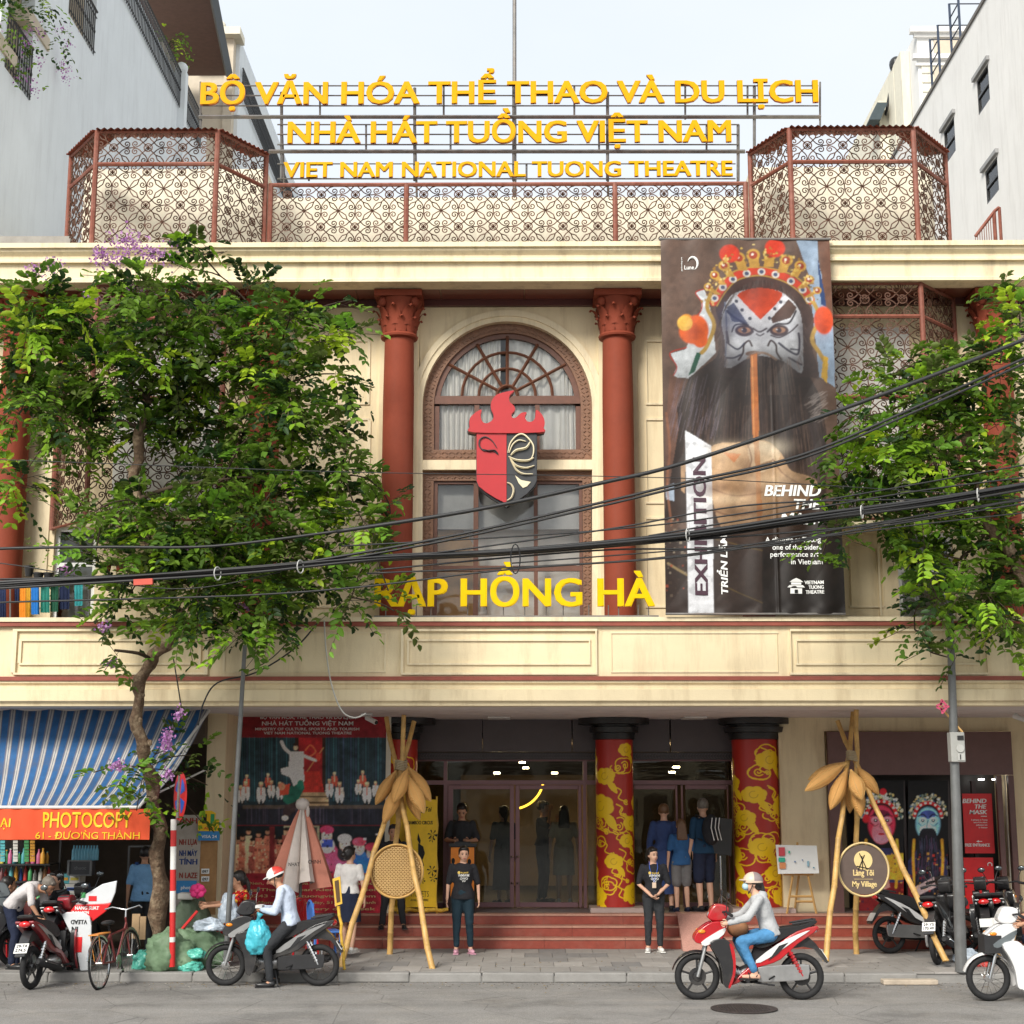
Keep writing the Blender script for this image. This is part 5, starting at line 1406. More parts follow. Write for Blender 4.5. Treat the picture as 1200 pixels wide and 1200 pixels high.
def helmet(root, H_, c, c2=None, face='y', HM=None, visor=True):
 b = MB(); M = HM or Matrix.Identity(3); h = Vector(H_)
 n = 16
 for i in range(9):
  th = PI * .56 * i / 8
  for k in range(n):
   ph = 2 * PI * k / n; b.v.append(tuple(h + M @ Vector((.108 * math.sin(th) * math.cos(ph), .012 + .128 * math.sin(th) * math.sin(ph), .035 + .112 * math.cos(th)))))
 for i in range(8):
  for k in range(n): b.f.append((i * n + k, (i + 1) * n + k, (i + 1) * n + (k + 1) % n, i * n + (k + 1) % n)); b.m.append(0 if (c2 is None or abs(k - 11.5) < 4 or i > 6) else 1)
 b.build('helmet', [c, c2 or c], root, smooth=60)
 if visor:
  v = MB(); v.ell(h + M @ Vector((0, -.115, .045)), (.085, .055, .012), M=M, nu=12, nv=6); v.build('visor', c, root, smooth=60)
 s = MB(); s.tube([h + M @ Vector(p) for p in ((-.085, 0, .0), (-.07, -.035, -.08), (0, -.05, -.125), (.07, -.035, -.08), (.085, 0, .0))], .006, 4); s.build('chin_strap', BLACKM, root)
SHOEP = mat('pink_shoe', (0.62, 0.33, 0.42), .6); SHOEW = mat('white_shoe', (0.72, 0.71, 0.68), .5); PHONE = mat('phone_black', (.01, .01, .012), .2)
ORANGE = mat('orange_print', (0.80, 0.24, 0.02), .5); YEL = mat('yellow_print', (0.80, 0.50, 0.01), .5); GOLD = mat('gold_print', (.78, .55, .12), .5)
folk = []
def P(*a, **k):
 r = person(*a, **k); folk.append(r[0]); return r
# two young women in front of the steps
g = G(542, 1118); p, j, M = P('young woman in black printed T-shirt and pink shoes standing alone before the steps', g, .14, 1.0, top=BLACKT, bottom=TEALJ, leg=.93, shoes=SHOEP, hairstyle='bun', skin=SKINL, hem=.08, fem=1,
 J=dict(head=(0.012, -.015, 1.482), lwr=(-.25, -.07, .815), rel=(.24, .045, 1.04), rwr=(.245, -.01, .81), rkn=(.10, -.045, .47), ran=(.125, .01, .085)))
def shirt_print(p, x0, y):
 for t, x, z, w_, h_, m_ in (('tuoi', -.045, 1.205, .11, .028, GOLD), ('WMWM', -.09, 1.155, .17, .04, WHITE), ('OVVO', -.06, 1.11, .12, .035, WHITE), ('VV', -.03, 1.075, .06, .03, WHITE)):
  text('shirt_print', t, m_, p, (x + x0, y, z), w_, h_, .006)
 b = MB(); b.lathe([(0, 0), (.022, 0), (.022, .006), (0, .006)], (x0 - .075, y - .003, 1.217), 12, axis='y'); b.build('shirt_badge', GOLD, p)
shirt_print(p, 0, -.139)
g = G(767, 1116); p, j, M = P('young woman in black T-shirt with lanyard, hands clasped, white shoes, below the ramp', g, 0, .985, top=BLACKT, bottom=CHAR, leg=.95, shoes=SHOEW, hairstyle='pony', skin=SKINL, hem=.05, fem=1, look=R(25),
 J=dict(lel=(-.235, .0, 1.04), rel=(.235, .0, 1.04), lwr=(-.045, -.155, .865), rwr=(.055, -.17, .89)), fdl=(.8, -.2, -.5), fdr=(-.8, -.2, -.5), curl=.6)
shirt_print(p, .01, -.139)
b = MB()
for s in (-1, 1): b.tube([(s * .06, .0, 1.385), (s * .065, -.10, 1.30), (s * .03, -.135, 1.17), (0, -.142, 1.07)], .006, 4)
b.build('lanyard', mat('blue_ribbon', (.05, .12, .5), .6), p)
b = MB(); b.obox((0, -.15, 1.03), (.062, .006, .085)); b.obox((0, -.155, 1.03), (.04, .004, .05)); b.build('name_card', mat('card_pale', (.65, .5, .38), .5), p)
# ticket seller behind the podium
g = G(543, 1066, PZ); g = Vector((xx(541, 1000, 26.0), 26.0, PZ)); P('man in dark T-shirt with short black hair looking down behind the orange podium', g, 0, 1.08, top=CHAR, bottom=BLACKT, hairstyle='short', tilt=R(22), J=dict(lwr=(-.12, -.25, 1.05), rwr=(.12, -.25, 1.05), lel=(-.24, -.04, 1.06), rel=(.24, -.04, 1.06)))
# three visitors seen from behind
g = G(780, 1068, PZ); P('woman in long dusk-blue dress with brown hair up, seen from behind at the door', Vector((g.x, 25.75, PZ)), PI - .1, 1.08, top=BLUED, sleeve=.8, bottom=None, skirt=(BLUED, 1.55), hair=HAIRB, hairstyle='short', skin=SKINL, shoes=BLACKT, fem=1, topname='dress_top')
g = G(801, 1070, PZ); P('girl in blue T-shirt and grey shorts with long brown hair, seen from behind', Vector((g.x, 25.6, PZ)), PI + .15, .93, top=BLUET, sleeve=.42, bottom=GREYS, leg=.46, hair=HAIRB, hairstyle='long', skin=SKINL, shoes=NAVY, hem=.1, fem=1)
g = G(826, 1068, PZ); p, j, M = P('grey-haired man in dark blue shirt and shorts with a black-and-white backpack', Vector((g.x, 25.7, PZ)), PI + .5, 1.13, top=DBLUE, sleeve=.45, bottom=NAVY, leg=.52, hair=HAIRG, hairstyle='short', skin=SKINL, shoes=BLACKT, w=1.15, look=R(-20), tilt=R(10), hem=.08)
b = MB(); b.ell((0, .20, 1.17), (.15, .10, .22), nu=16, nv=12); bp_ = b.build('backpack', BLACKT, p, smooth=70)
b = MB()
for x in (-.09, -.03, .04): b.tube([(x, .285, 1.34), (x + .04, .31, 1.2), (x - .02, .295, 1.02)], .008, 4)
b.build('cords', WHITEC, bp_)
b = MB()
for s in (-1, 1): b.tube([(s * .1, .14, 1.33), (s * .12, .0, 1.38), (s * .12, -.13, 1.25), (s * .14, .0, 1.05), (s * .12, .13, 1.02)], .014, 5)
b.build('straps', BLACKT, bp_)
# woman in white blouse walking away
g = G(408, 1119); p, j, M = P('woman in white blouse, navy skirt and white heels walking away left of the tripod', g, PI - .25, 1.0, top=WHITEC, sleeve=.3, skirt=(NAVY, .95), hairstyle='bun', skin=SKINL, shoes=SHOEW, fem=1, hem=.0,
 J=dict(ran=(.10, -.06, .10), rkn=(.10, -.06, .47), lan=(-.09, .10, .12), lkn=(-.09, .02, .47)), look=R(-30))
# legs behind the round tray
g = G(455, 1102, .295); P('person in dark trousers with a black bag, mostly hidden behind the round woven tray', Vector((g.x, 25.0, .40)), .1, 1.02, top=BLACKT, bottom=CHAR, shoes=BLACKM, hairstyle='short', J=dict(lan=(-.16, .03, .085), ran=(.17, .03, .085), lkn=(-.12, -.02, .47), rkn=(.13, -.02, .47)))
# foyer figures
P('woman in beige summer dress with long black hair standing inside the glass door', (xx(661, 1000, 27.4), 27.4, PZ), PI, 1.05, top=BEIGED, sleeve=.35, skirt=(BEIGED, 1.0), hairstyle='long', skin=SKINL, shoes=SHOEW, fem=1)
P('man in black T-shirt holding a phone to his face inside the glass door', (xx(637, 1000, 27.6), 27.6, PZ), R(70), 1.1, top=BLACKT, bottom=BLACKT, J=dict(lwr=(-.09, -.14, 1.45), lel=(-.2, -.16, 1.2), rwr=(.09, -.2, 1.3), rel=(.2, -.12, 1.1)))
P('woman in grey top and long dark skirt inside, left of the door join', (xx(590, 1000, 27.2), 27.2, PZ), PI + .5, 1.05, top=GREYG, sleeve=.4, skirt=(BLACKT, 1.6), hairstyle='pony', skin=SKINL, fem=1)
# shop side
g = G(166, 1100, .13); P('man in sky-blue shirt and dark trousers seen from behind beside the tree trunk', Vector((xx(168, 1050, 23.6), 23.6, .13)), PI + .2, 1.0, top=SKYB, sleeve=.42, bottom=CHAR, hairstyle='short', hem=.1, w=1.1)
sit = dict(pelvis=(0, .06, .50), waist=(0, .04, .63), chest=(0, .0, .83), neck=(0, -.03, .99), head=(0, -.07, 1.10), lsh=(-.165, -.01, .92), rsh=(.165, -.01, .92), lhip=(-.085, .05, .46), rhip=(.085, .05, .46), lkn=(-.12, -.36, .48), rkn=(.12, -.36, .48), lan=(-.12, -.34, .09), ran=(.12, -.34, .09),
   lel=(-.22, -.12, .68), rel=(.22, -.12, .68), lwr=(-.12, -.34, .62), rwr=(.12, -.34, .62))
g = W(283, 1058, 22.7); P('seated woman in red floral dress reaching forward, hair tied back', (g.x, 22.75, .10), R(-72), 1.08, J={**sit, 'lwr': (-.12, -.46, .80), 'rwr': (.12, -.46, .78), 'lel': (-.2, -.24, .80), 'rel': (.2, -.24, .80)}, top=REDFL, sleeve=.4, bottom=REDFL, leg=.9, hairstyle='pony', fem=1, tilt=R(12), topname='dress_top', botname='dress_bottom')
g = W(24, 1060, 22.0)
P('grey-haired man in whitish polo shirt bending forward beside the parked motorbikes', (xx(22, 1060, 21.9), 21.95, .13), R(78), 1.0, J=dict(pelvis=(0, .10, .86), waist=(0, .02, .98), chest=(0, -.17, 1.08), neck=(0, -.31, 1.12), head=(0, -.42, 1.13), lsh=(-.165, -.24, 1.12), rsh=(.165, -.24, 1.12), lel=(-.2, -.30, .88), rel=(.2, -.28, .86), lwr=(-.14, -.40, .70), rwr=(.14, -.42, .72), lhip=(-.085, .10, .82), rhip=(.085, .10, .82)),
 top=POLO, sleeve=.45, bottom=NAVY, hair=HAIRG, tilt=R(40), hem=.02, w=1.1)
P('girl with black hair in dark top seated among the shop goods', (xx(69, 1050, 22.9), 22.9, .12), R(-35), 1.06, J=sit, top=CHAR, bottom=BLACKT, hairstyle='bob', skin=SKINL, fem=1)
P('boy with cropped black hair in dark shirt seated beside the bending man', (xx(50, 1060, 22.7), 22.7, .05), R(60), 1.02, J=sit, top=BLACKT, bottom=BLACKT, hairstyle='short', tilt=R(15))
P('person in dark jacket seated at the far left edge of the shop', (xx(4, 1060, 22.9), 22.9, .05), R(120), 1.05, J=sit, top=NAVY, bottom=BLACKT, hairstyle='short')
# riders
RIDE = dict(pelvis=(0, .28, .83), waist=(0, .24, .97), chest=(0, .17, 1.16), neck=(0, .11, 1.31), head=(0, .07, 1.42), lsh=(-.17, .14, 1.24), rsh=(.17, .14, 1.24), lhip=(-.09, .26, .80), rhip=(.09, .26, .80), lkn=(-.17, -.12, .72), rkn=(.17, -.12, .72), lan=(-.16, .06, .33), ran=(.16, .06, .33),
   lel=(-.27, -.04, 1.02), rel=(.27, -.04, 1.02), lwr=(-.27, -.27, .96), rwr=(.27, -.27, .96))
BIKE1 = G(877, 1170, 0); BIKE1 = Vector((BIKE1.x, 19.85, 0))
p, j, M = P('rider in beige helmet, face mask, pale grey hoodie and blue jeans on the red motorbike', BIKE1, R(-90), 1.0, J={**RIDE, 'ltoe': (-.17, -.10, .30), 'rtoe': (.17, -.10, .30)}, top=GREYH, sleeve=.98, bottom=JEAN, leg=.93, hairstyle='pony', skin=SKINL, shoes=None, fem=1, curl=.9, hem=.06)
helmet(p, j['head'], mat('helmet_beige', (.60, .46, .36), .35), mat('helmet_grey', (.25, .2, .2), .4))
b = MB(); b.ell((0, -.015, 1.385), (.062, .045, .05)); b.build('face_mask', mat('mask_blue', (.42, .60, .66), .8), p, smooth=70)
b = MB(); b.ell((0, .19, 1.27), (.10, .07, .07)); b.build('hood', GREYH, p, smooth=70)
for s in (-1, 1):
 b = MB(); b.obox((s * .16, -.03, .272), (.085, .24, .02)); b.tube([(s * .12, -.02, .29), (s * .16, -.03, .345), (s * .20, -.02, .29)], .008, 5); b.tube([(s * .125, .06, .30), (s * .16, .10, .35), (s * .2, .06, .30)], .007, 5); b.build('sandal', BLACKM, p)
b = MB(); b.ell((-.06, -.12, .86), (.12, .14, .11)); b.build('tan_bag', mat('tan_leather', (.33, .16, .08), .6, bump=.3), p, smooth=70)
BIKE2 = G(318, 1156, 0); BIKE2 = Vector((BIKE2.x, 21.15, 0))
p, j, M = P('man in helmet, pale blue shirt and black trousers sitting astride the black parked motorbike', Vector((BIKE2.x - .01, 21.15, 0)), R(-90), 1.0, J=dict(RIDE, pelvis=(0, .24, .83), waist=(0, .22, .97), chest=(0, .17, 1.17), neck=(0, .09, 1.32), head=(0, .02, 1.42), lsh=(-.17, .13, 1.25), rsh=(.17, .13, 1.25), lel=(-.22, .06, .98), rel=(.22, .06, .98), lwr=(-.06, -.14, 1.02), rwr=(.06, -.16, 1.0), lhip=(-.09, .22, .80), rhip=(.09, .22, .80), lkn=(-.2, -.04, .46 + .05), rkn=(.2, -.04, .51), lan=(-.21, .02, .085), ran=(.21, .02, .085)),
 top=BLUEW, sleeve=.96, bottom=CHAR, leg=.97, hairstyle='short', shoes=BLACKM, tilt=R(25), w=1.1, fdl=(.3, -.9, .1), fdr=(-.3, -.9, .1), hem=.04)
helmet(p, Vector(j['head']), mat('helmet_white', (.72, .70, .68), .3), mat('helmet_red', (.55, .05, .04), .35), HM=Matrix.Rotation(R(25), 3, 'X'))
b = MB(); b.box((-.10, -.26, 1.02), (.08, -.14, 1.06)); b.build('paper', WHITEC, p)
BIKE3 = G(1212, 1170, 0); BIKE3 = Vector((BIKE3.x, 19.75, 0))
p, j, M = P('rider whose bare forearm and knee enter the frame at the right edge', Vector((BIKE3.x + .02, 19.75, 0)), R(-90), 1.0, J=RIDE, top=NAVY, sleeve=.3, bottom=NAVY, leg=.45, hairstyle='short')
helmet(p, j['head'], MATS['helmet_grey'])
harvest()
for r_ in folk: settle(r_)
# ================================================================ motorbikes (front towards -X, wheels on z=0)
PL_BLK = mat('black_plastic', (0.02, 0.02, 0.022), 0.3, var=.15, coat=.4, dirt=((.12, .11, .1), .5))
PL_MAT = mat('matt_black_plastic', (0.028, 0.028, 0.03), 0.65, var=.2)
PL_RED = mat('red_bodywork', (0.42, 0.008, 0.014), 0.25, var=.12, coat=.6, dirt=((.25, .2, .17), .45)); PL_DRED = mat('wine_bodywork', (0.22, 0.012, 0.02), 0.3, var=.1, coat=.6, dirt=((.2, .16, .13), .5))
PL_WHT = mat('white_bodywork', (0.70, 0.70, 0.70), 0.25, var=.05, coat=.6); PL_GRY = mat('grey_bodywork', (0.12, 0.14, 0.15), 0.3, var=.1, coat=.6); PL_SIL = mat('silver_case', (0.42, 0.42, 0.42), 0.35, metal=.7, var=.2)
SEATM = mat('seat_vinyl', (0.02, 0.02, 0.021), 0.55, bump=.3); TAILR = mat('tail_red', (0.6, 0.01, 0.012), 0.15, coat=1.0); INDIC = mat('amber_lens', (0.8, 0.25, 0.02), .2); LENS = mat('clear_lens', (0.55, 0.58, 0.6), 0.1, metal=.3)
PLATE = mat('number_plate', (0.72, 0.72, 0.70), .5); INK = mat('black_print', (0.015, 0.015, 0.015), .6); REDP = mat('red_print', (0.62, 0.012, 0.015), .5)
def BP(pts): return [((x - 655) / 507.0, (1050 - z) / 507.0) for x, z in pts]
def slab_(b, pts, y0, y1, smooth=0):
 if smooth: pts = [(p.x, p.y) for p in cr([(a, c, 0) for a, c in pts], smooth, True)]
 b.prism([(x, y0, z) for x, z in pts], (0, y1 - y0, 0))
def wheel(root, x, r, kind, name, rimm):
 w = empty(name, (x, 0, r)); w.parent = root; w.location = Vector((x, 0, r)); ORG[w.name] = Vector((x, 0, r))
 b = MB(); n = 36; R_, t = r - .043, .043
 for i in range(n):
  a = 2 * PI * i / n
  for k in range(8):
   q = 2 * PI * k / 8; b.v.append((x + (R_ + t * math.cos(q)) * math.cos(a), t * .95 * math.sin(q), r + (R_ + t * math.cos(q)) * math.sin(a)))
 for i in range(n):
  for k in range(8): b.f.append((i * 8 + k, i * 8 + (k + 1) % 8, ((i + 1) % n) * 8 + (k + 1) % 8, ((i + 1) % n) * 8 + k)); b.m.append(0)
 b.build('tyre', RUBBER, w, smooth=180)
 b = MB(); rr = r - .072
 b.lathe([(rr + .012, -.022), (rr + .014, .022), (rr - .006, .018), (rr - .012, 0), (rr - .006, -.018), (rr + .012, -.022)], (x, 0, r), 36, 'y', cap=False)
 b.build('rim', rimm, w, smooth=40)
 b = MB(); b.lathe([(.03, -.05), (.055, -.045), (.055, .045), (.03, .05)], (x, 0, r), 16, 'y')
 if kind == 'alloy':
  for k in range(5):
   a = PI / 2 + k * 2 * PI / 5; d = Vector((math.cos(a), 0, math.sin(a))); c = Vector((x, 0, r)); b.tube([c + d * .04, c + d * (rr * .6), c + d * (rr)], [.022, .013, .016], 5)
  b.lathe([(.11, -.034), (.11, -.03), (.06, -.03), (.06, -.034)], (x, 0, r), 20, 'y')
 else:
  for k in range(18):
   a = k * 2 * PI / 18; s = 1 if k % 2 else -1
   b.tube([(x + .045 * math.cos(a + .6 * s), s * .03, r + .045 * math.sin(a + .6 * s)), (x + rr * math.cos(a), 0, r + rr * math.sin(a))], .0032, 3, cap=False)
 b.build('spokes', (PL_BLK if kind == 'alloy' else CHROME), w, smooth=40)
def motorbike(label, main, accent, kind='alloy', rimm=None, case=PL_SIL, group=None, plate=None, exhaust=-1, cub=False, name='motorbike', seatm=SEATM, moving=False):
 root = empty(name, (0, 0, 0), label, 'motorbike', group)
 rimm = rimm or (PL_BLK if kind == 'alloy' else CHROME)
 wheel(root, -.655, .285, kind, 'front_wheel', rimm); wheel(root, .655, .285, kind, 'rear_wheel', rimm)
 b = MB()
 for s in (-1, 1): b.tube([(-.655, s * .075, .285), (-.575, s * .075, .56), (-.50, s * .05, .80)], [.022, .024, .02], 8)
 b.build('fork', PL_SIL if not cub else CHROME, root, smooth=50)
 b = MB(); n = 12; vs = []
 for i in range(n + 1):
  a = R(20 + 145 * i / n); rr = .33
  for q in (-1, -.5, .5, 1): vs.append((-.655 + rr * math.cos(a) * (1 - .03 * abs(q)), q * .062, .285 + (rr - .035 * abs(q) ** 2) * math.sin(a)))
 b.add(vs, [(i * 4 + k, i * 4 + k + 1, i * 4 + k + 5, i * 4 + k + 4) for i in range(n) for k in range(3)])
 b.build('front_fender', main if cub else PL_BLK, root, smooth=60)
 # cowl, leg shield
 for s in (-1, 1):
  b = MB(); slab_(b, BP([(305, 655), (340, 612), (420, 565), (505, 572), (500, 620), (480, 672), (420, 712), (350, 702), (310, 690)]), s * .02, s * .13, 3); b.build('front_cowl', main, root, smooth=35, bevel=.01)
  b = MB(); slab_(b, BP([(345, 690), (420, 640), (500, 600), (490, 640), (420, 690), (370, 712)]), s * .131, s * .142, 2); b.build('cowl_stripe', accent, root, smooth=35)
  b = MB(); slab_(b, BP([(400, 690), (480, 665), (525, 690), (540, 740), (545, 880), (515, 960), (482, 950), (470, 850), (440, 770)]), s * .12, s * .20, 3); b.build('leg_shield', PL_BLK if not cub else main, root, smooth=35, bevel=.008)
  b = MB(); slab_(b, BP([(520, 695), (545, 715), (558, 800), (550, 890), (518, 965), (508, 955), (535, 885), (540, 800)]), s * .195, s * .212, 2); b.build('shield_trim', main, root, smooth=35)
  b = MB(); slab_(b, BP([(530, 955), (600, 880), (700, 805), (850, 690), (960, 622), (1090, 588), (1070, 628), (960, 700), (850, 795), (760, 830), (690, 850), (620, 915)]), s * .06, s * .135, 2); sp = b.build('side_panel', main, root, smooth=35, bevel=.01)
  b = MB(); slab_(b, BP([(690, 800), (830, 700), (960, 640), (1040, 615), (960, 665), (840, 745), (720, 812)]), s * .136, s * .144, 2); b.build('side_stripe', accent, root, smooth=35)
  b = MB(); slab_(b, BP([(840, 710), (900, 690), (830, 760), (770, 800)]), s * .136, s * .147); b.build('side_vent', PL_MAT, root)
 b = MB(); slab_(b, BP([(470, 700), (520, 700), (560, 900), (640, 900), (700, 810), (800, 720), (700, 700), (650, 830), (600, 850), (560, 830), (540, 700)]), -.055, .055); b.build('frame_cover', PL_MAT, root)
 b = MB(); slab_(b, BP([(690, 690), (745, 640), (840, 606), (980, 585), (1075, 556), (1085, 572), (1015, 612), (900, 655), (765, 722), (695, 722)]), -.115, .115, 3); b.build('seat', seatm, root, smooth=50, bevel=.03)
 b = MB()
 for s in (-1, 1): b.tube([((930 - 655) / 507, s * .11, .93), ((1010 - 655) / 507, s * .115, .955), ((1075 - 655) / 507, s * .09, .975)], .014, 6)
 b.tube([((1075 - 655) / 507, -.09, .975), ((1085 - 655) / 507, 0, .98), ((1075 - 655) / 507, .09, .975)], .014, 6); b.build('grab_rail', PL_MAT, root, smooth=50)
 # head
 b = MB(); slab_(b, BP([(398, 545), (402, 512), (440, 458), (515, 465), (530, 495), (505, 555), (435, 562)]), -.095, .095, 3); hd = b.build('handlebar_cover', main, root, smooth=40, bevel=.02)
 b = MB(); b.ell(((412 - 655) / 507, 0, 1.03), (.035, .085, .05), nu=14, nv=8); b.build('headlight', LENS, hd, smooth=80)
 b = MB(); b.obox(((500 - 655) / 507, 0, 1.14), (.08, .16, .02), Matrix.Rotation(R(-25), 3, 'Y')); b.build('dashboard', PL_MAT, hd)
 b = MB()
 for s in (-1, 1): b.tube([(-.33, s * .06, 1.07), (-.30, s * .2, 1.09), (-.25, s * .34, 1.05)], .014, 6); b.tube([(-.28, s * .24, 1.075), (-.245, s * .35, 1.05)], .021, 8); b.tube([(-.33, s * .22, 1.08), (-.33, s * .34, 1.05)], .006, 4)
 b.build('handlebar', PL_MAT, root, smooth=50)
 for s in (-1, 1):
  b = MB(); b.tube([(-.29, s * .22, 1.08), (-.30, s * .27, 1.20), (-.29, s * .30, 1.26)], .007, 5); b.ell((-.285, s * .31, 1.29), (.018, .06, .042), nu=12, nv=8); mi = b.build('mirror', PL_BLK, root, smooth=60)
  b = MB(); b.ell((-.270, s * .31, 1.29), (.008, .05, .034), nu=12, nv=6); b.build('mirror_glass', mat('mirror_grey', (.16, .18, .19), .15, metal=.8), mi, smooth=80)
  b = MB(); b.ell((-.60, s * .13, .84), (.05, .02, .025), nu=10, nv=6); b.build('indicator', INDIC, root, smooth=80)
 # tail, fender, plate
 b = MB(); b.ell(((1085 - 655) / 507, 0, .865), (.05, .085, .045), nu=14, nv=8); b.build('tail_light', TAILR, root, smooth=80)
 for s in (-1, 1): b = MB(); b.ell(((1060 - 655) / 507, s * .11, .85), (.05, .025, .028), nu=10, nv=6); b.build('rear_indicator', LENS, root, smooth=80)
 b = MB(); slab_(b, BP([(960, 700), (1030, 655), (1080, 700), (1158, 815), (1145, 822), (1070, 735), (1000, 720), (900, 735), (820, 790), (860, 730)]), -.07, .07); b.build('rear_fender', PL_BLK, root, smooth=40)
 b = MB(); px_ = (1118 - 655) / 507; M = Matrix.Rotation(R(-33), 3, 'Y'); b.obox((px_ + .025, 0, .56), (.006, .19, .14), M); pl_ = b.build('number_plate', PLATE, root)
 if plate:
  for i, ln in enumerate(plate):
   text('plate_text', ln, INK, pl_, M @ Vector((.006, -.075, .012 - i * .06)) + Vector((px_ + .025, 0, .56)), .15, .042, .003, right=(0, 1, 0), up=M @ Vector((0, 0, 1)), bold=.02)
 # engine, case, exhaust, shocks
 b = MB(); b.ell((.0, 0, .32), (.17, .10, .09), nu=14, nv=10); b.tube([(-.12, 0, .32), (-.28, 0, .36)], [.07, .06], 10)
 for k in range(5): b.lathe([(.078, -.006), (.078, .006)], (-.14 - .028 * k, 0, .33 + .008 * k), 12, 'x')
 b.build('engine', PL_SIL, root, smooth=40)
 for s in (-1, 1):
  if s == exhaust:
   b = MB(); b.tube([(-.2, s * .08, .27), (-.05, s * .12, .20), (.15, s * .15, .21)], .018, 8); b.tube([(.12, s * .15, .22), (.25, s * .155, .25), (.75, s * .165, .36), (.80, s * .165, .37)], [.03, .05, .056, .03], 12); ex = b.build('exhaust', PL_MAT, root, smooth=40)
   b = MB(); b.tube([(.35, s * .205, .285), (.68, s * .22, .36)], .02, 6, sy=.4); b.build('heat_shield', CHROME, ex, smooth=60)
  else:
   b = MB(); slab_(b, BP([(700, 855), (740, 838), (1000, 826), (1030, 850), (1025, 895), (990, 922), (730, 935), (700, 915)]), s * .085, s * .125, 3); b.build('chain_case', case, root, smooth=40, bevel=.008)
  b = MB(); b.tube([(.655, s * .11, .30), (.49, s * .12, .62)], .018, 8)
  for k in range(7): p = lerp((.63, s * .11, .35), (.52, s * .12, .56), k / 6); b.tube([p, p + Vector((-.012, 0, .02))], .031, 8)
  b.build('rear_shock', PL_RED if main is PL_RED else CHROME, root, smooth=40)
  b = MB(); b.tube([(-.05, s * .10, .24), (-.05, s * .24, .245)], .014, 6); b.tube([(-.05, s * .15, .245), (-.05, s * .25, .25)], .022, 6); b.tube([(.30, s * .12, .30), (.22, s * .2, .27)], .012, 5); b.build('footrest', RUBBER, root, smooth=40)
 b = MB(); b.tube([(.05, -.10, .22), (.12, -.2, .02)] if not moving else [(.05, -.10, .22), (.30, -.12, .19)], .012, 6); b.build('side_stand', PL_MAT, root)
 return root
def place(root, p, rz, lean=0.0, s=1.0): root.location = (p[0], p[1], p[2]); root.rotation_euler = (R(lean), 0, R(rz)); root.scale = (s, s, s)
m1 = motorbike('red, white and black motorbike ridden along the road past the steps', PL_RED, PL_WHT, plate=None, exhaust=1, moving=True); place(m1, BIKE1, 0, 0, 1.0)
m2 = motorbike('black spoked motorbike parked at the kerb under the man in the pale blue shirt', PL_BLK, PL_SIL, kind='spoke', rimm=CHROME, case=PL_MAT, plate=('29-K4', '51.26'), exhaust=1); place(m2, BIKE2, 0, 0, .96)
m3 = motorbike('pale grey spoked scooter with wire wheel entering at the right edge', PL_WHT, PL_GRY, kind='spoke', rimm=CHROME, cub=True, moving=True); place(m3, BIKE3, 0, 0, .98)
b = MB(); b.box((-.72, -.14, .60), (-.50, .14, .82)); bk = b.build('front_basket', PL_MAT, m3)
g = G(68, 1150, 0); m4 = motorbike('wine-red motorbike seen from behind with white number plate at the left', PL_DRED, PL_SIL, rimm=mat('gold_rim', (.45, .3, .1), .3, metal=.8), plate=('29-T4', '274.5'), exhaust=1); place(m4, (g.x + .02, 21.4, 0.0), 180 + 80, 3, .98)
g = G(8, 1140, 0); m5 = motorbike('slate-grey scooter cut off by the left edge of the photo', PL_GRY, PL_BLK); place(m5, (g.x - .28, 21.8, .13), 180 + 28, 3)
g = G(1052, 1110); m6 = motorbike('black scooter with white stripes parked before the steps, tail to the left', PL_BLK, PL_WHT, rimm=PL_SIL, group='motorbikes parked by the right-hand doorway'); place(m6, (g.x + .28, 24.2, .13), 180 + 14, 4, .98)
g = G(1100, 1125); m7 = motorbike('black motorbike with round red tail light and plate facing the street', PL_BLK, PL_GRY, plate=('29-Y5', '170.49'), group='motorbikes parked by the right-hand doorway', exhaust=1); place(m7, (g.x + .12, 23.1, .13), 180 + 62, 4, .98)
for i, (x, D, rz, lab) in enumerate(((1158, 23.9, 180 + 75, 'black motorbike beyond the steel pole, handlebars against the red poster'), (1182, 24.0, 180 + 66, 'black scooter farthest right in the row, before the cream jamb'))):
 c = copy_tree(m6); c['label'] = lab; place(c, (xx(x, 1100, D), D, .13), rz, 4, .97)
g = G(112, 1120); m8 = motorbike('dark motorbike half covered by white and red paper fertiliser sacks', PL_BLK, PL_GRY); place(m8, (g.x + .05, 22.3, .13), 180 + 84, 3, .97)
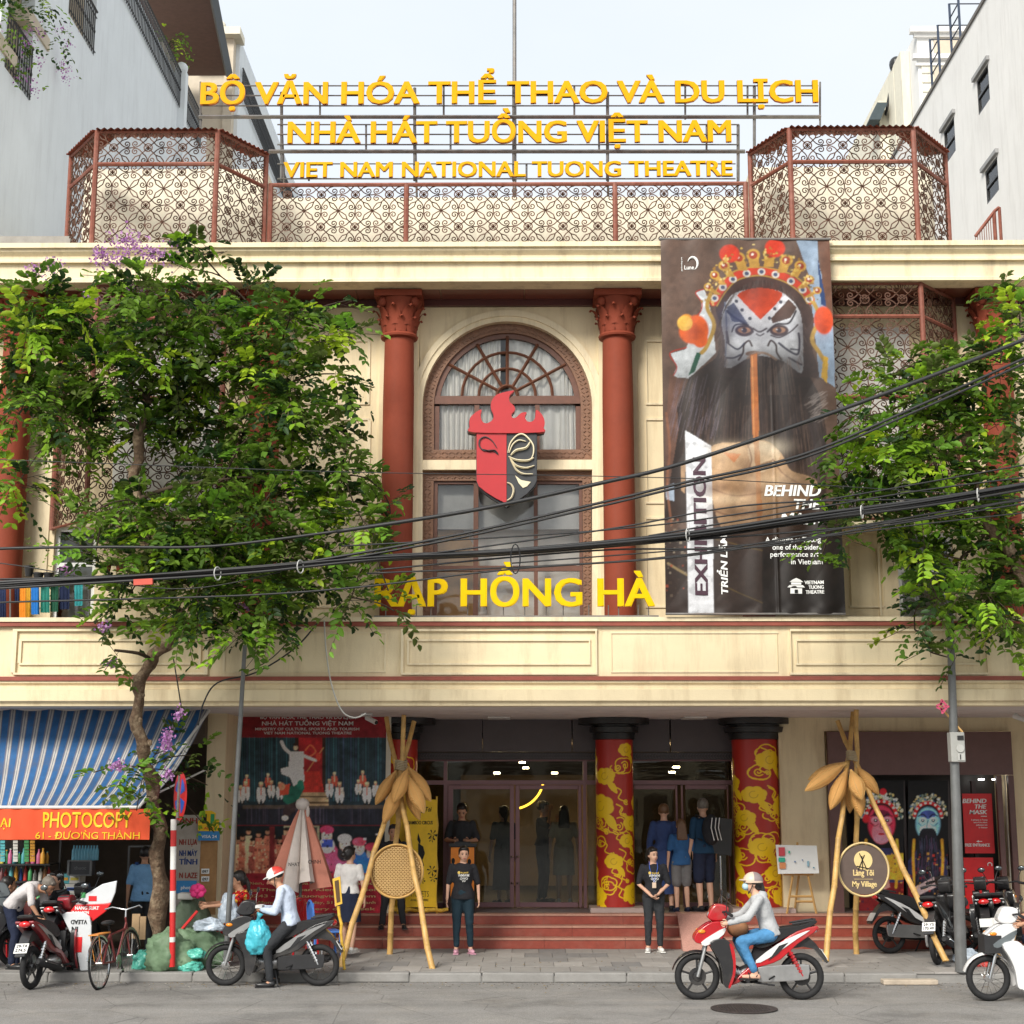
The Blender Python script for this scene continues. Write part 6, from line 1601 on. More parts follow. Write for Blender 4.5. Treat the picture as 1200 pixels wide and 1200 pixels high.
# ---------------------------------------------------------------- bicycle
def bicycle(label, p, rz):
 root = empty('bicycle', (0, 0, 0), label, 'bicycle'); r = .33
 FR = mat('bicycle_paint', (.16, .03, .03), .4)
 for x, nm in ((-.52, 'front_wheel'), (.52, 'rear_wheel')):
  w = empty(nm, (x, 0, r)); w.parent = root; w.location = (x, 0, r); ORG[w.name] = Vector((x, 0, r))
  b = MB(); b.tube([(x + r * math.cos(t), 0, r + r * math.sin(t)) for t in np.linspace(0, 2 * PI, 37)[:-1]], .017, 6, closed=True); b.build('tyre', RUBBER, w, smooth=180)
  b = MB(); b.tube([(x + (r - .022) * math.cos(t), 0, r + (r - .022) * math.sin(t)) for t in np.linspace(0, 2 * PI, 37)[:-1]], .011, 5, closed=True)
  for k in range(20): a = k * 2 * PI / 20; b.tube([(x, .02 * (-1) ** k, r), (x + (r - .02) * math.cos(a), 0, r + (r - .02) * math.sin(a))], .002, 3, cap=False)
  b.tube([(x, -.04, r), (x, .04, r)], .02, 8); b.build('rim', CHROME, w, smooth=60)
  b = MB(); b.tube([(x + (r + .03) * math.cos(t), 0, r + (r + .03) * math.sin(t)) for t in np.linspace(R(10), R(165), 14)], .016, 5, sy=1.6); b.build('mudguard', CHROME, root, smooth=60)
 b = MB()
 for a, c in (((-.40, 0, .78), (-.05, 0, .32)), ((-.36, 0, .70), (.16, 0, .66)), ((.18, 0, .74), (-.02, 0, .30)), ((-.52, 0, r), (-.38, 0, .86)), ((.52, .05, r), (.0, .0, .30)), ((.52, .05, r), (.16, .0, .66)), ((.52, -.05, r), (.16, 0, .66))): b.tube([a, c], .015, 6)
 b.build('frame', FR, root, smooth=50)
 b = MB(); b.ell((.22, 0, .83), (.13, .085, .035), nu=14, nv=8); b.tube([(.18, 0, .72), (.2, 0, .82)], .014, 6); b.build('saddle', SEATM, root, smooth=70)
 b = MB(); b.tube([(-.30, -.27, .98), (-.40, -.2, 1.0), (-.40, 0, .95), (-.40, .2, 1.0), (-.30, .27, .98)], .011, 6); b.tube([(-.385, 0, .84), (-.40, 0, .95)], .013, 6); b.build('handlebar', CHROME, root, smooth=60)
 b = MB(); b.box((.30, -.07, .70), (.70, .07, .715)); b.tube([(.66, .06, .7), (.56, .05, .36)], .006, 4); b.tube([(.66, -.06, .7), (.56, -.05, .36)], .006, 4); b.build('rack', mat('orange_rack', (.62, .24, .04), .5), root)
 b = MB(); b.lathe([(.09, -.004), (.09, .004)], (0, .05, .30), 16, 'y'); b.tube([(0, .05, .30), (.12, .08, .20)], .01, 4); b.tube([(0, -.05, .30), (-.12, -.08, .40)], .01, 4); b.box((.08, .08, .19), (.16, .16, .21)); b.build('crank', CHROME, root)
 place(root, p, rz, 4)
g = G(139, 1152, 0); bicycle('old bicycle with orange rear rack standing between the motorbikes and the tree', (g.x, 21.3, 0.0), 180 + 82)
# ================================================================ bamboo, baskets, signs and street things
BAMB = mat('bamboo_cane', (0.56, 0.34, 0.11), 0.5, var=.35, dirt=((.30, .17, .06), .6), scale=7, bump=.2, bscale=20); BAMBP = mat('pale_bamboo', (0.66, 0.50, 0.24), 0.5, var=.15, scale=7); ROPE = mat('twine', (0.42, 0.34, 0.22), .9); YBAM = mat('yellow_bamboo', (.68, .42, .05), .45, var=.15)
def weave_mat(name, c1, c2, sc):
 m = mat(name, c1, .65, var=.12, scale=8); n, l = m.node_tree.nodes, m.node_tree.links; b = n['Principled BSDF']; src = b.inputs['Base Color'].links[0].from_socket
 tc = n.new('ShaderNodeTexCoord'); w = n.new('ShaderNodeTexWave'); w.inputs['Scale'].default_value = sc; w.bands_direction = 'DIAGONAL'; w.inputs['Distortion'].default_value = 1.2
 ck = n.new('ShaderNodeTexChecker'); ck.inputs['Scale'].default_value = sc * 1.3; l.new(tc.outputs['Object'], w.inputs['Vector']); l.new(tc.outputs['Object'], ck.inputs['Vector'])
 mx = n.new('ShaderNodeMix'); mx.data_type = 'RGBA'; mx.inputs['B'].default_value = (*c2, 1); l.new(w.outputs['Fac'], mx.inputs['Factor']); l.new(src, mx.inputs['A']); l.new(mx.outputs['Result'], b.inputs['Base Color'])
 bp = n.new('ShaderNodeBump'); bp.inputs['Strength'].default_value = .5; bp.inputs['Distance'].default_value = .01; l.new(w.outputs['Fac'], bp.inputs['Height']); l.new(bp.outputs['Normal'], b.inputs['Normal']); return m
WOVEN = weave_mat('woven_basket', (0.74, 0.42, 0.15), (0.55, 0.27, 0.08), 30)
def cane(root, a, c, r=.038, m=BAMB, name='bamboo_pole', nodes=11):
 a, c = Vector(a), Vector(c); L = (c - a).length; pts = []; rs = []
 side = (c - a).cross(Vector((0, 1, 0))).normalized()
 for i in range(nodes + 1):
  t = i / nodes; p = a + (c - a) * t + side * .012 * math.sin(i * 2.1 + a.x)
  for dt, k in ((-.012, 1.0), (0, 1.14), (.012, 1.0)):
   tt = min(1, max(0, t + dt * 1.0 / L)); pts.append(p + (c - a) * (tt - t)); rs.append(r * k * (1.06 - .22 * t))
 b = MB(); b.tube(pts, rs, 9); return b.build(name, m, root, smooth=60)
def fish_trap(label, top, tip, r, grp):
 """a woven pod from its rim (top) to its point (tip)"""
 top, tip = Vector(top), Vector(tip); d = (tip - top); L = d.length; d.normalize()
 b = MB(); prof = [(0, .10), (.06, .16), (.2, .5), (.38, .85), (.55, 1.0), (.72, .86), (.88, .5), (.96, .2), (1, .03)]
 b.tube([top + d * L * t for t, k in prof], [r * k for t, k in prof], 18, sy=.9)
 root = empty('fish_trap_basket', top, label, 'basket', grp)
 b.build('pod', WOVEN, root, smooth=180)
 n = 8; q = MB(); M = d.to_track_quat('Z', 'Y').to_matrix()
 for k in range(n):
  a = 2 * PI * k / n; q.tube([top + d * L * t + M @ Vector((r * kk * 1.01 * math.cos(a), r * .92 * kk * math.sin(a), 0)) for t, kk in prof], .0045, 3, cap=False)
 q.build('ribs', BAMB, root, kind='stuff')
def tripod(label, D, legs, knot, pods, grp):
 root = empty('bamboo_tripod', (W(*knot, D).x, D, .13), label, 'bamboo tripod')
 for (x0, y0), (x1, y1), Db in legs:
  g = G(x0, y0, .13) if Db is None else W(x0, y0, Db)
  K = W(*knot, D);
  T = W(x1, y1, D + (D - g.y) * .35)
  cane(root, g, T, .042)
 K = W(*knot, D); b = MB()
 for k in range(6): b.tube([K + Vector((.09 * math.cos(t), .09 * math.sin(t), -.06 + k * .025 + .012 * math.sin(2 * t))) for t in np.linspace(0, 2 * PI, 13)[:-1]], .011, 5, closed=True)
 b.tube([K, K + Vector((.05, -.06, -.18))], .008, 4); b.build('lashing', ROPE, root)
 for i, (tx, ty, bx, by, r, dd, lab) in enumerate(pods): fish_trap(lab, W(tx, ty, D + dd), W(bx, by, D + dd * 1.6), r, grp)
 return root
GL, GR = 'fish traps hung from the left tripod', 'fish traps hung from the right tripod'
tripod('tall bamboo tripod standing before the steps by the round woven tray', 23.4,
  (((396, 1140), (486, 846), 22.2), ((507, 1141), (453, 841), 22.0), ((456, 1118), (474, 838), None)), (470, 897),
  ((464, 903, 440, 943, .105, -.12, 'leftmost woven fish trap under the left tripod knot, half behind a pole'), (478, 900, 461, 941, .12, -.28, 'short fat woven trap front and centre of the left tripod, catching a highlight'), (472, 912, 449, 966, .12, -.2, 'lower left woven trap of the left tripod, pointing down left'),
  (478, 898, 505, 939, .115, -.1, 'rightmost woven trap of the left tripod, against the dark cladding'), (477, 908, 497, 953, .12, -.25, 'woven trap pointing down right, front of the left tripod'), (474, 916, 492, 961, .10, -.05, 'woven trap tucked behind at the lower right of the left tripod'), (468, 915, 468, 962, .09, .1, 'woven trap at the back of the left tripod, seen between the poles')), GL)
tripod('tall bamboo tripod standing before the right-hand wall, with the round brown sign', 23.3,
  (((967, 1126), (1001, 827), 22.2), ((1108, 1126), (981, 845), 22.2), ((1003, 1118), (1004, 825), None)), (999, 886),
  ((992, 894, 943, 927, .12, -.2, 'nearly level woven trap sticking out left of the right tripod'), (990, 893, 947, 914, .09, .05, 'thin woven trap behind the level one on the right tripod'), (993, 900, 973, 949, .12, -.25, 'woven trap hanging down left of the right tripod knot'),
  (997, 902, 1010, 937, .12, -.35, 'fat woven trap at the front of the right tripod with a bright glint'), (1004, 898, 1030, 931, .10, -.05, 'woven trap leaning right, beside the dark header panel'), (1001, 912, 1009, 957, .11, -.2, 'lowest woven trap of the right tripod, over the pole'), (997, 915, 996, 953, .08, .1, 'small woven trap at the back of the right tripod')), GR)
# round woven tray and the round sign
D = 22.9; c = W(465, 1021, D); r = 31.5 / (FPX * 1.03 / D)
tr = empty('woven_tray', (c.x, D, c.z - r), 'large flat round woven bamboo tray hung on the left tripod', 'tray')
b = MB(); b.lathe([(0, 0), (r * .5, -.012), (r * .93, 0.0), (r * .93, .02), (0, .012)], (c.x, D, c.z), 44, 'y'); b.build('woven_disc', weave_mat('tray_weave', (0.42, 0.25, 0.09), (0.30, 0.16, 0.05), 42), tr, smooth=40)
b = MB(); b.tube([(c.x + r * .97 * math.cos(t), D - .01, c.z + r * .97 * math.sin(t)) for t in np.linspace(0, 2 * PI, 45)[:-1]], .02, 6, closed=True); b.build('rim', BAMB, tr, smooth=60)
b = MB()
for i in range(-14, 15):
 for k in range(-14, 15):
  x, z = i * .026, k * .026
  if math.hypot(x, z) < r * .88: b.obox((c.x + x, D - .020, c.z + z), (.026, .008, .0085), Matrix.Rotation(R(38 if (i + k) % 2 else -40), 3, 'Y'))
b.build('weave', mat('split_bamboo', (.80, .55, .24), .5, var=.2), tr, kind='stuff')
D = 22.85; c = W(1012, 1019, D); r = 28.5 / (FPX * 1.03 / D); rb_ = 30.5 / (FPX * 1.03 / D)
sg2 = empty('round_sign', (c.x, D, c.z - rb_), 'round brown sign with pale drum emblem and My Village lettering on the right tripod', 'sign')
b = MB(); b.lathe([(0, -.0), (r, 0), (r, .03), (0, .03)], (c.x, D, c.z), 44, 'y'); b.build('board', mat('brown_board', (.12, .088, .075), .6), sg2)
b = MB(); b.tube([(c.x + r * 1.03 * math.cos(t), D - .005, c.z + rb_ * math.sin(t)) for t in np.linspace(0, 2 * PI, 45)[:-1]], .018, 6, closed=True); b.build('rim', BAMBP, sg2, smooth=60)
CRM = mat('cream_print', (.72, .55, .25), .5)
b = MB(); e = W(1011.5, 1008, D); b.lathe([(0, -.004), (.135, -.004), (.135, 0), (0, 0)], (e.x, D, e.z), 28, 'y'); b.build('emblem_disc', CRM, sg2)
b = MB()
for a, q in (((1007, 1000), (1016, 1019)), ((1013, 1002), (1006, 1019)), ((1010, 1003), (1011, 1019)), ((1004, 1015), (1018, 1018))): b.tube([W(*a, D - .01), W(*q, D - .01)], .007, 4)
b.build('emblem_strokes', INK, sg2)
ptext('lettering', 'Làng Tôi', CRM, sg2, 1000, 1024, 1026, 1019, D - .002, bold=.04); ptext('lettering', 'My Village', CRM, sg2, 999, 1027.5, 1039, 1032.5, D - .002, bold=.03)
b = MB(); b.pbox(1001, 1030, 1023, 1030.4, D - .004, .004); b.build('rule', CRM, sg2)
# yellow circus stand and the one behind, orange podium
D = 25.3
def stand(x0, y0, x1, y1, D, m, nm, lab, cat):
 a, c = W(x0, y0, D), W(x1, y1, D); root = empty(nm, ((a.x + c.x) / 2, D, PZ), lab, cat); b = MB(); b.box((a.x, D, c.z), (c.x, D + .03, a.z)); b.build('board', m, root)
 for x in (a.x, c.x): cane(root, (x, D + .02, PZ + .001), (x, D + .02, a.z + .05), .018, YBAM, 'bamboo_upright', 8)
 for z in (PZ + .05,): cane(root, (a.x - .12, D - .12, z), (a.x + .25, D + .15, z), .035, YBAM, 'bamboo_foot', 4); cane(root, (c.x - .25, D - .14, z), (c.x + .18, D + .1, z), .035, YBAM, 'bamboo_foot', 4)
 return root
cs = stand(477, 937, 511, 1063, D, YEL, 'circus_board', 'tall yellow board with acrobat picture and TICKETS lettering behind the tripod', 'sign board')
ptext('lettering', 'Lang Toi', INK, cs, 486, 506, 951, 945.5, D, bold=.02, shear=.3); ptext('lettering', 'BAMBOO CIRCUS', INK, cs, 478.5, 507, 966, 962, D, bold=.05)
ptext('lettering', 'TICKETS', INK, cs, 481, 502.5, 1051, 1044, D, bold=-.01); ptext('lettering', 'AVAILABLE HERE', INK, cs, 481, 502, 1056, 1053.5, D)
b = MB()
for x, z, s in ((507, 978, 1), (506, 983, .7), (506, 1020, 1), (508, 1029, .8), (495, 1032, .6)):
 for a in range(7): q = W(x, z, D - .006); b.prism([q + Vector((.01 * math.cos(a) * s, 0, .01 * math.sin(a) * s)), q + Vector((.075 * math.cos(a - .2) * s, 0, .075 * math.sin(a - .2) * s)), q + Vector((.085 * math.cos(a + .1) * s, 0, .085 * math.sin(a + .1) * s))], (0, .004, 0))
b.build('splash_print', INK, cs)
b = MB()
for pts in ([(490, 976), (493, 985), (492, 990), (489, 984)], [(490, 988), (496, 992), (498, 1000), (495, 1008), (497, 1014), (494, 1022), (492, 1030), (490, 1012), (490, 1000)]): b.prism(px(pts, D - .006), (0, .004, 0))
b.build('acrobat_print', INK, cs)
cs2 = stand(456, 928, 474, 1030, D + .25, YEL, 'circus_board', 'narrow yellow board with dark figures standing behind the left tripod poles', 'sign board')
b = MB()
for pts in ([(458, 985), (466, 978), (472, 990), (470, 1005), (460, 1004)], [(459, 1010), (470, 1008), (472, 1022), (461, 1020)]): b.prism(px(pts, D + .244), (0, .004, 0))
b.build('figure_print', INK, cs2)
D = 25.35; a, c = W(528, 992, D), W(556, 1066, D); pod = empty('ticket_podium', ((a.x + c.x) / 2, D, PZ), 'black podium with bright orange poster in front of the ticket man', 'podium')
b = MB(); b.box((a.x, D, PZ), (c.x, D + .32, a.z)); b.build('cabinet', PL_MAT, pod, bevel=.01)
b = MB(); b.box((a.x - .02, D - .05, a.z), (c.x + .03, D + .36, a.z + .05)); b.build('top', BLACKM, pod)
b = MB(); b.pbox(528.3, 993, 555.5, 1050, D - .012, .01); b.build('poster', ORANGE, pod)
b = MB()
for x, y in ((531, 1009), (550, 1010)): q = W(x, y, D - .016); b.ell(q, (.03, .006, .05), nu=8, nv=6);
b.build('poster_marks', INK, pod)
b = MB(); q = W(533, 991, D); b.box((q.x, D + .0, q.z), (q.x + .25, D + .15, q.z + .06)); b.build('cash_tray', BLACKM, pod)
# black folding music board and wooden easel
D = 25.6; mb_ = empty('black_board_stand', (W(845, 1068, D).x, D, PZ), 'black rectangular board on a thin chrome stand beside the third column', 'board stand')
b = MB(); b.prism([W(831, 957, D), W(858, 960, D + .05), W(857, 1003, D + .05), W(829, 999, D)], (0, .03, 0)); b.build('board', BLACKM, mb_)
b = MB(); q = W(844, 1003, D + .06); b.tube([(q.x, D + .06, q.z), (q.x, D + .06, PZ + .02)], .018, 8)
for k in range(3): b.tube([(q.x, D + .06, PZ + .25), (q.x + .28 * math.cos(k * 2.1), D + .06 + .2 * math.sin(k * 2.1), PZ + .01)], .012, 5)
b.build('stand', CHROME, mb_)
D = 25.3; es = empty('easel', (W(935, 1068, D).x, D, PZ), 'light wooden easel holding a white seating plan beside the painted column', 'easel')
PINE = mat('pine_wood', (.60, .36, .13), .5, var=.15, scale=9)
for a, c in (((929, 1026), (922, 1072)), ((947, 1026), (957, 1072)), ((936, 1026), (931, 1070)), ((933, 1056.5), (953, 1056.5)), ((925, 1050.5), (952, 1050.5)), ((918, 1024.5), (953, 1024.5)), ((934.5, 987), (934.5, 1026))):
 b = MB(); b.tube([W(*a, D + (.25 if a[0] == 936 else 0)), W(*c, D + (.35 if a[0] == 936 else 0))], .018, 4); b.build('bar', PINE, es)
b = MB(); b.prism([W(909, 990, D - .04), W(957, 991, D - .04), W(960, 1023.5, D - .10), W(912, 1024, D - .10)], (0, .02, 0)); wb_ = b.build('seating_plan', WHITE, es)
for x, y, x1, y1, cc in ((912.5, 993, 920, 1003, (.6, .08, .1)), (912.5, 1005, 920, 1010, (.05, .45, .3)), (913.5, 1011, 921, 1018, (.7, .28, .12)), (924, 997, 926, 1000, (.05, .45, .3)), (931, 1009, 932.5, 1010.5, (.1, .2, .4)), (940, 1007, 941, 1008.5, (.1, .2, .4)), (946, 1009, 948.5, 1015.5, (.3, .5, .6)), (953, 1016, 954.5, 1017.5, (.1, .3, .4))):
 b = MB(); b.pbox(x, y, x1, y1, D - .09 - .06 * (y - 990) / 34 + .0, .02); b.build('print_mark', mat('plan_%02d%02d' % (cc[0] * 99, cc[1] * 99), cc, .6), wb_)
# small yellow bamboo sign stand by the parked bike
D = 21.9; ys = empty('bamboo_sign_stand', (W(402, 1146, D).x, D, .13), 'narrow yellow bamboo stand with small brown plaque behind the parked motorbike', 'sign stand')
cane(ys, W(397, 1062, D), W(405, 1146, D), .022, YBAM, 'bamboo_post', 8); cane(ys, W(393, 1147, D), W(421, 1148, D), .03, YBAM, 'bamboo_foot', 4); cane(ys, (W(405, 1146, D).x, D - .3, .16), (W(405, 1146, D).x, D + .3, .16), .03, YBAM, 'bamboo_foot', 4)
b = MB(); b.prism(px([(389.5, 1030), (398.5, 1027), (401, 1059), (393, 1062)], D), (0, .03, 0)); b.build('plaque_frame', YBAM, ys)
b = MB(); b.prism(px([(392, 1032.5), (396.8, 1031), (398.8, 1056.5), (394.6, 1058)], D - .006), (0, .01, 0)); b.build('plaque', mat('plaque_brown', (.10, .06, .03), .6), ys)
# closed parasol
D = 23.9; c = W(352, 1045, D); pr = empty('closed_parasol', (c.x, D, .13), 'closed pink and off-white parasol with a white cap standing before the poster wall', 'parasol')
PNK = mat('faded_pink_cloth', (.52, .21, .15), .85, bump=.3); PWH = mat('offwhite_cloth', (.62, .56, .52), .85, bump=.3)
n = 16; zt_, zb_ = W(352, 945, D).z, W(352, 1036, D).z
for k in range(n // 2):
 b = MB(); a0, a1 = 2 * PI * k / (n // 2), 2 * PI * (k + 1) / (n // 2); am = (a0 + a1) / 2; rows = []
 for i in range(7):
  t = i / 6; z = zt_ + (zb_ - zt_) * t + (.07 * math.sin(k * 2.3) if i == 6 else 0); rr = .04 + .50 * t ** .9
  row = []
  for a, f in ((a0, .42), (a0 * .7 + am * .3, .75), (am, 1.0), (am * .3 + a1 * .7, .75), (a1, .42)): row.append((c.x + rr * f * math.cos(a), D + rr * f * .8 * math.sin(a), z - (.10 * (1 - f) if i == 6 else 0)))
  rows += row
 b.add(rows, [(i * 5 + j, i * 5 + j + 1, i * 5 + j + 6, i * 5 + j + 5) for i in range(6) for j in range(4)])
 pn = b.build('canopy_panel', PNK if k in (0, 1, 4, 7, 3) else PWH, pr, smooth=50)
b = MB(); b.ell((c.x, D, zt_ + .03), (.11, .10, .10), nu=14, nv=8); b.ell((c.x + .09, D - .03, zt_ - .08), (.03, .03, .09), nu=8, nv=6); b.build('cap', PWH, pr, smooth=70)
b = MB(); b.tube([(c.x, D, .13), (c.x, D, zt_)], .022, 8); b.lathe([(.25, .13), (.25, .19), (.05, .22)], (c.x, D, 0), 20); b.build('pole', STEEL, pr, smooth=50)
text('lettering', 'NHAT', INK, pr, W(338, 1015, D - .40), .17, .055, .004); text('lettering', 'CHINH', INK, pr, W(361, 1012, D - .40), .19, .055, .004)
# ---------------------------------------------------------------- poles
def lamp_pole(label, a, c, r0, r1, name='steel_pole', m=None, extra=None):
 root = empty(name, a, label, 'pole'); b = MB(); a, c = Vector(a), Vector(c); b.tube([a + (c - a) * t for t in np.linspace(0, 1, 7)], [r0 + (r1 - r0) * t for t in np.linspace(0, 1, 7)], 12); b.build('shaft', m or GALV, root, smooth=60); return root
GALV = mat('galvanised_steel', (.17, .175, .175), .5, metal=.35, var=.2, scale=5, dirt=((.07, .06, .055), .7), streak=True)
lamp_pole('plain leaning grey steel pole between the sacks and the parked black motorbike', G(264, 1136), W(287, 756, 21.3), .04, .03)
rp = lamp_pole('weathered steel utility pole carrying a grey meter box on the right pavement', Vector((xx(1125, 1110, 21.72), 21.72, .13)), W(1111, 655, 21.55), .085, .045)
D = 21.72; c = W(1122, 876, D); mbx = empty('meter_box', (c.x, D, c.z - .2), 'grey electricity meter box strapped to the right-hand steel pole', 'meter box')
GBX = mat('grey_box', (.36, .36, .34), .5, var=.1)
b = MB(); b.pbox(1113.5, 858, 1132, 893, D - .2, .18); b.build('case', GBX, mbx, bevel=.012)
b = MB(); b.pbox(1122, 862, 1129.5, 867, D - .215, .014); b.pbox(1125, 884, 1126.5, 890, D - .215, .014); b.build('windows', BLACKM, mbx)
b = MB(); q = W(1125, 877, D - .2); b.lathe([(.055, -.02), (.055, 0)], (q.x, q.y, q.z), 16, 'y'); b.pbox(1122.5, 883, 1131, 891, D - .21, .01); b.build('dial', mat('dial_grey', (.45, .45, .43), .4), mbx)
b = MB(); b.tube([W(1100, 826, 21.7), W(1128, 858, 21.6)], .016, 6)
bs = b.build('wooden_stick', PINE, label='thin wooden stick with a pink ribbon leaning on the meter box', cat='stick')
b = MB()
for k in range(7): a = k * .9; q = W(1104, 828, 21.6); b.obox(q + Vector((.05 * math.cos(a), -.02, .06 * math.sin(a))), (.09, .01, .03), Matrix.Rotation(a, 3, 'Y'))
b.build('ribbon', mat('pink_ribbon', (.75, .12, .22), .6), bs, org=ORG[bs.name]) if False else b.build('ribbon', mat('pink_ribbon', (.75, .12, .22), .6), bs)
# no-parking sign on the red and white post
D = 21.6; npz = G(202, 1126); np_ = empty('no_parking_sign', (W(203, 1100, D).x, D, .13), 'round red and blue no-stopping sign on a red and white striped post beside the tree', 'road sign')
ys_ = [(960, 973, 'w'), (973, 992, 'r'), (992, 1019, 'w'), (1019, 1044, 'r'), (1044, 1069, 'w'), (1069, 1098, 'r'), (1098, 1104, 'w')]
PR, PW = mat('post_red', (.55, .02, .02), .45, dirt=((.3, .1, .08), .4)), mat('post_white', (.7, .69, .66), .45, dirt=((.35, .32, .3), .5))
for y0, y1, k in ys_ + [(1104, 1133, 'r')]:
 b = MB(); b.tube([W(203.5 - (y0 - 960) * .01, y0, D), W(203.5 - (y1 - 960) * .01, y1 - .15, D)], .042, 12); b.build('post_band', PR if k == 'r' else PW, np_, smooth=50)
c = W(211, 933, D - .06); M = Matrix.Rotation(R(-62), 3, 'Z')
def disc(b, r, y, n=32): b.prism([c + M @ Vector((r * math.cos(t), y, r * math.sin(t))) for t in np.linspace(0, 2 * PI, n + 1)[:-1]], M @ Vector((0, .003, 0)))
b = MB(); disc(b, .335, 0); b.build('sign_disc', PR, np_)
b = MB()
for q in range(4):
 a0 = q * PI / 2 + .30; b.prism([c + M @ Vector((.25 * rr * math.cos(t), -.004, .25 * rr * math.sin(t))) for rr, t in [(.12, a0 + .48)] + [(1, a0 + u) for u in np.linspace(.0, .97, 9)]], M @ Vector((0, .003, 0)))
b.build('blue_field', mat('sign_blue', (.02, .09, .45), .4), np_)
b = MB(); b.tube([c + Vector((-.02, .02, -.3)), c + Vector((-.02, .05, .3))], .03, 6); b.build('bracket', STEEL, np_)
# ---------------------------------------------------------------- boards on the pier
def board(x0, y0, x1, y1, D, m, nm, lab, cat='sign board', t=.03):
 b = MB(); a, c = W(x0, y0, D), W(x1, y1, D); root = empty(nm, ((a.x + c.x) / 2, D, c.z), lab, cat); b.box((a.x, D, c.z), (c.x, D + t, a.z)); b.build('board', m, root); return root
PALEB = mat('weathered_board', (.40, .36, .31), .7, var=.15, dirt=((.2, .15, .1), .5)); PLY = mat('plywood', (.36, .20, .085), .7, var=.25, scale=5); NAVYP = mat('navy_print', (.03, .06, .2), .6); MARP = mat('maroon_print', (.28, .04, .03), .6); BLP = mat('blue_print', (.03, .22, .5), .5)
D = 23.6
bd = board(206, 955, 232, 1068, D, PALEB, 'shop_sign', 'weathered upright board of photo-copy services lettered in blue and red', 'sign')
for s, y, m_ in (('NH LỤA', 990, MARP), ('NH MÁY', 1003, NAVYP), ('TÍNH', 1013, NAVYP), ('N LAZE', 1029, MARP), ('ẢNH', 965, MARP)): ptext('lettering', s, m_, bd, 210, 231, y, y - 6.5, D - .001, bold=.045)
b = MB(); b.pbox(207, 1032, 230, 1047, D - .012, .01); b.build('blue_notice', BLP, bd); ptext('lettering', 'photo', WHITE, bd, 212, 226, 1042, 1038, D - .013)
b2 = board(233, 960, 252, 1072, D + .02, PLY, 'plywood_board', 'brown plywood board with two small stickers leaning on the pier', 'board')
for y in (1018, 1027): q = MB(); q.pbox(236, y, 245, y + 6, D + .008, .01); st_ = q.build('sticker', WHITE, b2); ptext('lettering', '097', INK, b2, 237, 244, y + 5, y + 1.5, D + .006)
b3 = board(233, 963, 257, 985, D - .05, BLP, 'bank_card_sign', 'small yellow and blue hanging sign with a bust emblem under the pier light', 'sign')
b = MB(); b.prism(px([(232, 962), (237, 960), (236, 953), (241, 950), (248, 950), (253, 953), (252, 960), (257, 962), (257, 974), (232, 974)], D - .062), (0, .012, 0)); b.build('yellow_shape', YEL, b3)
b = MB(); b.pbox(238, 954, 242, 965, D - .07, .005); b.build('dark_mark', INK, b3); b = MB(); b.pbox(247, 954, 251, 965, D - .07, .005); b.build('green_mark', mat('green_print', (.03, .3, .1), .5), b3)
ptext('lettering', 'AGBC', REDP, b3, 239, 251, 972, 969, D - .065); ptext('lettering', 'VISA 24', WHITE, b3, 236, 254, 982, 978.5, D - .052)
# ---------------------------------------------------------------- shop awning and banner
AW = empty('shop_awning', (-5, 22.6, 3.0), 'faded blue and white striped awning sagging over the corner shop', 'awning')
def aw_pt(u, v):      # u along the front 0..1, v from wall 0 to lip 1
 xt = W(u * 262 - 16, 829, 21.78).x if False else None
 top = Vector((W(-30 + u * 282, 831, 23.3).x, 22.9, CZ - .03)); lip = Vector((W(-40 + u * 204, 946, 21.55).x, 21.5, W(600, 946, 21.5).z))
 p = top.lerp(lip, v); p.z -= .20 * math.sin(PI * v) * 1.0; return p
AWB, AWW, AWG = mat('awning_blue', (.03, .11, .27), .75, var=.35, scale=3, dirt=((.09, .10, .14), 1.0)), mat('awning_white', (.44, .43, .41), .75, var=.2, dirt=((.25, .22, .2), .6)), mat('awning_grey', (.13, .14, .20), .7, var=.2)
ns = 19
for i in range(ns):
 for u0, u1, m_ in ((0, .50, AWB), (.50, .62, AWG), (.62, .74, AWW), (.74, .80, AWG), (.80, .94, AWW), (.94, 1.0, AWG)):
  b = MB(); nv = 12; ua, ub = (i + u0) / ns, (i + u1) / ns
  for k in range(nv + 1):
   b.v += [tuple(aw_pt(ua, k / nv) + Vector((0, 0, .012 * math.sin(40 * ua + 3 * k / nv)))), tuple(aw_pt(ub, k / nv) + Vector((0, 0, .012 * math.sin(40 * ub + 3 * k / nv))))]
  for k in range(nv): b.f.append((2 * k, 2 * k + 2, 2 * k + 3, 2 * k + 1)); b.m.append(0)
  b.build('stripe', m_, AW, smooth=180)
b = MB(); b.tube([aw_pt(0, 1.0), aw_pt(1, 1.0)], .022, 8); b.tube([aw_pt(1, .0), aw_pt(1, 1)], .02, 6); b.tube([Vector((aw_pt(1, 0).x, 22.9, 2.9)), aw_pt(1, .8)], .015, 5); b.build('awning_bar', mat('white_bar', (.65, .64, .62), .5), AW)
SB = empty('shop_banner', (-5, 21.45, 2.2), 'orange-red cloth banner with yellow PHOTOCOPY lettering hanging below the awning', 'banner')
bx0, bx1 = W(-20, 965, 21.5).x, W(176, 965, 21.5).x; bz1, bz0 = W(90, 948, 21.5).z, W(90, 984, 21.5).z
def bwave(q): q = Vector(q); q.y += .03 * math.sin(q.x * 9) * (bz1 - q.z) / .4 + .012 * math.sin(q.x * 23 + q.z * 6); return q
b = MB(); n = 90
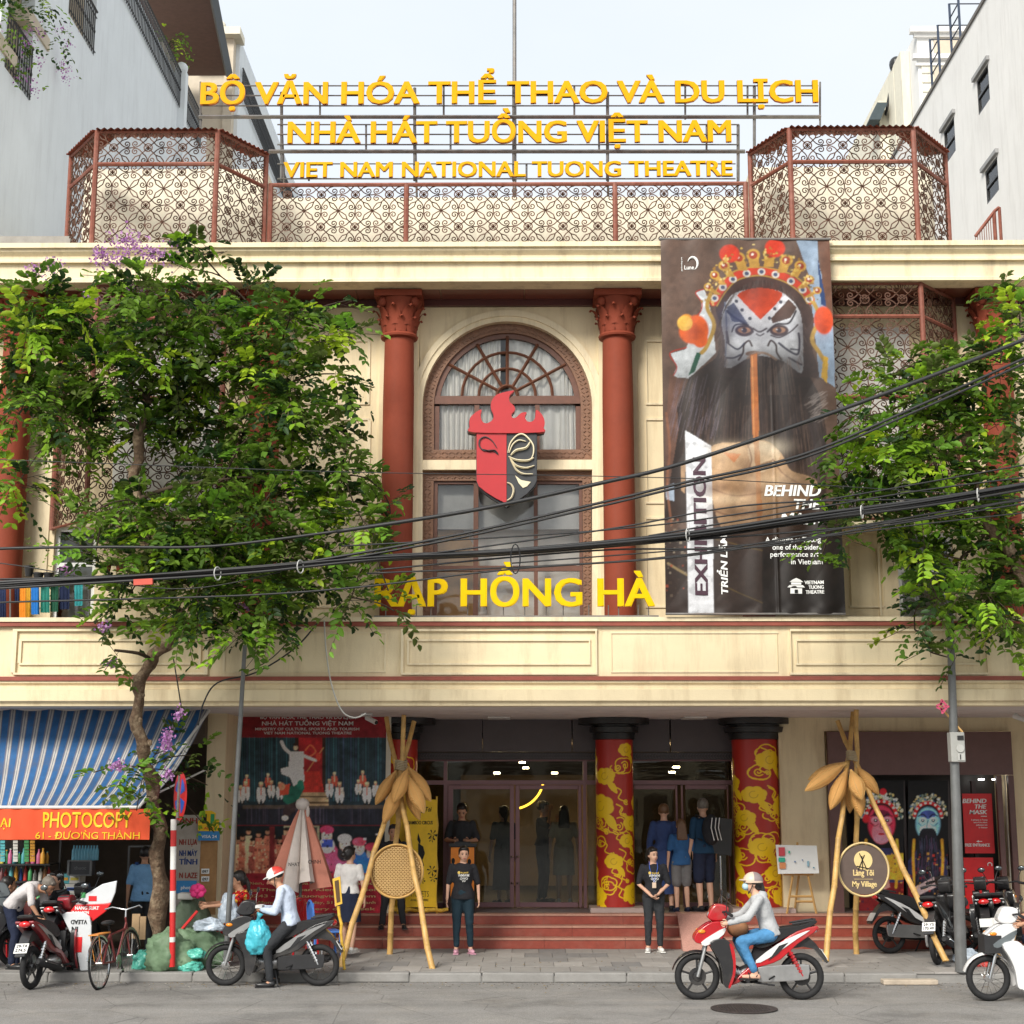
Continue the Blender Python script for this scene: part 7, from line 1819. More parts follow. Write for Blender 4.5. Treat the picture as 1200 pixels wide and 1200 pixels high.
for k in range(4):
 for i in range(n + 1): b.v.append(tuple(bwave((bx0 + (bx1 - bx0) * i / n, 21.5, bz1 + (bz0 - bz1) * k / 3))))
for k in range(3):
 for i in range(n): a = k * (n + 1) + i; b.f.append((a, a + n + 1, a + n + 2, a + 1)); b.m.append(0)
b.build('cloth', mat('orange_red_cloth', (.66, .09, .035), .8, var=.08), SB, smooth=180)
for s, x0, x1, yb, yt in (('ẠI', 0, 13, 969, 959), ('PHOTOCOPY', 50, 154, 969.5, 951.5), ("61 - ĐƯO'NG THÀNH", 41, 163, 983, 975), ('`', 98, 101, 981, 972.5)):
 a, c, t = W(x0, yb, 21.5), W(x1, yb, 21.5), W(x0, yt, 21.5); text('lettering', s, YEL, SB, a + Vector((0, -.008, 0)), c.x - a.x, t.z - a.z, .004, warp=bwave, bold=.02)
# ---------------------------------------------------------------- shop goods
PAL = [(.55, .04, .03), (.65, .32, .03), (.06, .30, .10), (.03, .12, .45), (.60, .58, .52), (.35, .16, .06), (.08, .35, .38), (.55, .45, .08), (.12, .03, .03), (.5, .12, .25)]
PALN = ['red', 'orange', 'green', 'blue', 'white', 'brown', 'teal', 'yellow', 'dark', 'pink']
GM = [mat('pack_' + n, c, .4, var=.2, scale=20) for n, c in zip(PALN, PAL)]
rk = empty('shop_shelf', (W(30, 1060, 23.8).x, 23.8, .13), 'dark metal shelf rack crowded with bottles inside the corner shop', 'shelf')
for y in (1012, 1032, 1050, 1070):
 b = MB(); a, c = W(-20, y, 23.9), W(62, y, 23.9); b.box((a.x, 23.75, a.z - .02), (c.x, 24.2, a.z)); b.build('shelf', BLACKM, rk)
for x in (-20, 22, 62):
 b = MB(); a = W(x, 1000, 23.9); b.box((a.x, 24.21, .13), (a.x + .03, 24.24, W(x, 975, 23.9).z)); b.build('upright', BLACKM, rk)
def bottle(x, y, D, h, r, mi, cap=4, lab=None):
 p = W(x, y, D); root = empty('drink_bottle', (p.x, D, p.z + .001), lab, 'bottle', 'bottles on the shop shelves'); b = MB(); b.lathe([(r, 0), (r, h * .6), (r * .4, h * .8), (r * .38, h * .92)], (p.x, D, p.z + .001), 10); b.build('glass', GM[mi], root, smooth=50)
 b = MB(); b.lathe([(r * .45, h * .921), (r * .45, h)], (p.x, D, p.z + .001), 8); b.build('cap', GM[cap], root)
rg = random.Random(3); ORD = 'first second third fourth fifth sixth seventh eighth ninth tenth eleventh twelfth thirteenth fourteenth fifteenth sixteenth seventeenth eighteenth'.split()
for y in (1012, 1032, 1050):
 x = -8; kk = -1
 while x < 60:
  kk += 1; mi = rg.randrange(10); bottle(x, y, 23.85 + rg.uniform(0, .2), rg.uniform(.17, .24), rg.uniform(.028, .038), mi, rg.randrange(10), '%s bottle, %s from the left on the %s shelf of the dark rack' % (PALN[mi], ORD[kk], {1012: 'top', 1032: 'middle', 1050: 'lowest'}[y])); x += rg.uniform(4.2, 6.5)
def pack(x0, y0, x1, y1, D, m, lab, dep=.3, txt=None, grp='cartons stacked in the shop'):
 a, c = W(x0, y0, D), W(x1, y1, D); root = empty('carton', ((a.x + c.x) / 2, D, c.z), lab, 'carton', grp); b = MB(); b.box((a.x, D, c.z), (c.x, D + dep, a.z)); b.build('box', m, root, bevel=.006)
 b = MB(); b.box((a.x + .02, D - .003, c.z + (a.z - c.z) * .35), (c.x - .02, D, c.z + (a.z - c.z) * .65)); b.build('print_band', GM[rg.randrange(10)], root)
WC = mat('white_carton', (.55, .54, .50), .7, var=.1)
yb = 1075
for r_i, (y0, y1, xs0, xs1) in enumerate(((1061, 1074, 52, 96), (1048, 1060.6, 50, 96), (1036, 1047.6, 54, 94), (1024.5, 1035.6, 55, 94))):
 x = xs0; kk = -1
 while x < xs1 - 6: kk += 1; w_ = rg.uniform(9, 14); pack(x, y0, min(x + w_, xs1), y1, 23.6, WC if rg.random() < .7 else GM[rg.choice((3, 6, 4))], 'flat carton, %s from the left in the %s row up of the shop goods stack' % (ORD[kk], ORD[r_i]), .3); x += w_ + .4
# framed box, blue water bottles in shrink pack
fbx = board(80, 1009, 106, 1026, 23.35, mat('dark_display', (.05, .05, .055), .4), 'display_case', 'grey-framed display case with lettering on top of the goods stack', 'display case', .25)
b = MB(); frame_px(b, 79, 1008, 107, 1026.5, 23.34, 1.6, .02); b.build('frame', GALV, fbx); ptext('lettering', 'thuoc', GALV, fbx, 87, 101, 1019, 1015, 23.34)
wp = empty('water_bottle_pack', (W(103, 1024, 23.7).x, 23.7, 1.3), 'pack of blue-capped water bottles on the goods stack', 'bottle pack')
for i in range(9):
 for k in range(2):
  p = W(86 + i * 3.4, 1008, 23.65 + k * .1); b = MB(); b.lathe([(.03, 0), (.03, .14), (.013, .19), (.013, .22)], (p.x, p.y, p.z), 8); b.build('bottle', mat('water_bottle', (.12, .38, .50), .2), wp, smooth=50)
# snack sachets hung in strips
for i, x in enumerate((3, 18, 31, 38)):
 ss = empty('sachet_strip', (W(x, 985, 23.2).x, 23.2, W(x, 1005, 23.2).z), 'strip of %s sachets hanging at the shop front, number %s from the left edge' % (('teal', 'silver', 'green', 'orange')[i], ('one', 'two', 'three', 'four')[i]), 'sachets')
 for k in range(7): b = MB(); b.pbox(x - 2.6, 985 + k * 3.6, x + 2.6, 988.2 + k * 3.6, 23.2 + .02 * (k % 2), .015); b.build('sachet', (GM[6], WC, GM[2], GM[1])[i], ss)
for i in range(14):
 x, y = 2 + i * 3.3, 1052 + rg.uniform(-3, 3); p = W(x, y, 23.2); b = MB(); b.ell(p, (.05, .04, .06), nu=8, nv=6); b.tube([p + Vector((0, 0, .05)), p + Vector((0, 0, .12))], .015, 6)
 q_ = rg.choice((0, 1, 2, 7, 0)); b.build('sauce_jar', GM[q_], smooth=60, label='%s little jar on the front counter of the shop, %s' % (PALN[q_], ('leftmost', 'second', 'third', 'fourth', 'fifth', 'sixth', 'seventh', 'eighth', 'ninth', 'tenth', 'eleventh', 'twelfth', 'thirteenth', 'rightmost')[i] + ' of its row'), cat='jar', group='jars on the shop counter')
b = MB(); a, c = W(-20, 1057, 23.1), W(50, 1057, 23.1); b.box((a.x, 23.05, .13), (c.x, 23.5, a.z)); b.build('shop_counter', GM[8], label='low dark shop counter under the bright jars', cat='counter')
# glass cabinet right in the shop
D = 24.2; gc = empty('glass_cabinet', (W(158, 1060, D).x, D, .13), 'tall steel-framed glass cabinet at the back of the shop behind the man in blue', 'cabinet')
b = MB()
for x in (150, 176):
 a = W(x, 993, D); b.box((a.x, D, .13), (a.x + .03, D + .03, a.z))
for y in (993, 1025, 1058): a, c = W(150, y, D), W(176, y, D); b.box((a.x, D, a.z), (c.x + .03, D + .35, a.z + .025))
b.build('frame', GALV, gc)
for k in range(5): b = MB(); a = W(153 + k * 4.5, 1025, D + .1); b.box((a.x, D + .1, a.z + .026), (a.x + .05, D + .2, a.z + .15 + .04 * (k % 2))); b.build('packet', GM[(k * 3) % 10], gc)
# ================================================================ trees
BARK = mat('mottled_bark', (0.13, 0.085, 0.055), 0.9, var=.6, scale=12, bump=1.0, bscale=26, dirt=((0.42, 0.33, 0.22), .9), dscale=7); TWIG = mat('twig_bark', (0.06, 0.042, 0.028), .9, var=.3)
LEAF = attr_mat('leaf', .5, .28, translucent=.4)
PETAL = attr_mat('petal', .7, .3, translucent=.3)
def leaf_mesh(name, parent, P, D, N, Ln, Wd, colr, m=LEAF, kind='stuff'):
 """P base points, D directions, N normals; six-point folded leaves"""
 n = len(P); S = np.cross(D, N); S /= np.linalg.norm(S, axis=1)[:, None] + 1e-9
 L = Ln[:, None]; Wv = Wd[:, None]
 pts = np.stack([P, P + D * L * .35 + S * Wv + N * Wv * .35, P + D * L * .75 + S * Wv * .75 + N * Wv * .2, P + D * L - N * L * .12, P + D * L * .75 - S * Wv * .75 + N * Wv * .2, P + D * L * .35 - S * Wv + N * Wv * .35], 1).reshape(-1, 3)
 base = np.arange(n)[:, None] * 6
 F = np.concatenate([base + np.array([[0, 1, 2, 3]]), base + np.array([[0, 3, 4, 5]])], 0)
 o0 = np.array(ORG[parent.name]); me = bpy.data.meshes.new(name); pts = pts - o0
 me.vertices.add(len(pts)); me.vertices.foreach_set('co', pts.astype(np.float32).ravel()); me.loops.add(F.size); me.loops.foreach_set('vertex_index', F.astype(np.int32).ravel())
 me.polygons.add(len(F)); me.polygons.foreach_set('loop_start', np.arange(0, F.size, 4, dtype=np.int32)); me.update(calc_edges=True)
 ca = me.color_attributes.new('Col', 'FLOAT_COLOR', 'POINT'); rgba = np.ones((n * 6, 4), np.float32); rgba[:, :3] = np.repeat(colr, 6, 0); ca.data.foreach_set('color', rgba.ravel())
 me.materials.append(m); o = link_mesh(name, me, parent); return tag(o, kind=kind)
def unit(v): return v / (np.linalg.norm(v, axis=-1, keepdims=True) + 1e-9)
GREENS = np.array([(0.075, 0.15, 0.018), (0.13, 0.24, 0.024), (0.028, 0.062, 0.018), (0.15, 0.26, 0.028), (0.10, 0.14, 0.03)])
FRESH = np.array([(0.24, 0.42, 0.025), (0.36, 0.50, 0.03), (0.15, 0.32, 0.03)])
def sprays(centres, n_per, leaf_n, leaf_l, fresh_p, rgen, droop=.35, dens=None):
 Ps, Ds, Ns, Ls, Ws, Cs = [], [], [], [], [], []; twigs = []
 for (c, r) in centres:
  k = max(3, int(n_per * (r / .55) ** 2))
  for _ in range(k):
   d = unit(rgen.normal(0, 1, 3)); d[2] *= .75
   st = np.array(c) + d * r * rgen.uniform(.25, .9) * np.array([1, .8, 1])
   out = unit(d + rgen.normal(0, .45, 3) + np.array([0, -.25, .1])); L = rgen.uniform(.28, .55)
   q = rgen.random(); fresh = q < fresh_p; m_ = leaf_n + rgen.integers(-2, 3)
   col = FRESH[rgen.integers(3)] if fresh else GREENS[rgen.integers(5)] * rgen.uniform(.75, 1.35)
   side = unit(np.cross(out, np.array([0, 0, 1.0]) + rgen.normal(0, .3, 3))); up = unit(np.cross(side, out));
   if up[2] < 0: up = -up
   tw = []
   for i in range(m_):
    t = (i + 1) / m_; p = st + out * L * t + np.array([0, 0, -droop * L * t * t]); tw.append(p)
    for s in (-1, 1):
     if rgen.random() < .12: continue
     dd = unit(side * s * .85 + out * .55 + np.array([0, 0, -.15]) + rgen.normal(0, .16, 3)); nn = unit(up + rgen.normal(0, .28, 3)); nn = unit(nn - dd * (nn @ dd))
     Ps.append(p); Ds.append(dd); Ns.append(nn); l_ = leaf_l * rgen.uniform(.7, 1.2) * (1.1 if fresh else 1); Ls.append(l_); Ws.append(l_ * rgen.uniform(.24, .32)); Cs.append(np.clip(col * rgen.uniform(.8, 1.25), 0, 1))
   twigs.append((st - out * .12, tw[-1]))
 return [np.array(x) for x in (Ps, Ds, Ns, Ls, Ws, Cs)], twigs
def flowers(parent, p, n, r, hgt, rgen):
 k = n * 5; P = np.array(p) + rgen.normal(0, 1, (k, 3)) * np.array([r, r, hgt]) ; D = unit(rgen.normal(0, 1, (k, 3))); N = unit(np.cross(D, rgen.normal(0, 1, (k, 3))))
 c = np.array([(0.50, 0.24, 0.50), (0.62, 0.36, 0.62), (0.38, 0.16, 0.42)])[rgen.integers(0, 3, k)]
 leaf_mesh('flower_cluster', parent, P, D, N, rgen.uniform(.03, .05, k), rgen.uniform(.014, .022, k), c, PETAL, kind='stuff')
def tree(label, base, trunk, r0, clumps, Dmid, Dvar, seed, nper, fresh, flower_px=(), fresh_cl=()):
 rg_ = np.random.default_rng(seed); root = empty('flowering_tree', base, label, 'tree')
 b = MB(); tp = cr([base] + trunk, 6); n = len(tp)
 rr = [r0 * (1.35 if i == 0 else 1) * (1 - .55 * i / (n - 1)) * (1 + .10 * math.sin(i * 1.7)) for i in range(n)]
 tp2 = [p + Vector((.03 * math.sin(i * 1.3), 0, 0)) for i, p in enumerate(tp)]; b.tube(tp2, rr, 16)
 # knots and burls on the bark
 for i in range(2, n - 1, 3): b.ell(tp2[i] + Vector((rr[i] * math.cos(i * 2.2), -rr[i] * .6 * abs(math.sin(i)), 0)), (rr[i] * .42, rr[i] * .42, rr[i] * .5), nu=8, nv=6)
 b.v = [tuple(Vector(p) + Vector((1, .6, 0)) * (.05 * mnoise.noise(Vector((p[0] * 7, p[1] * 7, p[2] * 2.5))) + .02 * mnoise.noise(Vector(p) * 19))) for p in b.v]
 b.build('trunk', BARK, root, smooth=180)
 cen = []
 for x, y, r in clumps:
  D = Dmid + rg_.uniform(-Dvar, Dvar); s = FPX / D; cen.append((W(x, y, D), r / s))
 nodes = [(p, rr[i]) for i, p in enumerate(tp2)][n // 3:]; order = sorted(range(len(cen)), key=lambda i: (cen[i][0] - tp2[-1]).length)
 bb = MB()
 for i in order:
  c = cen[i][0]; best = min(nodes, key=lambda q: (q[0] - c).length + (0.0 if q[1] > .03 else .15)); a, ra = best
  L = (c - a).length; mid = a.lerp(c, .5) + Vector((rg_.uniform(-.1, .1), rg_.uniform(-.1, .1), rg_.uniform(0, .15) * L)); r1 = max(.012, min(ra * .7, .02 + .016 * L)); r2 = max(.010, r1 * .62)
  pts = cr([a, mid, c], 4); bb.tube(pts, [r1 + (r2 - r1) * k / (len(pts) - 1) for k in range(len(pts))], 6, cap=False)
  nodes += [(mid, r1), (c, r2)]
 bb.build('limbs', TWIG, root, smooth=180, kind='stuff')
 (P, D, N, L, Wd, Cc), tw = sprays([(np.array(c), r) for c, r in cen], nper, 6, .124, fresh, rg_)
 leaf_mesh('crown', root, P, D, N, L, Wd, Cc)
 if fresh_cl:
  cc = [(np.array(W(x, y, Dmid - .9)), r / (FPX / Dmid)) for x, y, r in fresh_cl]; (P, D, N, L, Wd, Cc), t2 = sprays(cc, nper * .5, 6, .12, .97, rg_); leaf_mesh('fresh_leaves', root, P, D, N, L, Wd, Cc); tw += t2
 q = MB()
 for a, c in tw[::2]: q.tube([a, c], .0045, 3, cap=False)
 q.build('twigs', TWIG, root, kind='stuff')
 for x, y, k, r, h in flower_px: flowers(root, W(x, y, Dmid - rg_.uniform(0, .4)), k, r, h, rg_)
 return root
TD = 20.7
base = Vector((xx(186, 1120, 22.2), 22.2, .13))
tk = [W(187, 1040, 22.0), W(183, 960, 21.7), W(170, 890, 21.4), W(160, 835, 21.2), W(172, 780, 21.0), W(203, 745, 20.9), W(204, 700, 20.8), W(165, 610, 20.7), W(160, 540, 20.7), W(172, 470, 20.7)]
lc_ = [(55, 352, 42), (15, 395, 42), (108, 378, 50), (168, 345, 42), (232, 362, 48), (288, 352, 44), (340, 368, 44), (385, 388, 32), (408, 352, 14), (55, 432, 52), (128, 438, 58), (200, 430, 50), (268, 430, 52), (338, 432, 48), (392, 438, 30), (25, 482, 42), (92, 500, 48), (168, 500, 36), (238, 500, 50), (308, 505, 52), (372, 505, 42), (412, 530, 26),
  (22, 565, 32), (262, 562, 46), (325, 570, 50), (385, 588, 42), (425, 610, 28), (455, 588, 16), (140, 602, 36), (205, 612, 48), (262, 622, 46), (335, 632, 42), (112, 648, 30), (170, 660, 46), (238, 670, 50), (308, 680, 44), (372, 680, 36), (412, 700, 24), (150, 700, 30), (210, 722, 34), (268, 738, 26), (318, 728, 30), (134, 762, 14), (232, 290, 16), (222, 315, 20), (262, 296, 13), (150, 322, 24), (110, 600, 22), (436, 655, 16), (445, 640, 20), (430, 560, 20), (455, 692, 16), (462, 716, 13), (300, 600, 40), (355, 650, 40), (250, 645, 44), (180, 640, 36), (300, 700, 36), (230, 700, 40), (160, 585, 30), (190, 395, 40), (70, 395, 36), (300, 395, 40), (340, 470, 40), (210, 465, 42), (60, 470, 40)]
left = tree('tall lilac-flowering street tree on the left with a mottled crooked trunk', base, tk, .108, lc_, TD, .75, 11, 54, .12,
  ((120, 300, 26, .09, .07), (150, 285, 40, .12, .10), (178, 300, 36, .14, .10), (140, 305, 22, .10, .08), (40, 318, 18, .06, .05), (62, 312, 22, .07, .06), (165, 345, 26, .14, .08), (110, 348, 10, .06, .05), (195, 868, 26, .05, .08), (138, 897, 16, .05, .04), (197, 908, 10, .03, .03), (78, 668, 10, .04, .03), (283, 712, 8, .04, .03), (128, 778, 9, .04, .03), (120, 735, 9, .05, .04), (222, 644, 9, .05, .04), (210, 836, 10, .03, .03)),
  ((30, 380, 32), (85, 370, 22), (232, 285, 13), (175, 420, 20), (150, 410, 14), (290, 430, 14), (245, 600, 20), (320, 380, 12), (385, 640, 20), (230, 730, 14), (410, 395, 10), (275, 745, 10), (430, 620, 12)))
# low shoots on the trunk
cc = [(np.array(W(x, y, 21.15 if x < 190 or y > 965 else 22.45)), r / 84) for x, y, r in ((150, 905, 16), (168, 928, 18), (192, 880, 16), (228, 885, 14), (243, 920, 14), (160, 950, 14), (238, 965, 12), (110, 905, 9), (205, 860, 12))]
(P_, D_, N_, L_, W_, C_), tw = sprays(cc, 60, 5, .11, .22, np.random.default_rng(5)); leaf_mesh('low_shoots', left, P_, D_, N_, L_, W_, C_)
q = MB(); p0 = W(172, 900, 21.4)
for c_, r_ in cc: q.tube(cr([p0, (p0 + Vector(c_)) / 2 + Vector((0, -.05, .06)), Vector(c_)], 3), .008, 4, cap=False)
q.build('shoot_twigs', TWIG, left, kind='stuff')
base2 = Vector((xx(1262, 1120, 21.7), 21.7, .13))
tk2 = [W(1255, 980, 21.5), W(1250, 850, 21.3), W(1235, 740, 21.1), W(1190, 660, 20.9), W(1150, 600, 20.8), W(1140, 540, 20.7), (W(1130, 470, 20.7))]
rc2 = [(1185, 350, 26), (1195, 385, 24), (1130, 415, 28), (1172, 425, 34), (1062, 428, 26), (1035, 450, 24), (1092, 458, 34), (1012, 488, 24), (1058, 500, 36), (1125, 485, 40), (1182, 492, 36), (985, 530, 24), (1035, 540, 40), (1095, 545, 42), (1155, 550, 40), (990, 578, 28), (1030, 600, 38), (1085, 600, 32), (1140, 602, 36), (1188, 615, 30), (975, 622, 22), (1075, 652, 30), (1125, 655, 38), (1180, 672, 38), (962, 655, 12), (1098, 700, 30), (1150, 712, 36), (1190, 722, 26), (1072, 738, 14), (1088, 762, 9), (1180, 755, 18), (1060, 560, 34), (1110, 440, 30), (1110, 770, 10)]
tree('green street tree at the right edge, its branches covering the facade beside the banner', base2, tk2, .13, rc2, 20.8, .6, 23, 62, .16, (), ((1190, 370, 26), (1050, 520, 30), (1010, 510, 16), (1090, 530, 20), (1120, 610, 20), (1160, 700, 26), (1195, 400, 18), (1130, 690, 18), (1085, 640, 18)))
# ================================================================ overhead cables
CAB = mat('black_cable', (0.016, 0.016, 0.017), .5)
def cable(root, pts, D0, D1, r, name='cable'):
 P_ = cr([W(x, y, D0 + (D1 - D0) * (x + 100) / 1400) for x, y in pts], 8); b = MB(); b.tube(P_, r, 6); return b.build(name, CAB, root, smooth=180)
cbn = empty('cable_bundle', W(600, 640, 19.2), 'thick sagging bundle of black cables crossing the whole street front', 'cables')
mp_ = [(-100, 694), (0, 686), (150, 678), (300, 668), (440, 655), (600, 646), (800, 628), (950, 607), (1080, 590), (1200, 570), (1300, 552)]
rr_g = random.Random(4)
for k in range(13):
 o_ = rr_g.uniform(-5, 5) ; cable(cbn, [(x, y + o_ * (.5 + .5 * math.sin(x * .006 + k)) + rr_g.uniform(-.6, .6)) for x, y in mp_], 19.2 + k * .02, 19.2 + k * .02, rr_g.choice((.014, .018, .026)))
for x, y in ((352, 664), (806, 627), (1146, 580), (255, 672), (1010, 600)):
 b = MB(); c = W(x, y, 19.15); b.tube([c + Vector((.03 * math.cos(t) , .07 * math.cos(t) , .085 * math.sin(t))) for t in np.linspace(0, 2 * PI, 13)[:-1]], .008, 4, closed=True); b.build('cable_tie', mat('tie_grey', (.45, .45, .43), .5), cbn)
b = MB(); c = W(168, 682, 19.1); b.obox(c, (.24, .05, .075), Matrix.Rotation(R(-3), 3, 'Y')); b.build('cable_tag', mat('faded_red_tag', (.55, .10, .07), .6), cbn)
b = MB(); c = W(604, 655, 19.1); b.tube([c + Vector((.06 * math.cos(t), 0, .19 * math.sin(t))) for t in np.linspace(0, 2 * PI, 17)[:-1]], .008, 4, closed=True); b.build('cable_loop', CAB, cbn)
for lab, pts, rads in (('upper pair of black cables rising steeply to the right past the banner', [[(395, 623), (560, 597), (700, 567), (800, 543), (960, 489), (1080, 445), (1200, 398), (1300, 355)], [(330, 664), (520, 630), (700, 590), (800, 566), (940, 533), (1080, 474), (1200, 420), (1300, 372)], [(330, 668), (520, 634), (700, 594), (800, 570), (940, 537), (1080, 479), (1200, 426), (1300, 380)]], (.028, .02, .018)),
      ('thin black cable sagging lowest, below the main bundle on the left', [[(-100, 712), (0, 706), (150, 702), (300, 697), (430, 687), (600, 667), (800, 652), (1000, 622), (1200, 590), (1300, 575)]], (.013,)),
      ('fan of thin black cables just below the banner lettering', [[(-100, 680), (100, 676), (400, 660), (700, 622), (900, 590), (1200, 585), (1300, 583)], [(440, 668), (700, 645), (900, 640), (1100, 600), (1300, 575)], [(400, 640), (700, 622), (900, 597), (1200, 545), (1300, 528)], [(430, 672), (760, 655), (1000, 617), (1300, 568)], [(700, 640), (950, 622), (1100, 604), (1300, 562)], [(760, 628), (950, 596), (1100, 572), (1300, 548)], [(600, 660), (900, 636), (1100, 612), (1300, 590)]], (.012, .013, .011, .012, .014, .012, .01)),
      ('faint grey wire stretched level across the middle windows', [[(-100, 535), (120, 543), (400, 553), (700, 558), (900, 565), (1300, 590)]], (.006,)),
      ('two black cables entering from the left edge through the tree crown', [[(-100, 650), (0, 643), (120, 641), (250, 640), (400, 622)], [(-100, 660), (0, 660), (200, 690), (330, 670)]], (.02, .008))):
 rt = empty('overhead_cable', W(*pts[0][2], 19.3), lab, 'cable')
 for p_, r in zip(pts, rads): cable(rt, p_, 19.3, 19.3, r)
rt = empty('service_drop', W(290, 800, 21.6), 'thin black service wires looping from the tree to the fascia above the pier', 'cable')
for p_, r in (([(372, 730), (345, 760), (300, 788), (255, 800), (238, 825), (232, 850)], .012), ([(352, 735), (320, 770), (285, 790)], .008), ([(203, 770), (208, 800), (213, 832)], .01)):
 b = MB(); b.tube(cr([W(x, y, 21.6) for x, y in p_], 6), r, 5); b.build('cable', CAB, rt, smooth=180)
b = MB(); b.tube(cr([W(x, y, 21.7) for x, y in ((380, 727), (382, 760), (388, 800), (400, 832), (415, 841), (429, 836))], 6), .011, 5); b.build('cable', mat('white_cable', (.55, .54, .5), .5), rt, smooth=180)
for x, y, lab in ((432, 838, 'small white security camera under the canopy above the stage poster'), (1190, 836, 'small white security camera under the canopy at the far right')):
 c = W(x, y, 24.2); rt = empty('security_camera', c, lab, 'camera'); b = MB(); b.box((c.x - .12, 24.15, c.z + .0), (c.x + .06, 24.3, CZ - .02)); b.tube([c, c + Vector((.05, -.05, -.07))], .015, 6); b.build('bracket', WHITE, rt)
 b = MB(); b.tube([c + Vector((-.03, 0, -.04)), c + Vector((.13, -.14, -.12))], .04, 10); bd_ = b.build('body', WHITE, rt, smooth=40)
 b = MB(); b.ell(c + Vector((.135, -.145, -.123)), (.03, .02, .03), nu=8, nv=6); b.build('lens', BLACKM, rt)
# white hook on the balcony of cables at the far left, terrace things: laundry and pots
LN = [('orange', (.65, .22, .02)), ('yellow_ochre', (.55, .30, .03)), ('royal_blue', (.02, .16, .5)), ('sea_green', (.03, .22, .18)), ('dark_green', (.02, .10, .06)), ('navy_blue', (.02, .03, .08)), ('teal', (.05, .35, .38))]
rail = empty('laundry_rail', W(50, 682, 22.3), 'thin rail with laundry on the terrace at the far left', 'laundry rail'); b = MB(); b.tube([W(-30, 683, 22.3), W(106, 683, 22.3)], .012, 6); b.tube([W(12, 683, 22.3), W(12, 740, 22.3)], .012, 6); b.tube([W(104, 683, 22.3), W(104, 740, 22.3)], .012, 6); b.build('bars', GALV, rail)
for i, (x, w_, h, k) in enumerate(((20, 6, 22, 5), (26, 8, 46, 0), (33, 6, 46, 1), (41, 9, 36, 2), (53, 10, 34, 3), (64, 9, 33, 4), (76, 12, 30, 5), (92, 10, 26, 6), (3, 8, 40, 5))):
 gm = MB(); n = 8; rows = 5
 for j in range(rows + 1):
  for q in range(n + 1): p = W(x - w_ / 2 + w_ * q / n, 684 + h * j / rows, 22.27); p.y += .03 * math.sin(q * 2.2 + i) * (j + 1) / rows; gm.v.append(tuple(p))
 for j in range(rows):
  for q in range(n): a = j * (n + 1) + q; gm.f.append((a, a + n + 1, a + n + 2, a + 1)); gm.m.append(0)
 gm.build('hanging_garment', cloth('laundry_' + LN[k][0], LN[k][1]), smooth=180, label='%s garment hanging on the terrace rail, %s from the left' % (LN[k][0].replace('_', ' '), ('second', 'third', 'fourth', 'fifth', 'sixth', 'seventh', 'eighth', 'ninth', 'first')[i]), cat='laundry', group='laundry on the terrace rail')
for i, (x, y) in enumerate(((34, 668), (45, 676), (57, 676), (125, 664), (141, 662))):
 c = W(x, y, 22.2); rt = empty('potted_plant', c, ('dark pot with trailing leaves hung leftmost above the laundry', 'middle small dark pot above the laundry', 'right-hand small dark pot above the laundry', 'terracotta pot half behind the tree leaves', 'brown pot farthest right behind the tree leaves')[i], 'plant pot', 'pots hanging on the terrace')
 b = MB(); b.lathe([(.05, -.1), (.075, .04), (.085, .04), (.085, .06), (.05, .06)], c, 12); b.build('pot', TERRA if i > 2 else BLACKM, rt, smooth=40)
 P_, tw = sprays([(np.array(c + Vector((0, 0, .12))), .1)], 110, 3, .05, .2, np.random.default_rng(i)); leaf_mesh('leaves', rt, *P_[:5], P_[5])
# planting on the neighbour's balconies
for x, y, X, r, lab, fl_ in ((8, 22, XN + .1, .42, 'leafy creeper spilling over the left neighbour balcony corner', 1), (48, 4, XN + .1, .36, 'pink-flowered creeper on the top left balcony', 1), (200, 45, XN - .15, .36, 'bright green shrub behind the roof-terrace rail', 0)):
 c = WX(x, y, X); rt = empty('balcony_plant', c, lab, 'plant'); P_, tw = sprays([(np.array(c), r), (np.array(c) + [0, .8, -.3], r * .6)], 60, 5, .09, .35 if not fl_ else .15, np.random.default_rng(int(x)), droop=.8); leaf_mesh('leaves', rt, *P_[:5], P_[5])
 b = MB(); b.box((c.x - .3, c.y - .4, c.z - .55), (c.x - .06, c.y + .8, c.z - .3)); b.build('planter', BEIGE, rt)
 if fl_:
  for k in range(6): flowers(rt, (c.x + .1, c.y + rr_g.uniform(-1, 1.6), c.z + rr_g.uniform(-.8, .3)), 5, .08, .08, np.random.default_rng(k))
# ================================================================ the tall exhibition banner
VINYL = attr_mat('printed_vinyl', .45, .3, coat=.04); PAPER = attr_mat('printed_poster', .5, .3)
BW_, BH_ = 200.0, 438.0
def q1(pts, ox=760, oy=260, k=4.8):
 out = []
 for x, y in pts:
  pxx, pyy = ox + x / k, oy + y / k; t = (pyy - 281) / 438
  l, r = 774 + 6 * t, 972 + 19 * t; out.append(((pxx - l) / (r - l) * 200, pyy - 281))
 return out
def q2(pts): return q1(pts, 760, 490)
cv = Cv(0, 0, BW_, BH_, 1.25, '#6b5448')
r6 = random.Random(6)
BRN, DK, WT, OR, GD, RD = '#5a4338', '#2b2422', '#d9dbe0', '#d8552c', '#c9a04c', '#b8331f'
cv.rect(0, 0, 200, 438, '#705a4e')
cv.poly(q1([(830, 100), (950, 100), (960, 260), (1010, 420), (1040, 640), (1050, 960), (960, 900), (930, 600), (900, 300)]), '#9fb0c4')
cv.poly(q1([(955, 100), (1020, 100), (1035, 560), (990, 480)]), '#7a5644'); cv.poly(q1([(950, 200), (990, 420), (1000, 500), (970, 480)]), '#2e4c7c')
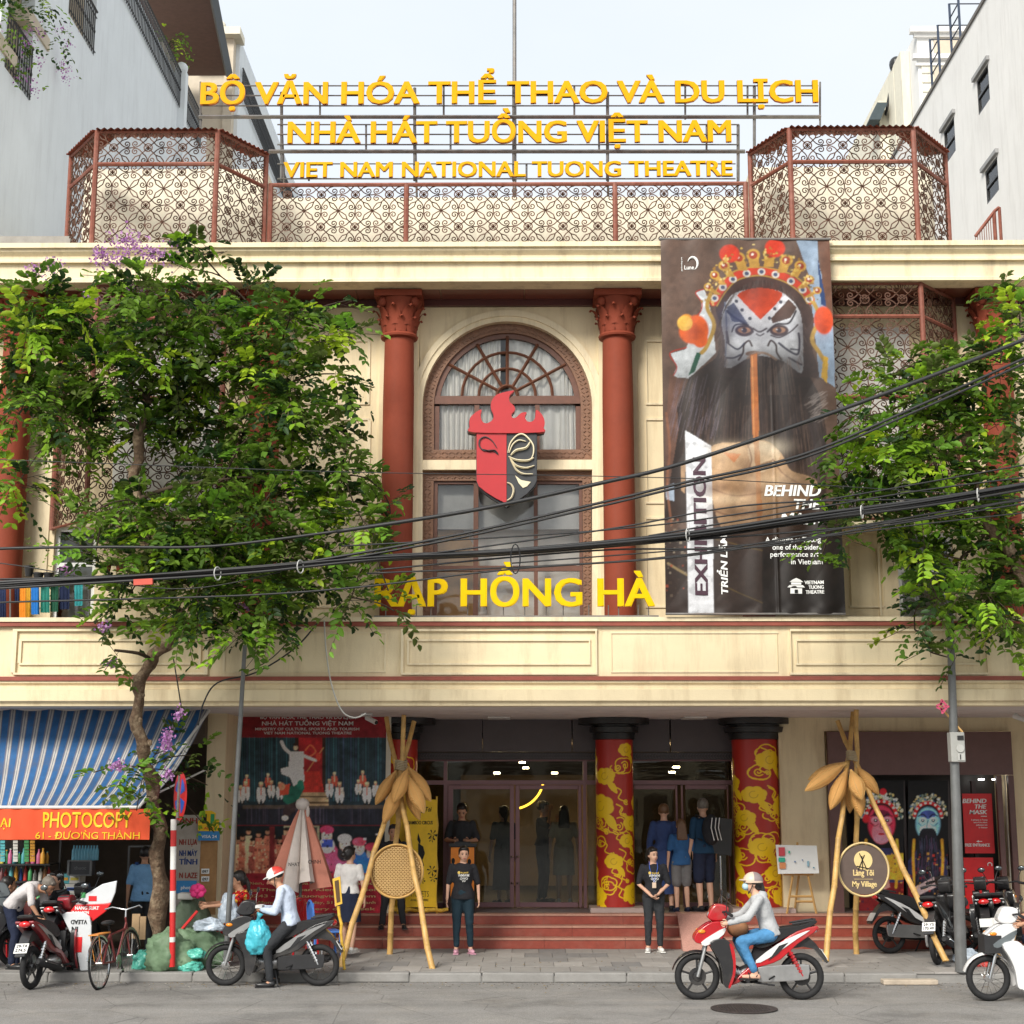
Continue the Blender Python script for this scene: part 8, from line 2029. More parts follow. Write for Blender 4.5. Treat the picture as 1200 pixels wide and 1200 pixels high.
cv.poly(q1([(310, 395), (265, 415), (300, 470), (295, 520), (262, 600), (210, 740), (125, 765), (160, 840), (135, 900), (230, 905), (380, 760), (360, 560), (330, 430)]), '#cfd3d6')
cv.stroke(q1([(310, 395), (265, 415), (300, 470), (295, 520), (262, 560)]), 1.4, RD); cv.stroke(q1([(215, 730), (120, 765), (160, 840), (135, 900)]), 1.4, RD)
cv.poly(q1([(270, 760), (300, 760), (260, 870), (225, 890)]), '#2f6a55')
# beard and robe
cv.poly(q1([(420, 700), (380, 790), (230, 900), (150, 1100), (100, 1400), (90, 1700), (1000, 1750), (1000, 1200), (960, 1000), (900, 880), (860, 700)]), '#3f312b')
cv.poly(q1([(120, 880), (200, 920), (160, 1050), (170, 1200), (100, 1600), (95, 1200)]), '#7d5e50')
for _ in range(420):
 x = r6.uniform(230, 960); y = r6.uniform(880 + abs(r6.gauss(0, 60)), 1300); L = r6.uniform(120, 420); dx = (x - 600) * .12 + r6.uniform(-15, 15)
 cv.stroke(q1([(x, y), (x + dx * .5, y + L * .5), (x + dx, y + L)]), r6.uniform(.5, 1.3), r6.choice(('#3a2d29', '#5c4a42', '#2a2220', '#6e5a50', '#473a3c')), .7, smooth=0)
for _ in range(70): x = r6.uniform(140, 420); y = r6.uniform(880, 1150); cv.stroke(q1([(x, y), (x - 30, y + 120)]), .6, '#8d8390', .6, smooth=0)
for _ in range(60): x = r6.uniform(940, 1010); y = r6.uniform(980, 1130); cv.stroke(q1([(x, y), (x - r6.uniform(20, 70), y + 30)]), .6, '#c4b8b2', .6, smooth=0)
# hood, face
cv.poly(q1([(380, 520), (400, 420), (470, 340), (620, 310), (780, 345), (880, 450), (930, 560), (920, 720), (960, 900), (880, 900), (440, 900), (400, 800), (420, 640)]), '#53403a', smooth=5)
cv.poly(q1([(410, 560), (450, 450), (510, 405), (620, 385), (730, 400), (790, 440), (850, 520), (870, 640), (870, 760), (860, 880), (760, 810), (640, 780), (560, 790), (440, 850), (430, 700)]), WT, smooth=4)
cv.poly(q1([(500, 430), (560, 392), (640, 385), (720, 398), (755, 425), (700, 500), (625, 575), (560, 500)]), OR, smooth=3)
cv.poly(q1([(470, 440), (500, 430), (630, 570), (765, 430), (790, 450), (680, 590), (625, 620), (580, 595)]), WT)
for x, y in ((495, 462), (528, 512), (572, 562), (745, 465), (712, 505), (682, 560)): cv.ell(*q1([(x, y)])[0], 2.2, 2.2, '#55606b')
cv.poly(q1([(790, 450), (835, 500), (800, 560), (700, 590), (690, 560)]), '#5b463d'); cv.poly(q1([(440, 500), (480, 470), (560, 590), (470, 580)]), '#6a7388')
cv.stroke(q1([(440, 520), (490, 560), (560, 600)]), 3, '#3b4560'); cv.stroke(q1([(430, 470), (440, 620), (430, 840)]), 2, '#8792a8')
for cx in (540, 735):
 cv.ell(*q1([(cx, 632)])[0], 11, 7, '#4a3730'); cv.ell(*q1([(cx, 630)])[0], 7.5, 3.6, '#b88a64'); cv.ell(*q1([(cx, 630)])[0], 3.2, 3.2, '#2a1a12'); cv.ell(*q1([(cx - 12, 626)])[0], 1, 1, '#ddd')
cv.stroke(q1([(470, 640), (490, 600), (550, 598), (590, 640)]), 2, '#2c2a30'); cv.stroke(q1([(670, 640), (720, 595), (790, 590), (830, 520)]), 2.4, '#2c2a30'); cv.stroke(q1([(690, 660), (740, 672), (800, 640), (840, 600)]), 1.8, '#3a3030')
cv.stroke(q1([(590, 620), (625, 640), (665, 620)]), 2.2, '#2f2a2c'); cv.stroke(q1([(608, 652), (628, 662), (650, 650)]), 1.8, '#2f2a2c')
for s in (-1, 1):
 X = lambda v: 628 + s * v
 cv.stroke(q1([(X(45), 720), (X(62), 690), (X(90), 715), (X(95), 760), (X(120), 800)]), 2.4, '#4b3b38')
for p_, w_ in (([(735, 705), (790, 750), (840, 770), (850, 700), (845, 650)], 2.8), ([(790, 790), (830, 815), (860, 830)], 2.6), ([(800, 740), (840, 745)], 2.0), ([(440, 700), (500, 740), (540, 705)], 2.2), ([(440, 790), (480, 790), (520, 770)], 2.2), ([(440, 640), (450, 700)], 3)): cv.stroke(q1(p_), w_, '#474a5c')
cv.ell(*q1([(590, 765)])[0], 9, 3.4, '#9a7a68'); cv.stroke(q1([(560, 790), (600, 765), (660, 765), (720, 800)]), 3, '#c8a892')
# crown
cv.stroke(q1([(365, 470), (420, 380), (500, 310), (630, 285), (770, 320), (870, 390), (915, 460)]), 9, '#cf4a2c'); cv.stroke(q1([(350, 460), (405, 360), (490, 285), (630, 262), (790, 298), (890, 370), (935, 450)]), 1.6, GD)
cv.stroke(q1([(385, 490), (440, 400), (510, 335), (630, 312), (760, 345), (850, 410), (895, 475)]), 1.6, GD)
for x, y in ((372, 445), (418, 382), (475, 335), (553, 300), (636, 290), (715, 305), (802, 345), (868, 395), (905, 450)): cv.ell(*q1([(x, y)])[0], 4.6, 4.4, '#d9d4cd'); cv.ell(*q1([(x, y)])[0], 2.6, 2.4, '#54607e')
for x, y, s in ((372, 310, .8), (425, 255, .95), (508, 210, 1.1), (588, 192, 1.15), (683, 185, 1.15), (775, 222, 1.1), (855, 255, 1.0), (905, 335, .85), (950, 400, .7), (335, 380, .7)):
 cx, cy = q1([(x, y)])[0]; a = math.atan2(x - 630, 560 - y); dx, dy_ = math.sin(a), -math.cos(a)
 cv.poly([(cx - 5 * s - dx * 14, cy - dy_ * 14 + 2), (cx + 5 * s - dx * 14, cy - dy_ * 14 + 2), (cx + 5.5 * s, cy), (cx - 5.5 * s, cy)], '#c39a4a'); cv.ell(cx, cy, 7 * s, 6.6 * s, GD); cv.ell(cx, cy, 4.4 * s, 4.2 * s, '#a8482c'); cv.ell(cx - .8, cy - .8, 1.6, 1.6, '#e8dcd0')
for x, y in ((455, 185), (712, 150)): cv.ell(*q1([(x, y)])[0], 12, 11, '#d9482c')
for _ in range(120):
 a = r6.uniform(-1.35, 1.35); rr = r6.uniform(330, 430); x, y = 630 + rr * .82 * math.sin(a), 560 - rr * 1.02 * math.cos(a); cv.ell(*q1([(x, y)])[0], r6.uniform(.8, 2), r6.uniform(.8, 2), r6.choice(('#d8b860', '#a8803c', '#e6cf8c', '#7e6a3a')), .8)
cv.stroke(q1([(350, 420), (330, 500), (370, 600), (330, 720), (300, 760)]), 5, '#b89850'); cv.stroke(q1([(930, 470), (960, 560), (920, 680), (960, 760), (1000, 830)]), 5, '#b89850')
for x, y, s in ((215, 590, 9), (270, 625, 14), (290, 680, 9)): cv.ell(*q1([(x, y)])[0], s, s * 1.2, '#e8a03c' if s == 9 and x < 250 else '#dd6b2e')
cv.ell(*q1([(255, 640)])[0], 17, 15, '#dd6b2e'); cv.ell(*q1([(205, 590)])[0], 9, 9, '#e8bc5c'); cv.ell(*q1([(985, 575)])[0], 11, 17, '#da5a2c'); cv.poly(q1([(985, 780), (1010, 790), (1005, 940), (970, 900)]), '#d9b040')
# staff, hand
cv.poly(q1([(572, 770), (612, 760), (622, 1200), (600, 1300), (582, 1200)]), '#b8743c')
cv.poly(q2([(350, 190), (520, 165), (560, 180), (620, 155), (690, 170), (750, 230), (800, 320), (900, 350), (950, 390), (900, 480), (740, 640), (560, 660), (460, 665), (400, 620), (365, 500), (345, 350)]), '#c4a27e', smooth=5)
cv.poly(q2([(355, 200), (520, 175), (560, 260), (500, 320), (360, 300)]), '#cfae8a', smooth=4); cv.poly(q2([(420, 220), (520, 230), (480, 280)]), '#d98a58', .8)
cv.poly(q2([(560, 200), (640, 160), (740, 220), (700, 300), (600, 330)]), '#dcc2a2', smooth=4); cv.poly(q2([(590, 300), (700, 260), (690, 300), (600, 320)]), '#8a6a50', .8)
for p_, w_ in (([(365, 425), (470, 460), (600, 450), (640, 440)], 2), ([(365, 540), (470, 570), (640, 545)], 2.2), ([(560, 180), (580, 260), (560, 320)], 1.6), ([(700, 260), (760, 340), (860, 400)], 2), ([(450, 655), (600, 640), (740, 620)], 2.4)): cv.stroke(q2(p_), w_, '#8c6b52', .9)
cv.poly(q2([(580, 0), (615, 0), (640, 560), (612, 650), (600, 300)]), '#c08048', .75)
cv.poly(q2([(90, 700), (360, 640), (1115, 640), (1120, 1110), (90, 1110)]), '#352c29', .82); cv.poly(q2([(640, 600), (1100, 560), (1110, 1110), (640, 1110)]), '#26211f', .7)
cv.stroke(q2([(380, 700), (640, 760)]), 1.4, '#7d6a3c', .7); cv.stroke(q2([(400, 940), (640, 1040)]), 1.2, '#7d6a3c', .6); cv.stroke(q2([(110, 830), (215, 890)]), 3, '#a08c68')
cv.poly(q2([(95, 410), (145, 390), (145, 490), (100, 480)]), '#a9b5c4'); cv.poly(q2([(180, 290), (210, 260), (205, 450), (185, 430)]), '#b89878')
cv.speck(0, 330, 35, 420, ['#8a7a6a', '#5a4a40', '#a89a88', '#b05a40'], 90, (.6, 1.8)); cv.stroke(q2([(100, 0), (120, 200), (105, 400), (130, 620)]), 3, '#b07858', .5)
cv.poly(q2([(205, 95), (355, 185), (370, 1110), (222, 1110)]), '#d8d9dd')
for x, y, rx, ry, c, al in ((430, 640, 9, 34, '#4a3f44', .75), (868, 640, 8, 34, '#3c3030', .75), (540, 640, 20, 12, '#5c5468', .45), (735, 640, 20, 12, '#5c5468', .4), (470, 560, 18, 16, '#3a4468', .6), (628, 700, 8, 18, '#8a8890', .35), (630, 450, 24, 22, '#7c2414', .35), (500, 800, 22, 12, '#55506a', .4), (790, 820, 22, 12, '#4a4450', .45), (560, 400, 60, 10, '#3a2018', .4), (640, 860, 70, 22, '#1e1614', .8), (420, 950, 40, 40, '#2a211e', .6), (820, 960, 40, 50, '#241c19', .6), (270, 640, 10, 12, '#8a2c10', .5), (985, 610, 8, 12, '#8a2c10', .5)): cv.shade(*q1([(x, y)])[0], rx, ry, c, al)
for x, y, rx, ry, c, al in ((400, 420, 26, 9, '#6e4c30', .6), (560, 300, 16, 22, '#5a3c28', .55), (640, 430, 44, 8, '#7a563a', .55), (480, 545, 34, 8, '#6a4830', .6), (560, 660, 50, 14, '#4a3222', .8), (860, 420, 26, 22, '#5c4030', .7), (690, 190, 18, 9, '#f2e4cc', .6), (440, 200, 20, 8, '#f0dcc0', .5), (440, 480, 26, 7, '#ecd6b8', .45), (700, 380, 26, 12, '#e6ceb0', .4), (770, 560, 30, 18, '#5a3e2c', .6)): cv.shade(*q2([(x, y)])[0], rx, ry, c, al)
for _ in range(260):
 a = r6.uniform(-2.2, 2.2); x, y = 640 + 235 * math.sin(a), 640 - 300 * math.cos(a); L = r6.uniform(20, 60); cv.stroke(q1([(x, y), (x + L * math.sin(a) * .4, y + L * (.6 + .4 * abs(math.sin(a))))]), r6.uniform(.5, 1), r6.choice(('#2c2220', '#6a5a54', '#4a3c38')), .6, smooth=0)
for _ in range(160):
 x = r6.uniform(560, 800); cv.stroke(q1([(x, 800 + r6.uniform(-15, 60)), (x + (x - 640) * .2, 1000)]), .7, r6.choice(('#2a201d', '#5c4c44')), .6, smooth=0)
cv.poly(q1([(574, 775), (610, 765), (618, 1100), (612, 1260), (588, 1260), (580, 1100)]), '#b06c36'); cv.stroke(q1([(584, 780), (594, 1250)]), 1.2, '#dca468', .7)
cv.soften(.14, 1)
m_ = (cv.a.min(-1) > .62)[..., None]; cv.a = np.where(m_, cv.a * .85, cv.a ** 1.15 * .74); cv.grain(.05)
zt_, zb_ = zz(281, 21.93), zz(719.5, 21.70)
c4 = [W(774, 281, 21.93), W(972, 281, 21.93), W(991, 719.5, 21.70), W(780, 719.5, 21.70)]
BN = empty('exhibition_banner', (W(885, 719, 21.7).x, 21.7, zb_), 'tall printed vinyl banner of a bearded painted-face actor hanging from cornice to terrace', 'banner')
def bdisp(u, v):
 return .014 * np.sin(u * 34 + v * 3) * (.4 + v) * .7 + .010 * np.sin(v * 9 + u * 5) + .010 * np.exp(-((v - .985) / .014) ** 2) * np.sin(u * 37) + .018 * np.exp(-((u - .63) / .008) ** 2) * np.clip(v * 2 - .5, 0, 1) + .006 * np.sin(u * 31 + 4 * np.sin(v * 12)) * np.exp(-((v - .0) / .05) ** 2) + .006 * np.abs(np.sin(u * 13 + v * 19))
art('print', cv, c4, VINYL, BN, bdisp)
TL_, TR_, BR_, BL_ = c4
def bpt(x, y):   # photo point on the banner sheet
 t = (y - 281) / 438.5; l = 774 + 6 * t; r = 972 + 19 * t; u = (x - l) / (r - l); a = TL_.lerp(BL_, t); c = TR_.lerp(BR_, t); return a.lerp(c, u)
def bwarp(q):
 v = min(1, max(0, (TL_.z - q.z) / (TL_.z - BL_.z))); l, r = TL_.lerp(BL_, v), TR_.lerp(BR_, v); q.y -= float(bdisp(np.float64((q.x - l.x) / (r.x - l.x)), np.float64(v))); return q
upv = (TL_ - BL_).normalized()
def btext(s, x0, x1, yb, yt, m, proud=.004, **k):
 a, c, t = bpt(x0, yb), bpt(x1, yb), bpt(x0, yt); a = a + Vector((0, -proud, 0)); text('lettering', s, m, BN, a, (c - a).length, (t - a).length - proud * .2, .004, right=(1, 0, 0), up=upv, warp=bwarp, **k)
for s, x0, x1, yb, yt in (('BEHIND', 896, 962, 586.5, 574), ('THE', 931, 962, 601.5, 590), ('MASK', 915, 966, 618.5, 606)): btext(s, x0, x1, yb, yt, WHITE, bold=.05, shear=.2)
for s, x0, x1, yb in (('A glimpse at Tuong', 897, 962, 639), ('one of the oldest', 905.5, 962.5, 647.5), ('performance arts', 903, 963, 655.5), ('in Vietnam', 927, 964, 664)): btext(s, x0, x1, yb, yb - 5.8, WHITE, bold=.02)
for s, x0, x1, yb in (('VIETNAM', 943, 965, 686.3), ('TUONG', 948, 965, 691.6), ('THEATRE', 944.5, 965.5, 697)): btext(s, x0, x1, yb, yb - 3.9, WHITE, bold=.06)
b = MB()
def bpoly(pts): b.prism([bwarp(bpt(x, y) + Vector((0, -.006, 0))) for x, y in pts], (0, -.003, 0))
bpoly([(926, 697), (940, 697), (940, 691), (926, 691)]); bpoly([(922.5, 690), (943.5, 690), (941, 687.5), (925, 687.5)]); bpoly([(927, 687), (939, 687), (939, 684.5), (927, 684.5)]); bpoly([(925, 684), (941.5, 684), (938, 681.5), (933, 679.5), (928.5, 681.5)])
b.build('pagoda_logo', WHITE, BN); b = MB(); bpoly([(931, 696.5), (935, 696.5), (935, 692.5), (931, 692.5)]); b.v = [(x, y - .004, z) for x, y, z in b.v]; b.build('logo_door', INK, BN)
pr_ = W(824, 700, 21.68)
def vtext(s, xb, y0, y1, hgt, m, **k):      # reads upward
 a, c = bpt(xb, y0), bpt(xb, y1); a = a + Vector((0, -.005, 0)); text('lettering', s, m, BN, a, (c - a).length, hgt, .004, right=upv, up=(-1, 0, 0), warp=bwarp, **k)
vtext('EXHIBITION', 829.5, 698, 543, .185, mat('plum_print', (.06, .025, .04), .5), bold=.04)
vtext('TRIỂN LÃM', 853, 697.5, 631, .095, WHITE, bold=.03, shear=.15)
b = MB(); c = bpt(811.5, 311)
b.tube([c + Vector((.075 * math.cos(t), -.022, .10 * math.sin(t) )) for t in np.linspace(-1.2, 2.8, 14)], [.004 + .016 * math.sin(PI * k / 13) for k in range(14)], 5); b.build('crescent_logo', WHITE, BN); btext('Lune', 802, 813, 318, 313, WHITE, bold=.01)
vtext('performing arts', 799.5, 320, 303, .018, WHITE)
b = MB(); b.tube([TL_ + Vector((-.02, .0, .01)), TR_ + Vector((.02, .0, .01))], .02, 6); b.tube([BL_, BR_], .018, 6)
b.build('batten', STEEL, BN)
# ================================================================ stage poster on the left wall
D = 25.36
ctop = [W(263, 837, D), W(453, 837, D), W(453, 1078, D), W(263, 1078, D)]
cv = Cv(263, 837, 453, 1078, 1.2, '#6a1a20'); r7 = random.Random(9)
cv.rect(263, 865, 453, 968, '#1d2a30');
for k in range(60): x = 275 + k * 2.9; cv.stroke([(x, 865), (x, 940)], r7.uniform(.6, 1.6), r7.choice(('#24404a', '#2f5560', '#1a2c33', '#35606a', '#3a4a66')), .8, smooth=0)
cv.rect(263, 945, 453, 968, '#1f2028'); cv.rect(284, 945, 450, 949, '#4a4038')
for k in range(40): x = r7.uniform(285, 445); cv.stroke([(x, 948), (x, 966)], 1.2, r7.choice(('#5a4e60', '#3d3c50', '#2b2a3a')), .5, smooth=0)
cv.rect(349, 865, 379, 930, '#8c1f22'); cv.rect(346, 865, 350, 930, '#2a1a14'); cv.rect(378, 865, 382, 930, '#2a1a14'); cv.poly([(350, 905), (375, 905), (380, 930), (345, 930)], '#a52c22'); cv.stroke([(358, 880), (364, 874), (370, 882), (362, 888)], 1.6, '#c4603c')
cv.rect(348, 930, 385, 946, '#a08868'); cv.rect(348, 934, 385, 936, '#54402c'); cv.rect(348, 941, 385, 943, '#54402c')
def performer(x, y, s, c='#d9cfc2', sash='#b03a2c', skin='#b98a6c'):
 cv.ell(x, y - 8 * s, 2.1 * s, 2.4 * s, skin); cv.ell(x, y - 10 * s, 2.2 * s, 1.5 * s, '#c9b48c'); cv.poly([(x - 4 * s, y - 5 * s), (x + 4 * s, y - 5 * s), (x + 5 * s, y + 3 * s), (x - 5 * s, y + 3 * s)], c); cv.stroke([(x, y - 5 * s), (x, y + 3 * s)], 1.5 * s, sash)
 cv.poly([(x - 5 * s, y + 3 * s), (x + 5 * s, y + 3 * s), (x + 4 * s, y + 8 * s), (x + 2 * s, y + 12 * s), (x, y + 6 * s), (x - 2 * s, y + 12 * s), (x - 4 * s, y + 8 * s)], c); cv.rect(x - 4 * s, y + 12 * s, x - 1 * s, y + 13.5 * s, '#241c1a'); cv.rect(x + 1 * s, y + 12 * s, x + 4 * s, y + 13.5 * s, '#241c1a')
for x, y, s in ((289, 918, .8), (314, 916, .75), (392, 915, .8), (425, 914, .85)): performer(x, y, s, '#b8503c', '#d8c0a0')
for x, y, s in ((282, 932, .9), (288, 928, 1.0), (306, 930, 1.1), (318, 926, .9), (328, 928, .9), (386, 925, .95), (398, 930, 1.1), (430, 930, 1.1), (420, 924, .8), (440, 926, .8)): performer(x, y, s)
# central dancer
cv.poly([(336, 900), (355, 898), (357, 915), (352, 925), (344, 922), (340, 912), (330, 908), (329, 902)], '#e2dcd0'); cv.poly([(340, 882), (356, 882), (356, 900), (338, 902)], '#e8e2d8'); cv.stroke([(342, 885), (334, 878), (330, 870)], 3.4, '#e8e2d8'); cv.stroke([(355, 886), (364, 890), (370, 892)], 3.4, '#e8e2d8'); cv.stroke([(379, 877), (360, 905)], .9, '#c9a060'); cv.ell(346.5, 877, 2.6, 3, '#c99c80'); cv.ell(346.5, 873, 2.8, 1.8, '#2b1a14'); cv.ell(373, 888, 3, 5, '#c23a2c')
# green-robed acrobat
cv.poly([(330, 925), (345, 922), (355, 915), (357, 925), (350, 938), (338, 945), (332, 940)], '#1f5a4a'); cv.poly([(327, 922), (340, 920), (338, 932), (328, 934)], '#b8402c'); cv.ell(330, 923, 4, 4.5, '#c47a5c'); cv.ell(352, 921, 4, 6, '#26705c'); cv.poly([(334, 945), (350, 940), (346, 952), (336, 960), (331, 955)], '#3a2c2c'); cv.ell(334, 960, 4, 3, '#c9c0b0')
# lower strip
cv.rect(263, 969, 453, 1024, '#12181c'); cv.rect(333, 969, 374, 1024, '#8d8a70'); cv.rect(335, 971, 372, 1024, '#3b3a34')
for k in range(11):
 x, y = 272 + k * 6.2 + r7.uniform(-2, 2), r7.uniform(985, 1000); s = r7.uniform(.8, 1.3); cv.ell(x, y - 9, 2.6, 3, '#a87c60'); cv.ell(x, y - 12, 3, 2, '#1a1410'); cv.poly([(x - 4, y - 5), (x + 4, y - 5), (x + 5, 1024), (x - 5, 1024)], r7.choice(('#b06a54', '#c89c84', '#a05a4c', '#d0b090', '#8c4a40')))
cv.speck(268, 985, 332, 1023, ['#d8b89c', '#a04438', '#6a2c28', '#caa07c'], 160, (.6, 1.5)); cv.rect(316, 970, 322, 1015, '#6a2224'); cv.rect(264, 972, 268, 1024, '#5a1a1c')
for x, y, c1, c2 in ((383, 980, '#c0385a', '#e4dcd8'), (404, 990, '#ece4e2', '#2a2a30'), (421, 994, '#c84a60', '#2a5ea0'), (436, 1000, '#b83850', '#2a6aa8')):
 cv.ell(x, y + 26, 15, 17, '#b8486a' if x < 410 else '#a83a5a'); cv.ell(x, y + 12, 9, 9, c2); cv.ell(x, y + 1, 6.2, 8, '#d8b4a4'); cv.ell(x, y - 6, 8, 5, c1); cv.ell(x - 2, y, .9, .8, '#20202a'); cv.ell(x + 2, y, .9, .8, '#20202a'); cv.stroke([(x - 1.5, y + 4), (x + 1.5, y + 4)], 1, '#b02c30')
cv.poly([(418, 1010), (438, 1005), (445, 1018), (440, 1026), (420, 1026)], '#2a6ab4'); cv.poly([(378, 985), (390, 985), (390, 994), (376, 994)], '#3a4c9c'); cv.speck(375, 972, 450, 1022, ['#1a1a22', '#d8d0d0', '#12181c'], 60, (.5, 1.6))
cv.rect(263, 1024, 453, 1078, '#84202c')
cv.soften(.3, 1); cv.a = np.clip(cv.a * 2.1, 0, .9); cv.grain(.08)
SP = empty('stage_poster', (ctop[0].lerp(ctop[1], .5).x, D, ctop[2].z), 'large maroon wall poster with a stage troupe photograph left of the steps', 'poster')
art('print', cv, ctop, PAPER, SP)
for s, x0, x1, yb, h in (('BỘ VĂN HÓA, THỂ THAO VÀ DU LỊCH', 305, 417, 842.5, 3.6), ('NHÀ HÁT TUỒNG VIỆT NAM', 307, 414, 850, 4.6), ('MINISTRY OF CULTURE, SPORTS AND TOURISM', 299, 421, 855.8, 3), ('VIET NAM NATIONAL TUONG THEATRE', 309, 412, 860.5, 3)): ptext('lettering', s, WHITE, SP, x0, x1, yb, yb - h, D - .004, depth=.003, bold=.02)
for i, s in enumerate(('Cau Dien, Khu van hoa - Cau Giay, Ha Noi', 'Duong Thanh, Hoan Kiem - Ha Noi', 'Tel: 0243 - www.tuongvietnam.com', 'Show on Monday and Thursday, 51 Duong Thanh', 'Box office open every day week')): ptext('lettering', s, CRM, SP, 270, 440, 1036.5 + i * 7.5, 1033.3 + i * 7.5, D - .004, depth=.003)
b = MB(); b.pbox(261.5, 836, 263, 1079, D - .02, .06); b.pbox(453, 836, 455, 1079, D - .02, .06); b.build('edge_trim', WHITEP, SP)
# ================================================================ mask posters by the right doorway
def mask_poster(x0, x1, yt, fc, fc2, beard, lab, accent):
 D = 25.9; y1 = 1070; cv = Cv(x0, 915, x1, y1, 1.4, '#0d0c0e'); r_ = random.Random(int(x0)); cx = (x0 + x1) / 2; s = (x1 - x0) / 46
 cv.rect(x0, 1010, x1, y1, '#6a1a1c'); cv.poly([(x0, 1010), (cx - 12, 995), (cx + 12, 995), (x1, 1010), (x1, 1035), (x0, 1035)], '#2b2c50')
 for _ in range(150): a = r_.uniform(-.2, PI + .2); rr = r_.uniform(14, 22) * s; cv.ell(cx + rr * math.cos(a), 955 - rr * 1.1 * math.sin(a), r_.uniform(.8, 2), r_.uniform(.8, 2), r_.choice(('#b8b49c', '#7c8a7c', '#c8b070', '#4c6a88', '#e0dcc8', '#385048')))
 cv.stroke([(cx + 15.5 * s * math.cos(a), 958 - 16.5 * s * math.sin(a)) for a in np.linspace(.1, PI - .1, 12)], 4.4, '#b81c22')
 for a in np.linspace(.25, PI - .25, 8): cv.ell(cx + 15.5 * s * math.cos(a), 958 - 16.5 * s * math.sin(a), 1.4, 1.4, '#f0e8dc')
 cv.ell(cx, 966, 14 * s, 19 * s, fc); cv.ell(cx, 976, 10 * s, 12 * s, fc2); cv.ell(cx, 955, 9 * s, 5 * s, accent)
 for k in (-1, 1):
  cv.ell(cx + k * 6 * s, 962, 4.8 * s, 4 * s, fc2); cv.stroke([(cx + k * 2 * s, 958), (cx + k * 6 * s, 954.5), (cx + k * 11 * s, 957)], 1.6, '#14121c'); cv.ell(cx + k * 6 * s, 962, 2.2 * s, 1.8 * s, '#14121c'); cv.ell(cx + k * 6 * s, 961.6, .8, .8, '#eee'); cv.stroke([(cx + k * 3 * s, 966), (cx + k * 7 * s, 968.5), (cx + k * 11 * s, 965)], 1.1, '#14121c', .8)
  cv.stroke([(cx + k * 16 * s, 985), (cx + k * 17 * s, 1010), (cx + k * 15 * s, 1040)], 3.4, '#d89a2c')
 cv.stroke([(cx, 962), (cx - 1.5, 970), (cx + 1.5, 972)], 1.2, '#2a1820'); cv.ell(cx, 978, 3.4 * s, 1.3, '#a01820')
 if beard:
  cv.poly([(cx - 9 * s, 975), (cx, 971), (cx + 9 * s, 975), (cx + 13 * s, 1005), (cx + 14 * s, 1050), (cx, 1062), (cx - 14 * s, 1050), (cx - 13 * s, 1005)], '#17161e', smooth=4)
  for _ in range(110): x = cx + r_.uniform(-12, 12) * s; y = r_.uniform(980, 1035); cv.stroke([(x, y), (x + r_.uniform(-2, 2), y + r_.uniform(6, 18))], .8, r_.choice(('#3a3850', '#24222e', '#5c3a5c', '#48506c')), .7, smooth=0)
 else: cv.poly([(cx - 8 * s, 1005), (x1, 1000), (x1, 1032), (cx - 12 * s, 1030)], '#c99a2c'); cv.ell(cx - 16 * s, 960, 4, 5, '#c8202c'); cv.ell(cx + 2, 928, 4, 4, '#c8202c')
 cv.poly([(x0 + 8, 1040), (x0 + 30 * s, 1028), (x0 + 32 * s, 1040), (x0 + 12, 1050)], '#c07c74' if not beard else '#b8a0a0'); cv.speck(x0, 1000, x1, y1, ['#b03024', '#d8a040', '#20182c', '#7c2030'], 90, (.5, 1.5)); cv.soften(.25, 1); cv.a = np.clip(cv.a * 1.8, 0, .9); cv.grain(.08)
 rt = empty('mask_poster', (W(cx, 1000, D).x, D, W(cx, y1, D).z), lab, 'poster'); art('print', cv, [W(x0, 915, D), W(x1, 915, D), W(x1, y1, D), W(x0, y1, D)], PAPER, rt); b = MB(); b.pbox(x0 - .3, 914.7, x1 + .3, y1 + .3, D + .008, .02); b.build('panel', INK, rt)
mask_poster(1007, 1059, 930, '#d0304c', '#e87888', False, 'glass-door poster of a red painted opera face with jewelled headdress', '#5a1430')
mask_poster(1064, 1111, 930, '#7fb8d0', '#a8e0ec', True, 'glass-door poster of a blue painted opera face with long black beard', '#3a4a8c')
RP = mat('signal_red_print', (.66, .010, .014), .45)
D = 25.75
rp1 = board(1127.5, 930, 1166, 1000, D, RP, 'red_poster', 'bright red BEHIND THE MASK poster beside the steel pole', 'poster', .015)
for s, x0, x1, yb, h in (('BEHIND', 1128, 1156, 941, 5), ('THE', 1142.5, 1156, 947.5, 4.8), ('MASK', 1136, 1157, 954, 4.8)): ptext('lettering', s, WHITE, rp1, x0, x1, yb, yb - h, D - .001, bold=.05, shear=.2)
for i in range(4): ptext('lettering', ('A glimpse at Tuong', 'one of the oldest', 'performance arts', 'in Vietnam')[i], WHITE, rp1, 1138 + i * 3, 1157, 961.5 + i * 3, 959.8 + i * 3, D - .001)
b = MB(); b.pbox(1149.5, 956.2, 1156.5, 957, D - .004, .003); b.prism(px([(1144, 986), (1147, 984.6), (1147, 987.4)], D - .004), (0, .003, 0)); b.pbox(1147, 985.6, 1151, 986.4, D - .004, .003); b.build('arrow_print', WHITE, rp1); ptext('lettering', 'FREE ENTRANCE', WHITE, rp1, 1131, 1160, 992, 988.5, D - .001, bold=.05)
rp2 = board(1129, 1005, 1167, 1065, D, RP, 'red_poster', 'lower plain red poster with a small crescent mark beside the steel pole', 'poster', .015)
b = MB(); c = W(1160, 1013.5, D - .004); b.tube([c + Vector((.035 * math.cos(t), 0, .035 * math.sin(t))) for t in np.linspace(-.5, 3.6, 10)], .009, 4); b.pbox(1129.5, 1031, 1166, 1031.6, D - .004, .003); b.build('crescent_print', WHITE, rp2)
